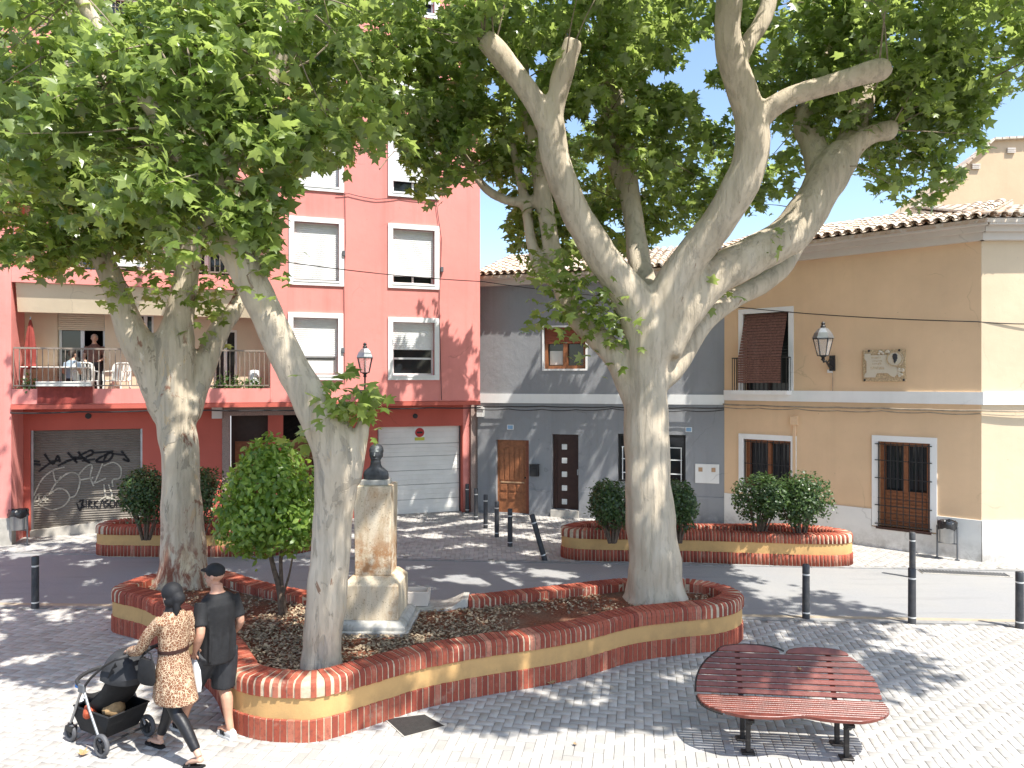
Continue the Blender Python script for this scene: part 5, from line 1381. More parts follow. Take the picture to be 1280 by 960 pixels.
bin_(12, 35, 681, 637, R(-6), 'grey litter bin on a stand against the pink wall by the graffiti shutter', 1)
bin_(1173, 1195, 699, 651, R(-38), 'grey litter bin with black liner against the ochre house corner', 1)

# ================================================================== WALL LANTERNS
def lantern(f, s_, z, off, arm, zl, label, sc_=1.0):
    o = empty('wall_lantern', f.p(s_, z, off), f.rz(), label, 'street lamp'); n = Vector((0, -1, 0))
    if (Matrix.Rotation(f.rz(), 3, 'Z') @ n).dot(Vector((f.n.x, f.n.y, 0))) < 0: n = -n
    g = n.y
    mb = MB(); mb.box((0, g * .03, 0), (.12, .06, .36)); mb.tube([(0, g * .05, -.12), (0, g * arm * .35, -.08), (0, g * arm * .7, .04), (0, g * arm * .95, .02), (0, g * arm, zl - .10)], [.03, .028, .024, .022, .022], 8)
    mb.tube([(0, g * .05, .12), (0, g * arm * .3, .10), (0, g * arm * .55, .0)], [.018, .016, .012], 6); mb.lathe([(.022, zl - .12), (.05, zl - .09), (.03, zl - .05), (.09, zl)], 10, (0, g * arm, 0)); mb.build('bracket', M['iron'], o, True)
    A = lambda r, z_, n_=6: [Vector((r * math.cos(6.2832 * k / n_ + .3), g * arm + r * math.sin(6.2832 * k / n_ + .3), z_)) for k in range(n_)]
    r0, r1, h = .12 * sc_, .215 * sc_, .40 * sc_
    mb = MB(); lo, hi = A(r0, zl), A(r1, zl + h)
    for k in range(6):
        mb.tube([lo[k], hi[k]], .010, 5); mb.tube([lo[k], lo[(k + 1) % 6]], .010, 5); mb.tube([hi[k], hi[(k + 1) % 6]], .014, 5)
    mb.build('lantern_frame', M['iron'], o)
    mb = MB(); mb.loft([A(r0 * .97, zl + .004), A(r1 * .97, zl + h - .004)], False); mb.build('glass', M['lantern_glass'], o)
    mb = MB(); mb.loft([A(r1 * 1.10, zl + h), A(r1 * 1.10, zl + h + .02), A(r1 * .86, zl + h + .13), A(r1 * .5, zl + h + .22), A(r1 * .22, zl + h + .25)]); mb.build('lantern_roof', M['steel'], o)
    mb = MB(); mb.lathe([(.05, zl + h + .24), (.06, zl + h + .27), (.035, zl + h + .31), (.05, zl + h + .34), (.02, zl + h + .38)], 10, (0, g * arm, 0)); mb.build('finial', M['iron'], o, True)
s_, z_ = YL.hit(1041, 454); lantern(YL, s_, z_, 0, .62, .16, 'black wall lantern on the ochre house between the reed blind and the plaque', .98)
s_, z_ = RG.hit(452, 496, UP); lantern(RG, s_, z_, UP, .68, .62, 'black wall lantern on the pink block between the two window columns', .95)
r = YL.rect(1035, 462, 1041, 466, 0); mb = MB(); YL.box(mb, *r, -.01, .05); tag(mb.build('junction_box', M['white']), 'tiny white junction box under the ochre house lantern', 'junction box')
r = YL.rect(989, 520, 998, 531, 0); mb = MB(); YL.box(mb, *r, -.01, .09); YL.box(mb, (r[0] + r[1]) / 2 - .035, (r[0] + r[1]) / 2 + .035, .86, r[2] - .002, .005, .05)
tag(mb.build('drain_pipe', M['yellow'], bevel=.005), 'ochre painted box and pipe beside the left barred window', 'pipe')

# ================================================================== STONE PLAQUE (memorial tablet)
r = YL.rect(1079, 437, 1133, 477, 0); a, b, c, d = r; W_, H_ = b - a, d - c
pq = empty('stone_plaque', YL.p((a + b) / 2, c, 0), 0, 'carved stone plaque with a round dark head medallion on the ochre wall', 'plaque')
mb = MB(); YL.box(mb, a, b, c, d, -.01, .04); P(mb, 'slab', M['plaque_frame'], pq, bevel=.008)
mb = MB(); pts = [(.05, .13), (.05, .22), (.10, .30), (.10, .64), (.05, .72), (.05, .88), (.20, .88), (.20, .83), (.60, .83), (.66, .62), (.80, .42), (.84, .28), (.74, .13), (.64, .20), (.60, .26), (.34, .26), (.30, .13)]
A_ = [YL.p(a + W_ * x, c + H_ * y, .038) for x, y in pts]; B_ = [YL.p(a + W_ * x, c + H_ * y, .062) for x, y in pts]; n = len(pts)
mb.add(A_ + B_, [tuple(range(n, 2 * n))] + [(i, (i + 1) % n, n + (i + 1) % n, n + i) for i in range(n)]); P(mb, 'scroll', M['plaque'], pq)
mb = MB(); disc(mb, YL, a + W_ * .76, c + H_ * .70, 0, H_ * .235, .05, .080, 24); P(mb, 'medallion', M['plaque'], pq)
mb = MB(); disc(mb, YL, a + W_ * .76, c + H_ * .70, H_ * .20, H_ * .235, .05, .088, 24); P(mb, 'medallion_ring', M['plaque_frame'], pq)
mb = MB(); head = [(.005, -.16), (.03, -.10), (.06, -.06), (.065, -.01), (.085, .0), (.075, .05), (.08, .10), (.05, .15), (.0, .165), (-.05, .14), (-.07, .08), (-.06, .01), (-.035, -.04), (-.03, -.10)]
A_ = [YL.p(a + W_ * .76 + H_ * x, c + H_ * (.71 + y), .079) for x, y in head]; B_ = [YL.p(a + W_ * .76 + H_ * x * .8, c + H_ * (.71 + y * .85), .10) for x, y in head]; mb.loft([A_, B_]); P(mb, 'head_relief', M['bronze'], pq)
mb = MB(); rr = random.Random(4)
for (y, x0, x1) in ((.72, .22, .42), (.62, .25, .46), (.53, .24, .44), (.38, .20, .50)):     # cut lettering, too worn to read
    x = x0
    while x < x1:
        w_ = rr.uniform(.012, .02); h_ = .055 if y > .5 else .09
        YL.box(mb, a + W_ * x, a + W_ * (x + w_ * .5), c + H_ * y, c + H_ * (y + h_), .06, .064)
        if rr.random() < .6: YL.box(mb, a + W_ * x, a + W_ * (x + w_), c + H_ * (y + h_ * rr.choice((0, .42, .8))), c + H_ * (y + h_ * rr.choice((0, .42, .8)) + .012) + .006, .06, .0645)
        x += w_ + .012
P(mb, 'worn_lettering', M['plaque_frame'], pq)
mb = MB()
for x, y in [(rr.uniform(.84, .94), rr.uniform(.15, .6)) for _ in range(16)] + [(rr.uniform(.35, .62), rr.uniform(.87, .95)) for _ in range(10)]: mb.ball(YL.p(a + W_ * x, c + H_ * y, .05), (.035, .035, .03), 6, 4)
P(mb, 'carved_flowers', M['plaque'], pq, True)
mb = MB()
for x, y in ((.15, .97), (.85, .97), (.05, .05), (.95, .05)): mb.ball(YL.p(a + W_ * x, c + H_ * y, .03), .028, 8, 6)
P(mb, 'fixing', M['iron'], pq, True)

# ================================================================== CABLES
def cable(pts, rad, mat, label, sag=0.0, seg=10):
    mb = MB(); out = []
    for a, b in zip(pts, pts[1:]):
        for k in range(seg):
            t = k / seg; p_ = Vector(a).lerp(Vector(b), t); p_.z -= sag * 4 * t * (1 - t) * (b - a).length; out.append(p_)
    out.append(Vector(pts[-1])); mb.tube(out, rad, 5)
    return tag(mb.build('cable', mat, None, True), label, 'cable')
def onf(f, px, py, o): s_, z_ = f.hit(px, py, o); return f.p(s_, z_, o)
cable([at(320, 322, 16), at(604, 352, 19.4), onf(YL, 905, 382, .12), onf(YL, 1221, 402, .05), onf(YR, 1290, 405, .05)], .011, M['cable'], 'thin black overhead cable from the trees across the grey and ochre houses', .012)
for k, (dz, oo, rd, mt, lb) in enumerate(((.0, .09, .016, 'cable', 'thick black cable bundle along the grey house under the white band'), (-.05, .11, .012, 'cable', 'slack black cable looping below the bundle on the grey house'))):
    pts = [GR.p(GR.L * q / 7, 3.03 + dz + random.uniform(-.03, .02), oo + random.uniform(0, .03)) for q in range(8)]; cable(pts, rd, M[mt], lb, .035 if k else .012)
for k, lb in enumerate(('dusty bundled cable under the white band of the ochre house', 'second dusty cable just below the bundle on the ochre house')):
    pts = [YL.p(YL.L * q / 6, 3.13 - .07 * k + random.uniform(-.015, .015), .075) for q in range(7)] + [YR.p(YR.L * q / 4, 3.12 - .07 * k + random.uniform(-.02, .02), .085) for q in range(1, 5)]
    cable(pts, .02 if k == 0 else .012, M['cable_pale'], lb, .012 if k == 0 else .03)
pts = [RG.p(sW0 + (sE - sW0) * q / 8, 3.02 + random.uniform(-.02, .02), UP + .06) for q in range(9)]; cable(pts, .018, M['cable'], 'dark cable along the overhang of the pink block', .012)
pts = [onf(RG, x, y, UP + .04) for x, y in ((420, 243), (436, 242), (470, 249), (500, 246), (545, 250), (552, 300), (549, 380), (552, 500))]; cable(pts, .009, M['cable'], 'thin looping cable between the window rows of the pink block', .02, 5)
pts = [onf(RG, x, y, UP + .03) for x, y in ((431, 240), (432, 300), (430, 360), (431, 480))]; cable(pts, .007, M['cable'], 'thin vertical cable beside the left window column', .0, 4)
pts = [onf(YL, x, y, .03) for x, y in ((1041, 466), (1041, 489))]; cable(pts, .008, M['cable_pale'], 'short vertical cable under the ochre house lantern', 0, 3)
# drain grate at the far side of the road
p0, p1 = gp(1150, 714), gp(1262, 719); o = empty('drain_grate', p0, math.atan2(p1.y - p0.y, p1.x - p0.x), 'long narrow drain grate in the pavement before the ochre house', 'drain')
L_ = (p1 - p0).length; mb = MB(); mb.box((L_ / 2, .0, -.02), (L_, .30, .045)); mb.build('channel', M['concrete'], o)
mb = MB()
for k in range(int(L_ / .06)): mb.box((.03 + k * .06, 0, .008), (.03, .24, .02))
mb.build('bars', M['iron_grey'], o, kind='stuff')

# ================================================================== BENCH (double lobed, slatted)
bc = Vector((2.86, 7.70, 0)); bench = empty('slatted_bench', bc, R(-6.5), 'reddish brown slatted bench with two rounded lobes and a leaning back', 'bench')
HALF = .93
def seat_w(v):      # half length of the seat at depth v (0 back, .52 front)
    return HALF * max(0.0, 1 - (max(v - .05, 0) / .60) ** 2.6) ** .5
def front(u): return .565 - .075 * math.exp(-(u / .17) ** 2) - .0 * abs(u)
def clip_front(u):  # v where outline ends for given u
    lim = front(u)
    lo, hi = 0, .65
    for _ in range(24):
        m_ = (lo + hi) / 2
        if seat_w(m_) > abs(u): lo = m_
        else: hi = m_
    return min(lim, lo)
ZS = .43
nsl = 8; pitch = .056
def plank(mb, poly, th, M_):     # poly in (u, v)
    mb.prism(poly, -th / 2, th / 2, 0, M_)
MS = Matrix.Translation((0, 0, ZS)) @ Matrix(((1, 0, 0, 0), (0, -1, 0, 0), (0, 0, 1, 0), (0, 0, 0, 1))) @ Matrix.Rotation(R(3), 4, 'X')
for k in range(nsl):
    v0, v1 = .02 + k * pitch, .02 + k * pitch + .042; mb = MB()
    w0, w1 = seat_w(v0), seat_w(v1)
    plank(mb, [(-w0, v0), (w0, v0), (w1, v1), (-w1, v1)], .03, MS); mb.build('seat_slat', M['bench'], bench, bevel=.005)
v0 = .02 + nsl * pitch; us = [-seat_w(v0) + 2 * seat_w(v0) * k / 40 for k in range(41)]
poly = [(us[0], v0), (us[-1], v0)] + [(u, max(v0 + .004, clip_front(u))) for u in reversed(us[1:-1])]
mb = MB(); plank(mb, poly, .034, MS); mb.build('front_board', M['bench'], bench, bevel=.005)
# back: a board of slats leaning away from the seat
BH = .52; lean = R(31)
def back_w(h): return HALF * max(0.0, 1 - (max(h - .02, 0) / .56) ** 2.3) ** .5 * (1 - .03 * h)
MBK = Matrix.Translation((0, .02, ZS + .018)) @ Matrix(((1, 0, 0, 0), (0, math.sin(lean), -math.cos(lean), 0), (0, math.cos(lean), math.sin(lean), 0), (0, 0, 0, 1)))
nb_ = 7; bp = .060
for k in range(nb_):
    h0, h1 = .0 + k * bp, k * bp + .0495; mb = MB(); w0, w1 = back_w(h0), back_w(h1)
    plank(mb, [(-w0, h0), (w0, h0), (w1, h1), (-w1, h1)], .032, MBK); mb.build('back_slat', M['bench'], bench, bevel=.006)
h0 = nb_ * bp
for s in (-1, 1):
    w_ = back_w(h0); pts = [(s * .03, h0), (s * w_, h0)]
    for k in range(1, 12):
        t = math.pi * k / 12; pts.append((s * (.03 + (w_ - .03) * (1 + math.cos(t)) / 2), h0 + .078 * math.sin(t) ** .8))
    mb = MB(); plank(mb, pts if s > 0 else pts[::-1], .034, MBK); mb.build('back_lobe', M['bench'], bench, bevel=.006)
# dark edge band behind the left side and iron frame under the seat
mb = MB(); pts = [MBK @ Vector((-back_w(h) - .004, h, -.012)) for h in [h0 * k / 10 for k in range(11)]] + [MBK @ Vector((.03 + (-back_w(h0) - .03) * (1 + math.cos(math.pi * k / 12)) / 2, h0 + .081 * math.sin(math.pi * k / 12) ** .8, -.014)) for k in range(1, 12)]
mb.tube(pts, .011, 5); pts = [MS @ Vector((-seat_w(v), v, -.02)) for v in [.5 * k / 12 for k in range(12)]]; mb.tube(pts, .012, 5); mb.build('edge_band', M['bench_iron'], bench)
for s in (-.47, .47):
    mb = MB(); mb.box((s, -.24, ZS - .045), (.06, .50, .03)); 
    mb.prism([(-.50, -.03), (-.20, -.03), (-.30, -.13), (-.40, -.12)], s - .02, s + .02, 0, Matrix(((0, 0, 1, 0), (1, 0, 0, 0), (0, 1, 0, ZS), (0, 0, 0, 1)))); mb.build('seat_bearer', M['bench_iron'], bench)
    mb = MB(); mb.hexa([MBK @ Vector(q) for q in ((s - .025, -.06, -.035), (s + .025, -.06, -.035), (s + .025, -.06, -.018), (s - .025, -.06, -.018), (s - .025, h0 + .02, -.035), (s + .025, h0 + .02, -.035), (s + .025, h0 + .02, -.018), (s - .025, h0 + .02, -.018))]); mb.build('back_bracket', M['bench_iron'], bench)
    for y_ in (-.33, -.04):
        mb = MB(); mb.box((s, y_, (ZS - .05) / 2), (.045, .045, ZS - .05)); mb.box((s, y_, .01), (.13, .10, .02)); mb.build('leg', M['bench_iron'], bench, bevel=.004)

# ================================================================== FALLEN LEAVES
def fallen(p, s, rz, label, n=1):
    me = bpy.data.meshes.new('fallen_leaf'); me.from_pydata([tuple(v) for v in leaf_verts(1, -.7)], [], [tuple(int(i) for i in t) for t in LEAF_T]); me.materials.append(M['dry_leaf'])
    o = link('fallen_leaf', me); o.location = p; o.scale = (s, s, s); o.rotation_euler = (.15, -.1, rz); return tag(o, label, 'leaf')
fallen(gp(106, 946) + Vector((0, 0, .02)), .10, 1.0, 'dry tan leaf on the sunlit paving below the pushchair')
fallen(gp(690, 857) + Vector((0, 0, .02)), .13, .4, 'curled brown leaf on the paving against the planter base')
fallen(gp(720, 931) + Vector((0, 0, .01)), .05, 2.4, 'tiny dark leaf on the shaded paving left of the bench')
p_ = bench.matrix_basis @ Vector((.16, .06 + .12, ZS + .26)); fallen(Vector((p_.x, p_.y - .06, p_.z)), .06, 1.9, 'small pale leaf lying on the back slats of the bench')

# ================================================================== PEOPLE
def ell(c, rx, ry, z=None, yaw=0.0, n=18, tilt=0.0):
    out = []
    for k in range(n):
        t = 6.2832 * k / n; x, y = rx * math.cos(t), ry * math.sin(t)
        out.append(Vector((c[0] + x * math.cos(yaw) - y * math.sin(yaw), c[1] + x * math.sin(yaw) + y * math.cos(yaw), c[2] + tilt * y)))
    return out
def limb(mb, pts, rad, n=12, flat=1.0): mb.tube(catmull(pts, 4), [q.x for q in catmull([Vector((r, 0, 0)) for r in rad], 4)], n, True, 0, 0, flat)
def hand(mb, wrist, d, up, side, curl=.6, s=1.0):
    """palm, four unequal curled fingers and a thumb; d along the hand, up = back of the hand, side = thumb side"""
    d, up = Vector(d).normalized(), Vector(up).normalized(); sd = d.cross(up).normalized() * side; w = Vector(wrist)
    mb.tube([w, w + d * .03 * s, w + d * .085 * s], [.022 * s, .030 * s, .034 * s], 10, True, 0, 0, .55)
    for k, L in enumerate((.070, .080, .074, .058)):
        b0 = w + d * .08 * s + sd * (.027 - .018 * k) * s; pts = [b0 - d * .02 * s, b0]; dirn = d.copy(); p_ = b0
        for j in range(3):
            dirn = (dirn - up * math.tan(curl * .75)).normalized() if j else (dirn - up * curl * .5).normalized(); p_ = p_ + dirn * L * s * (.42, .32, .26)[j]; pts.append(p_)
        mb.tube(pts, [.009 * s, .0092 * s, .0088 * s, .008 * s, .006 * s], 7)
    t0 = w + d * .025 * s + sd * .022 * s; t1 = t0 + (d * .5 + sd * .8 - up * .2).normalized() * .035 * s; t2 = t1 + (d * .9 + sd * .25 - up * .3).normalized() * .03 * s
    mb.tube([t0 - sd * .01 * s, t0, t1, t2], [.013 * s, .013 * s, .011 * s, .008 * s], 7)
def head_geo(mb, c, yaw, s=1.0, pitch=0.0):
    Mh = Matrix.Rotation(yaw, 3, 'Z') @ Matrix.Rotation(pitch, 3, 'X'); c = Vector(c)
    T = lambda x, y, z: c + Mh @ (Vector((x, y, z)) * s)
    mb.ball(T(0, -.005, .03), (.074 * s, .092 * s, .088 * s), 16, 10, Mh); mb.ball(T(0, .022, -.045), (.056 * s, .066 * s, .072 * s), 14, 8, Mh)
    mb.tube([T(0, .09, .018), T(0, .112, -.022), T(0, .088, -.03)], [.009 * s, .015 * s, .012 * s], 7)
    for q in (-1, 1):
        mb.ball(T(q * .076, -.008, -.012), (.011 * s, .02 * s, .032 * s), 8, 6, Mh); mb.tube([T(q * .012, .087, .03), T(q * .05, .072, .03)], .010 * s, 6); mb.ball(T(q * .031, .078, .010), .0125 * s, 8, 6)
    mb.tube([T(-.022, .082, -.062), T(0, .09, -.06), T(.022, .082, -.062)], .008 * s, 6); mb.ball(T(0, .066, -.098), (.024 * s, .022 * s, .018 * s), 8, 6, Mh)
    return T
def place(o, org, yaw):
    o.location = org; o.rotation_euler = (0, 0, yaw)
def child(mb, name, mat, root, vox=None, it=2, label=None, smooth=True):
    o = mb.build(name, mat, root, smooth)
    if vox: remesh(o, vox, it)
    return tag(o, label)
def yaw_of(fx, fy): return math.atan2(-fx, fy)      # local +Y is forward

# ---- man
J = dict(hl=(-.10, 0, .94), kl=(-.12, .27, .53), al=(-.14, .41, .10), tl=(-.15, .62, .045), hr=(.10, 0, .94), kr=(.09, .03, .51), ar=(.07, -.13, .10), tr=(.075, .09, .04))
mb = MB()
mb.loft([ell((0, 0, .86), .12, .10), ell((0, 0, .95), .165, .115), ell((0, .0, 1.10), .155, .11), ell((0, -.005, 1.28), .175, .12), ell((0, -.01, 1.42), .185, .115), ell((0, -.01, 1.49), .12, .085), ell((0, 0, 1.53), .062, .064), ell((0, .012, 1.60), .058, .062)])
for s, h_, k_, a_, t_ in ((-1, 'hl', 'kl', 'al', 'tl'), (1, 'hr', 'kr', 'ar', 'tr')):
    h_, k_, a_, t_ = [Vector(J[q]) for q in (h_, k_, a_, t_)]
    limb(mb, [h_ + Vector((0, 0, .03)), h_.lerp(k_, .4), k_, k_.lerp(a_, .3) + Vector((0, -.025, 0)), k_.lerp(a_, .7), a_], [.09, .085, .058, .062, .045, .038])
    limb(mb, [a_ + Vector((0, -.04, -.02)), a_ + Vector((0, .03, -.03)), a_.lerp(t_, .6), t_], [.036, .042, .04, .025], 10, .8)
AL = [(-.17, -.01, 1.44), (-.215, -.05, 1.30), (-.25, -.11, 1.17), (-.255, -.06, 1.06), (-.25, -.01, .97)]
AR = [(.16, -.01, 1.44), (.20, -.04, 1.30), (.225, -.07, 1.17), (.23, .03, 1.06), (.215, .13, .98)]
for A_ in (AL, AR): limb(mb, A_, [.062, .052, .043, .042, .027])
hand(mb, AL[-1], (.10, .5, -.85), (-1, 0, -.1), -1, .8); hand(mb, AR[-1], (-.05, .55, -.83), (1, 0, -.1), 1, .5)
Th = head_geo(mb, (-.005, .03, 1.685), R(28), 1.06)
man = mb.build('person', M['skin'], None, True); remesh(man, .0085, 2)
place(man, (-3.075, 7.76, 0), yaw_of(-.80, .60)); tag(man, 'man in black cap, black t-shirt and dark shorts walking away with a white bag', 'person')
mb = MB()      # loose t-shirt with sleeves
mb.loft([ell((0, 0, .80), .192, .15), ell((0, 0, .90), .192, .15), ell((.0, .005, 1.08), .18, .14), ell((0, -.005, 1.28), .195, .145), ell((0, -.012, 1.40), .20, .135), ell((0, -.012, 1.475), .165, .108), ell((0, -.005, 1.515), .088, .083)])
for A_ in (AL, AR): limb(mb, [A_[0], A_[1], Vector(A_[1]).lerp(Vector(A_[2]), .62)], [.080, .072, .070])
for k in range(4):     # hanging folds across the back
    x = (-.14, -.05, .03, .12)[k]; mb.tube([(x * 1.0, -.128 + abs(x) * .25, 1.30), (x * 1.06 + .01, -.142 + abs(x) * .3, 1.05), (x * 1.1, -.15 + abs(x) * .3, .84)], [.004, .02, .012], 6)
child(mb, 't_shirt', M['cloth_black'], man, .0105, 5)
mb = MB()
mb.loft([ell((0, 0, .80), .18, .14), ell((0, 0, .90), .175, .135), ell((0, 0, .97), .165, .125)])
for h_, k_ in (('hl', 'kl'), ('hr', 'kr')):
    h_, k_ = Vector(J[h_]), Vector(J[k_]); limb(mb, [h_ + Vector((0, 0, -.02)), h_.lerp(k_, .5), h_.lerp(k_, 1.03)], [.122, .130, .122])
child(mb, 'shorts', M['cloth_char'], man, .013, 3)
mb = MB(); c_ = Vector((-.005, .03, 1.685)); Mh = Matrix.Rotation(R(28), 3, 'Z') @ Matrix.Rotation(R(8), 3, 'X')
mb.ball(c_ + Vector((0, -.004, .048)), (.088, .104, .080), 18, 10, Mh); o = child(mb, 'cap', M['cloth_black'], man)
mb = MB(); mb.loft([[c_ + Mh @ Vector((.078 * math.cos(t), .06 + .12 * max(0, math.sin(t)) - .02, .045 + zz + .018 * math.sin(t) * -1)) for t in [math.pi * k / 10 for k in range(11)]] for zz in (0, .012)]); child(mb, 'cap_peak', M['cloth_black'], man, smooth=False)
def shoe(root, a_, t_, mat, nm='shoe', sole='shoe_white'):
    a_, t_ = Vector(a_), Vector(t_); f = (t_ - a_); f.z = 0; f.normalize(); sd = Vector((f.y, -f.x, 0)); zt = max(.0, min(a_.z - .10, t_.z - .045)); z0 = zt
    def ring(u, hw, zb, zt_): p_ = Vector((a_.x, a_.y, 0)) + f * u; return [p_ + sd * hw * math.cos(q) + Vector((0, 0, zb + (zt_ - zb) * (math.sin(q) + 1) / 2)) for q in [6.2832 * k / 12 for k in range(12)]]
    mb = MB(); mb.loft([ring(-.075, .015, .02, .07), ring(-.06, .036, .006, .10), ring(-.01, .042, .004, .115), ring(.06, .044, .004, .095), ring(.13, .048, .004, .07), ring(.185, .042, .006, .055), ring(.21, .02, .012, .04)])
    o = child(mb, nm, mat, root)
    mb = MB(); sp = [(-.078, .03), (-.05, .042), (.06, .046), (.14, .052), (.19, .044), (.218, .015)]
    L_ = [Vector((a_.x, a_.y, 0)) + f * u + sd * w for u, w in sp] + [Vector((a_.x, a_.y, 0)) + f * u - sd * w for u, w in reversed(sp)]
    mb.prism([(p_.x, p_.y) for p_ in L_], .0, .024); child(mb, 'sole', M[sole], o, smooth=False)
    return o, f, sd
for a_, t_, mt in ((J['al'], J['tl'], 'shoe_grey'), (J['ar'], J['tr'], 'shoe_white')):
    o, f_, sd_ = shoe(man, a_, t_, M[mt])
    mb = MB()
    for k in range(3):
        for s in (-1, 1):
            p_ = Vector((a_[0], a_[1], 0)) + f_ * (.05 + .03 * k) + sd_ * s * .047; mb.box(p_ + Vector((0, 0, .055)), (.011, .011, .05), Matrix.Rotation(math.atan2(f_.y, f_.x), 3, 'Z') @ Matrix.Rotation(.4, 3, 'Y'))
    child(mb, 'stripes', M['cloth_black'], o, smooth=False)
# the white bag in his left hand
w_ = man.matrix_basis @ (Vector(AL[-1]) + Vector((.02, .05, -.075)))
bag = empty('carrier_bag', w_, yaw_of(-.8, .6), 'white carrier bag hanging from the left hand of the man in black', 'bag')
mb = MB(); rings = []
for k, (z, a_, b_) in enumerate(((-.01, .018, .02), (-.06, .02, .06), (-.12, .035, .10), (-.26, .05, .115), (-.33, .045, .105), (-.345, .02, .07))): rings.append([Vector((p.x * (1 + .1 * noise.noise(p * 9)), p.y, p.z)) for p in ell((0, 0, z), a_, b_, n=14)])
mb.loft(rings); mb.build('bag_body', M['paper_white'], bag, True)
mb = MB(); mb.tube([(0, -.03, -.04), (0, -.015, .01), (0, .015, .01), (0, .03, -.04)], .006, 5); mb.build('handle', M['paper_white'], bag, True)

# ---- woman
W = dict(hl=(-.085, 0, .88), kl=(-.07, -.12, .51), al=(-.06, -.46, .14), tl=(-.065, -.28, .03), hr=(.085, 0, .88), kr=(.08, .16, .48), ar=(.06, .29, .09), tr=(.06, .47, .03))
WAL = [(-.14, -.01, 1.385), (-.20, .10, 1.25), (-.215, .20, 1.10), (-.20, .34, 1.05), (-.165, .47, 1.01)]
WAR = [(.135, -.01, 1.385), (.175, -.02, 1.24), (.185, .0, 1.10), (.17, .10, 1.03), (.14, .20, 1.0)]
mb = MB()
mb.loft([ell((0, 0, .82), .12, .11), ell((0, -.01, .90), .165, .125), ell((0, 0, 1.06), .125, .10), ell((0, .005, 1.22), .14, .105), ell((0, -.005, 1.34), .15, .098), ell((0, -.01, 1.41), .10, .075), ell((0, 0, 1.45), .052, .054), ell((0, .012, 1.52), .048, .052)])
for h_, k_, a_, t_ in (('hl', 'kl', 'al', 'tl'), ('hr', 'kr', 'ar', 'tr')):
    h_, k_, a_, t_ = [Vector(W[q]) for q in (h_, k_, a_, t_)]
    limb(mb, [h_, h_.lerp(k_, .4), k_, k_.lerp(a_, .3) + Vector((0, -.02, 0)), k_.lerp(a_, .75), a_], [.085, .078, .052, .052, .036, .03])
    limb(mb, [a_ + Vector((0, -.035, -.03)), a_ + Vector((0, .02, -.035)), a_.lerp(t_, .6), t_], [.028, .034, .034, .02], 10, .75)
for A_ in (WAL, WAR): limb(mb, A_, [.052, .044, .037, .033, .022])
hand(mb, WAL[-1], (.45, .85, -.25), (-.3, .1, 1), 1, .9, .93); hand(mb, WAR[-1], (-.05, .6, -.8), (1, 0, 0), 1, .5, .93)
head_geo(mb, (-.0, .035, 1.595), R(6), 1.0)
wom = mb.build('person', M['skin_pale'], None, True); remesh(wom, .008, 2)
place(wom, (-3.345, 7.35, 0), yaw_of(-.87, .48)); tag(wom, 'woman in black headscarf and leopard print coat pushing the pushchair', 'person')
mb = MB()
rings = [ell((0, -.045, .57), .185, .235), ell((0, -.02, .72), .184, .195), ell((0, -.01, .88), .178, .152), ell((0, 0, 1.0), .152, .13), ell((0, 0, 1.075), .142, .122), ell((0, 0, 1.16), .148, .126), ell((0, 0, 1.28), .158, .126), ell((0, -.008, 1.36), .158, .112), ell((0, -.01, 1.425), .115, .088), ell((0, 0, 1.46), .066, .066)]
mb.loft(rings)
limb(mb, [*WAL[:4], Vector(WAL[3]).lerp(Vector(WAL[4]), .55)], [.066, .060, .056, .052, .046]); limb(mb, [*WAR[:4], Vector(WAR[3]).lerp(Vector(WAR[4]), .55)], [.064, .058, .054, .05, .045])
for k in range(9):
    t = 6.2832 * k / 9 + .2; mb.tube([(.13 * math.cos(t), .11 * math.sin(t), 1.04), (.165 * math.cos(t + .06), .145 * math.sin(t + .06), .85), (.178 * math.cos(t + .1), .18 * math.sin(t + .1), .60)], [.005, .014, .018], 6)
child(mb, 'coat', M['leopard'], wom, .012, 3)
mb = MB(); mb.loft([ell((0, 0, 1.055), .150, .130, n=28), ell((0, 0, 1.09), .152, .132, n=28)]); child(mb, 'belt', M['wood_dark'], wom)
mb = MB()
mb.loft([ell((0, 0, .80), .15, .125), ell((0, 0, .92), .16, .125)])
for h_, k_, a_ in (('hl', 'kl', 'al'), ('hr', 'kr', 'ar')):
    h_, k_, a_ = [Vector(W[q]) for q in (h_, k_, a_)]; limb(mb, [h_, h_.lerp(k_, .4), k_, k_.lerp(a_, .3) + Vector((0, -.02, 0)), k_.lerp(a_, .86)], [.093, .087, .062, .06, .045])
child(mb, 'leggings', M['legging'], wom, .011, 3)
mb = MB(); c_ = Vector((0, .035, 1.595)); Mh = Matrix.Rotation(R(6), 3, 'Z')
mb.ball(c_ + Mh @ Vector((0, -.014, .030)), (.094, .108, .102), 16, 10, Mh); mb.ball(c_ + Mh @ Vector((0, -.085, -.025)), (.072, .080, .075), 14, 8, Mh); mb.ball(c_ + Mh @ Vector((0, -.03, -.045)), (.092, .088, .085), 14, 8, Mh)
mb.loft([ell((0, .01, 1.50), .066, .068), ell((0, .005, 1.46), .072, .074), ell((0, .0, 1.43), .09, .085)])
mb.tube([c_ + Mh @ Vector((-.03, -.11, -.07)), c_ + Mh @ Vector((-.035, -.115, -.13)), c_ + Mh @ Vector((-.05, -.115, -.19))], [.035, .03, .012], 8)
child(mb, 'headscarf', M['scarf'], wom, .010, 3)
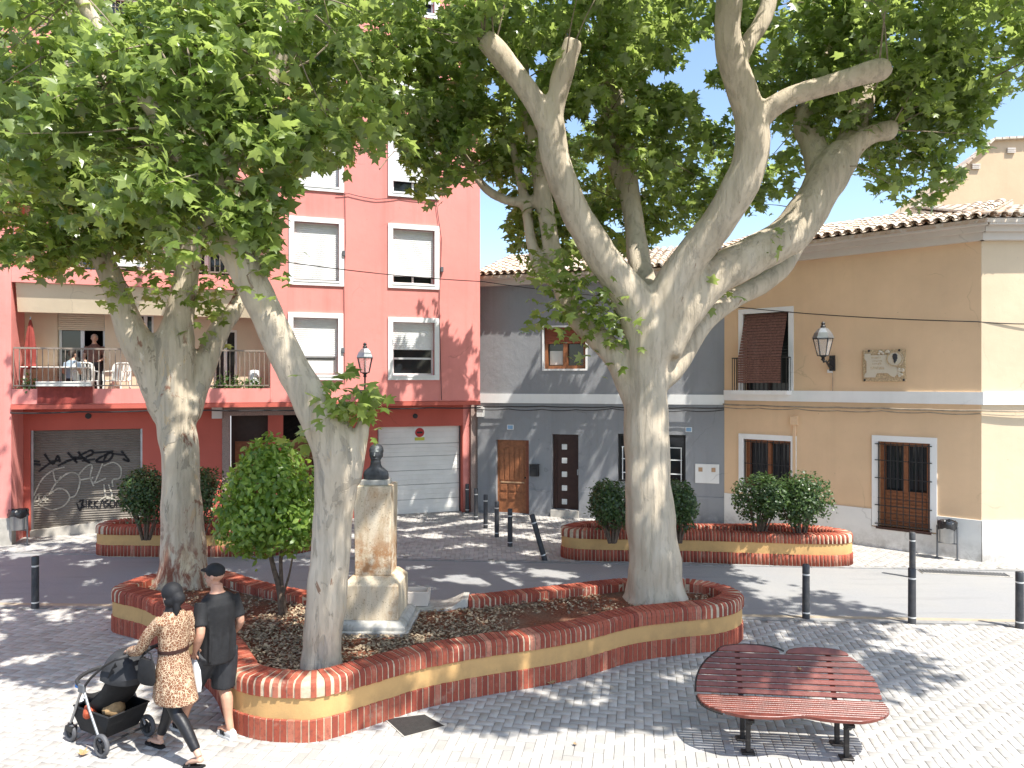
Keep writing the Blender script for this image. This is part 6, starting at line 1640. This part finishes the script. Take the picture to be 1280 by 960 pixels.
for a_, t_ in ((W['al'], W['tl']), (W['ar'], W['tr'])):
    a_, t_ = Vector(a_), Vector(t_); f = (t_ - a_); f.z = 0; f.normalize(); sd = Vector((f.y, -f.x, 0)); tl = -.10 if a_.z > .12 else 0
    mb = MB(); sp = [(-.06, .022), (-.03, .034), (.06, .034), (.13, .042), (.19, .036), (.215, .012)]; p0 = Vector((a_.x, a_.y, 0))
    zf_ = lambda u: (.006 + (max(0, a_.z - .09)) * max(0, 1 - (u + .06) / .24))
    L_ = [(u, w) for u, w in sp] + [(u, -w) for u, w in reversed(sp)]
    A_ = [p0 + f * u + sd * w + Vector((0, 0, zf_(u) - .004)) for u, w in L_]; B_ = [q + Vector((0, 0, .016)) for q in A_]; mb.loft([A_, B_])
    mb.tube([p0 + f * .10 + sd * .042 + Vector((0, 0, zf_(.1) + .012)), p0 + f * .115 + Vector((0, 0, zf_(.1) + .062)), p0 + f * .10 - sd * .042 + Vector((0, 0, zf_(.1) + .012))], [.012, .016, .012], 6)
    child(mb, 'sandal', M['cloth_black'], wom, smooth=False)
# black shoulder bag at her left hip
sb = empty('shoulder_bag', wom.matrix_basis @ Vector((-.22, .10, .92)), yaw_of(-.87, .48), 'black bag hanging at the left hip of the woman in leopard print', 'bag')
mb = MB(); mb.loft([ell((0, 0, -.14), .03, .10), ell((0, 0, -.10), .045, .125), ell((0, 0, .05), .04, .115), ell((0, 0, .10), .02, .10)]); mb.build('bag_body', M['cloth_black'], sb, True)
mb = MB(); mb.tube([(0, -.09, .08), (.01, -.05, .16), (.01, .05, .16), (0, .09, .08)], .008, 6); mb.build('handle', M['cloth_black'], sb, True)

# ================================================================== PUSHCHAIR (local +Y forward)
pc = empty('pushchair', (-3.93, 7.56, 0), yaw_of(-.87, .48), 'black pushchair with silver legs and a full basket, pushed by the woman', 'pushchair')
def wheel(c, r_, w_, lab=None):
    o = empty('wheel', c); o.parent = pc
    Mw = Matrix.Rotation(R(90), 3, 'Y')
    mb = MB(); n = 20; rings = []
    for q in range(9):
        t = 6.2832 * q / 8; rings.append([Vector((w_ * .5 * math.sin(t), (r_ - w_ * .45 + w_ * .45 * math.cos(t)) * math.cos(6.2832 * k / n), (r_ - w_ * .45 + w_ * .45 * math.cos(t)) * math.sin(6.2832 * k / n))) for k in range(n)])
    mb.loft(rings, False); mb.build('tyre', M['tyre_grey'], o, True)
    mb = MB(); mb.lathe([(.022, -w_ * .45), (.022, w_ * .45)], 10, M=Mw)
    for k in range(3):
        t = 6.2832 * k / 3 + .5; mb.hexa([Vector((x_, math.cos(t) * rr_ - math.sin(t) * e, math.sin(t) * rr_ + math.cos(t) * e)) for x_ in (-.012, .012) for rr_, e in ((.01, -.022), (r_ - w_ * .8, -.016), (r_ - w_ * .8, .016), (.01, .022))])
    mb.lathe([(r_ - w_ * 1.0, -.014), (r_ - w_ * .75, -.014), (r_ - w_ * .75, .014), (r_ - w_ * 1.0, .014)], 20, M=Mw, cap=False); mb.build('rim', M['rubber'], o, True)
    return o
tw_ = .25
for s in (-1, 1): wheel((s * tw_, 0, .115), .115, .045); wheel((s * .20, .60, .092), .092, .05)
mb = MB(); mb.tube([(-tw_, 0, .115), (tw_, 0, .115)], .012, 8); mb.build('rear_axle', M['iron'], pc, True)
for s in (-1, 1):
    mb = MB(); mb.tube([(s * .24, .02, .12), (s * .24, .20, .40), (s * .235, .33, .62)], .014, 8); mb.build('rear_leg', M['steel'], pc, True)
    mb = MB(); mb.tube([(s * .235, .34, .62), (s * .225, .48, .36), (s * .21, .58, .20)], .014, 8); mb.build('front_leg', M['steel'], pc, True)
    mb = MB(); mb.tube([(s * .20, .60, .10), (s * .20, .605, .19)], [.03, .026], 8); mb.box((s * .20, .59, .14), (.062, .11, .05)); mb.build('front_fork', M['iron'], pc, True)
    mb = MB(); mb.tube([(s * .235, .36, .58), (s * .235, .20, .74), (s * .235, -.02, .90), (s * .225, -.20, 1.0)], .013, 8); mb.build('handle_tube', M['iron'], pc, True)
mb = MB(); mb.tube(catmull([(-.225, -.19, .995), (-.20, -.24, 1.01), (0, -.26, 1.015), (.20, -.24, 1.01), (.225, -.19, .995)], 5), .019, 8); mb.build('handlebar', M['rubber'], pc, True)
# seat shell, deep and reclined, open towards the front
def U(y, z, w, h, th=.0, n=15):      # cross section of the shell: a trough
    return [Vector((w * math.cos(math.pi + math.pi * k / (n - 1)), y, z + h * math.sin(math.pi + math.pi * k / (n - 1)))) for k in range(n)]
mb = MB(); pr = [(.46, .50, .17, .10), (.36, .46, .20, .13), (.24, .48, .215, .17), (.10, .58, .22, .20), (-.02, .74, .22, .20), (-.10, .90, .20, .15)]
mb.loft([U(*q) for q in pr], False, 0, False)
mb.loft([U(y, z + .035, w - .03, h - .03) for y, z, w, h in pr], False, 0, False); mb.build('seat_shell', M['cloth_black'], pc, True)
# folding hood
mb = MB(); rg_ = []
for k in range(7):
    t = k / 6; an = R(-15 + 105 * t); cy, cz = .06, .74
    rg_.append([Vector((.232 * math.cos(math.pi * q / 12), cy + (.30 + .03 * (k % 2)) * math.sin(math.pi * q / 12) * -math.cos(an) * .95, cz + (.25 + .018 * (k % 2)) * math.sin(math.pi * q / 12) * math.sin(an))) for q in range(13)])
mb.loft(rg_, False, 0, False); mb.build('hood', M['cloth_char'], pc, True)
mb = MB(); mb.tube(catmull([(-.235, .34, .62), (-.21, .47, .66), (0, .54, .68), (.21, .47, .66), (.235, .34, .62)], 5), .02, 8); mb.build('bumper_bar', M['rubber'], pc, True)
for s in (-1, 1): mb = MB(); mb.box((s * .24, .34, .61), (.035, .10, .09)); mb.build('hinge', M['iron_grey'], pc, bevel=.01)
mb = MB(); mb.box((-.215, .46, .60), (.02, .05, .03)); mb.build('clip', M['blue'], pc)
mb = MB(); mb.hexa([(-.16, .46, .40), (.16, .46, .40), (.16, .62, .30), (-.16, .62, .30), (-.16, .46, .43), (.16, .46, .43), (.16, .62, .33), (-.16, .62, .33)]); mb.build('footrest', M['rubber'], pc, bevel=.01)
# basket with shopping
mb = MB(); rb = lambda w, y0, y1, z: [(-w, y0, z), (w, y0, z), (w, y1, z), (-w, y1, z)]
mb.loft([rb(.18, .06, .46, .14), rb(.21, -.02, .52, .28), rb(.215, -.07, .52, .39)], False); mb.add(rb(.18, .06, .46, .14), [(0, 1, 2, 3)]); mb.build('basket', M['cloth_black'], pc)
mb = MB(); mb.tube([(-.217, -.07, .39), (.217, -.07, .39), (.217, .52, .39), (-.217, .52, .39), (-.217, -.07, .39)], .009, 6); mb.build('basket_rim', M['iron'], pc)
for (x, y, z, r_, mt, nm, lb) in ((-.17, .30, .37, (.07, .11, .07), 'orange_cloth', 'cloth_bundle', 'orange cloth bundle lying in the pushchair basket'), (-.06, .10, .39, (.11, .10, .09), 'dry_leaf', 'paper_bag', 'tan paper bag sticking out of the pushchair basket'), (.02, .40, .38, (.09, .09, .07), 'paper_white', 'cloth_bundle', 'white cloth bundle at the front of the pushchair basket')):
    mb = MB(); mb.ball((0, 0, 0), r_, 14, 9); mb.v = [tuple(Vector(v) * (1 + .22 * noise.noise(Vector(v) * 14 + Vector((x * 9, y, z))))) for v in mb.v]
    o = mb.build(nm, M[mt], None, True); o.location = pc.matrix_basis @ Vector((x, y, z)); tag(o, lb, 'bundle' if nm != 'paper_bag' else 'bag')
# folded pale jacket on the footrest of the pushchair
mb = MB(); mb.ball((0, 0, 0), (.06, .05, .05), 12, 8); mb.v = [tuple(Vector(v) * (1 + .3 * noise.noise(Vector(v) * 22))) for v in mb.v]
o = mb.build('baby_shoes', M['paper_white'], None, True); o.location = pc.matrix_basis @ Vector((-.05, .60, .37)); tag(o, 'pale bundle hanging off the front footrest of the pushchair', 'bundle')

# ================================================================== BALCONY LIFE (first floor of the pink block)
ZB = zf[0] - .235
def simple_person(s_, o_, z, label, seated, top, bottom, hair, yaw_add=0.0, s=1.0):
    mb = MB(); f0 = -1
    if seated: hip, kn, an = .46, [(-.09, .40, .46), (.09, .40, .46)], [(-.1, .42, .06), (.1, .42, .06)]
    else: hip, kn, an = .90, [(-.09, .02, .48), (.09, .0, .48)], [(-.1, -.01, .07), (.1, -.02, .07)]
    h = hip
    torso = [ell((0, 0, h - .04), .15, .12), ell((0, 0, h + .06), .165, .125), ell((0, 0, h + .22), .15, .12), ell((0, .01, h + .38), .17, .12), ell((0, 0, h + .47), .165, .10), ell((0, 0, h + .54), .07, .065), ell((0, .01, h + .60), .052, .055)]
    mb.loft(torso)
    for q, k_, a_ in ((-1, kn[0], an[0]), (1, kn[1], an[1])):
        limb(mb, [(q * .09, 0, h), k_, Vector(k_).lerp(Vector(a_), .5), a_], [.085, .06, .052, .036]); limb(mb, [a_, Vector(a_) + Vector((0, .09, -.03)), Vector(a_) + Vector((0, .17, -.045))], [.04, .038, .025], 8)
    arms = [[(q * .17, 0, h + .48), (q * .235, -.02, h + .22), (q * .20, .17, h + .12 + (.06 if seated else .0))] for q in (-1, 1)]
    for q, A_ in zip((-1, 1), arms): limb(mb, A_, [.055, .042, .027]); hand(mb, A_[-1], (-q * .4, .85, -.2), (0, .2, 1), -q, .5, .95)
    head_geo(mb, (0, .02, h + .70), 0, 1.0)
    o = mb.build('person', M['skin_pale'], None, True); remesh(o, .014, 1); o.location = RG.p(s_, z, o_); yaw = math.atan2(RG.n.y, RG.n.x) - math.pi / 2 + yaw_add; o.rotation_euler = (0, 0, yaw); o.scale = (.93, .93, .92); tag(o, label, 'person')
    mb = MB(); mb.loft([[p_ + (p_ - Vector((0, 0, p_.z))).normalized() * .015 for p_ in rr_] for rr_ in torso[1:6]])
    for A_ in arms: limb(mb, [A_[0], Vector(A_[0]).lerp(Vector(A_[1]), .7)], [.066, .06])
    child(mb, 'shirt', top, o, .016, 2)
    mb = MB(); mb.loft([ell((0, 0, h - .06), .165, .135), ell((0, 0, h + .08), .172, .132)])
    for q, k_, a_ in ((-1, kn[0], an[0]), (1, kn[1], an[1])): limb(mb, [(q * .09, 0, h - .02), k_, Vector(k_).lerp(Vector(a_), .8)], [.098, .075, .06])
    child(mb, 'trousers', bottom, o, .016, 2)
    mb = MB(); mb.ball((0, .0, h + .735), (.085, .10, .085), 12, 8); mb.ball((0, -.035, h + .70), (.08, .07, .09), 12, 8); child(mb, 'hair', hair, o)
    return o
s_, _ = RG.hit(117, 440, -.02); simple_person(s_, -.12, ZB, 'grey haired person standing in the dark balcony doorway, wearing a brown top', False, M['pale_wood'] if False else M['reed'], M['cloth_char'], M['hair_grey'])
s_, _ = RG.hit(90, 450, .25); simple_person(s_, .22, ZB, 'seated person in a pale blue shirt at the balcony table', True, basic('pale_blue_shirt', (.34, .42, .50), .8), M['cloth_char'], M['hair'], R(150))
def plastic_chair(s_, o_, yaw, label):
    o = empty('garden_chair', RG.p(s_, ZB, o_), RG.rz() + yaw, label, 'chair', 'white plastic garden chairs on the balcony')
    mb = MB(); mb.box((0, 0, .42), (.44, .42, .03)); mb.build('seat', M['plastic_white'], o, bevel=.012)
    mb = MB()
    for k in range(6): mb.box((-.18 + k * .072, .22, .63), (.04, .022, .38), Matrix.Rotation(R(-8), 3, 'X'))
    mb.tube(catmull([(-.22, .19, .44), (-.21, .24, .80), (0, .27, .86), (.21, .24, .80), (.22, .19, .44)], 5), .02, 8); mb.build('backrest', M['plastic_white'], o)
    for x in (-.2, .2):
        for y in (-.19, .19): mb = MB(); mb.tube([(x, y, .42), (x * 1.15, y * 1.2, 0)], [.026, .02], 8); mb.build('leg', M['plastic_white'], o, True)
        mb = MB(); mb.tube([(x * 1.1, -.2, .42), (x * 1.15, -.2, .64), (x * 1.1, .22, .66)], .018, 8); mb.build('armrest', M['plastic_white'], o, True)
    return o
s_, _ = RG.hit(108, 460, .45); plastic_chair(s_, .5, R(25), 'white plastic garden chair at the right end of the balcony table')
s_, _ = RG.hit(146, 465, .45); plastic_chair(s_, .45, R(-20), 'white plastic garden chair right of the balcony table, near the leaning limb')
s_, _ = RG.hit(66, 455, .2); o = empty('balcony_table', RG.p(s_ + .1, ZB, .28), RG.rz(), 'white covered garden table on the first floor balcony', 'table')
mb = MB(); mb.box((0, 0, .74), (1.35, .62, .03)); mb.build('table_top', M['plastic_white'], o, bevel=.01)
for x in (-.6, .6):
    for y in (-.25, .25): mb = MB(); mb.tube([(x, y, .73), (x * 1.04, y, 0)], .022, 8); mb.build('leg', M['plastic_white'], o, True)
s_, _ = RG.hit(38, 440, .45); o = empty('closed_parasol', RG.p(s_, ZB, .45), 0, 'closed dark red parasol on the first floor balcony', 'parasol')
mb = MB(); prof = [(.02, 2.32), (.05, 2.2), (.10, 1.9), (.14, 1.5), (.155, 1.25), (.12, 1.08), (.15, .98), (.20, .90), (.19, .87)]
mb.loft([[Vector((r_ * (1 + .16 * math.cos(6 * t)) * math.cos(t), r_ * (1 + .16 * math.cos(6 * t)) * math.sin(t), z)) for t in [6.2832 * k / 24 for k in range(24)]] for r_, z in prof]); mb.build('canopy', M['parasol'], o, True)
mb = MB(); mb.tube([(0, 0, 0), (0, 0, 2.4)], .02, 8); mb.build('pole', M['steel'], o, True); mb = MB(); mb.lathe([(.2, 0), (.2, .05), (.05, .12)], 14); mb.build('base', M['concrete'], o, True); o.scale = (.80, .80, .80)
def pot(s_, o_, z, label, h, r_, seed, n=90):
    o = empty('potted_plant', RG.p(s_, z, o_), 0, label, 'potted plant', 'potted plants on the balcony of the pink block'); rg = np.random.default_rng(seed)
    mb = MB(); mb.lathe([(.085, 0), (.115, .17), (.125, .17), (.125, .2), (.1, .2), (.09, .15)], 14); mb.build('pot', M['terracotta'], o, True)
    d = rg.normal(size=(n, 3)); d /= np.linalg.norm(d, axis=1, keepdims=True); d[:, 2] = abs(d[:, 2]); pos = d * np.array([r_, r_, h]) * rg.uniform(.3, 1, (n, 1)) + np.array([0, 0, .19])
    leaves_mesh('foliage', pos, rg.uniform(.06, .12, n), d + rg.normal(0, .5, (n, 3)), d + rg.normal(0, .5, (n, 3)), M['leaf_pot'], o, OVAL, OVAL_T)
for k, (px, o_, h, r_, lb) in enumerate(((36, .72, .40, .18, 'leafy potted plant under the closed parasol on the balcony'), (273, .74, .36, .16, 'leftmost terracotta pot plant at the right end of the balcony, next to the trunk limb'), (283, .72, .48, .17, 'tallest flowering pot plant at the right end of the balcony'), (296, .74, .42, .15, 'third terracotta pot plant at the right end of the balcony'), (309, .74, .30, .13, 'small spiky pot plant on the balcony left of the white canister'), (322, .72, .34, .15, 'rightmost dark pot plant on the balcony beside the leaning trunk'))):
    s_, _ = RG.hit(px, 470, o_); pot(s_, o_, ZB, lb, h, r_, 100 + k)
s_, _ = RG.hit(318, 460, .4); mb = MB(); mb.lathe([(.13, 0), (.14, .05), (.14, .62), (.12, .68), (.04, .70)], 16); o = mb.build('gas_bottle', M['paper_white'], None, True); o.location = RG.p(s_, ZB + .004, .4); tag(o, 'white canister standing on the balcony behind the pots', 'canister')
s_, _ = RG.hit(292, 478, .84)
# planter trough hung outside the railing and dark cloth over the slab edge
ZB = zf[0]; a_, _ = RG.hit(47, 480, UP); b_, _ = RG.hit(116, 480, UP); mb = MB(); RG.box(mb, a_, b_, ZB + .06, ZB + .14, UP + .0, UP + .16); RG.box(mb, a_, b_, ZB + .14, ZB + .17, UP - .001, UP + .18); o = mb.build('flower_trough', M['plastic_white'], None, bevel=.006); tag(o, 'long pale empty flower trough hung on the balcony railing', 'trough')
mb = MB(); rings = []
for k in range(15):
    x = a_ + (b_ - a_) * k / 14; w_ = .012 * math.sin(k * 1.9); rings.append([RG.p(x, ZB + .05, UP + .012 + w_ * .3), RG.p(x, ZB - .34 + .01 * math.sin(k), UP + .018 + w_), RG.p(x, ZB - .34 + .01 * math.sin(k), UP + .024 + w_), RG.p(x, ZB + .05, UP + .018 + w_ * .3)])
mb.loft(rings); o = mb.build('hanging_cloth', M['parasol'], None); tag(o, 'dark red cloth hanging over the balcony edge below the table', 'cloth')
# banner on the second floor railing, letters half hidden by leaves
r = RG.rect(140, 318, 200, 355, UP); bn = empty('balcony_banner', RG.p(r[0], zf[1] + .2, UP), 0, 'pale banner with bold black letters on the second floor balcony railing', 'banner')
mb = MB(); RG.box(mb, r[0], r[1], zf[1] + .12, zf[1] + .86, UP - .035, UP - .028); P(mb, 'sheet', M['white'], bn)
cu = bpy.data.curves.new('letters', 'FONT'); cu.body = 'SS'; cu.size = .55; cu.extrude = .004; ob_ = bpy.data.objects.new('letters', cu); COL.objects.link(ob_)
dg = bpy.context.evaluated_depsgraph_get(); me = bpy.data.meshes.new_from_object(ob_.evaluated_get(dg)); bpy.data.objects.remove(ob_); me.materials.clear(); me.materials.append(M['black_spray'])
o = link('letters', me, bn); Mw = Matrix(((RG.u.x, 0, RG.n.x, 0), (RG.u.y, 0, RG.n.y, 0), (0, 1, 0, 0), (0, 0, 0, 1))); q = RG.p(r[0] + .12, zf[1] + .30, UP - .024); o.matrix_basis = bn.matrix_basis.inverted() @ (Matrix.Translation(q) @ Mw)
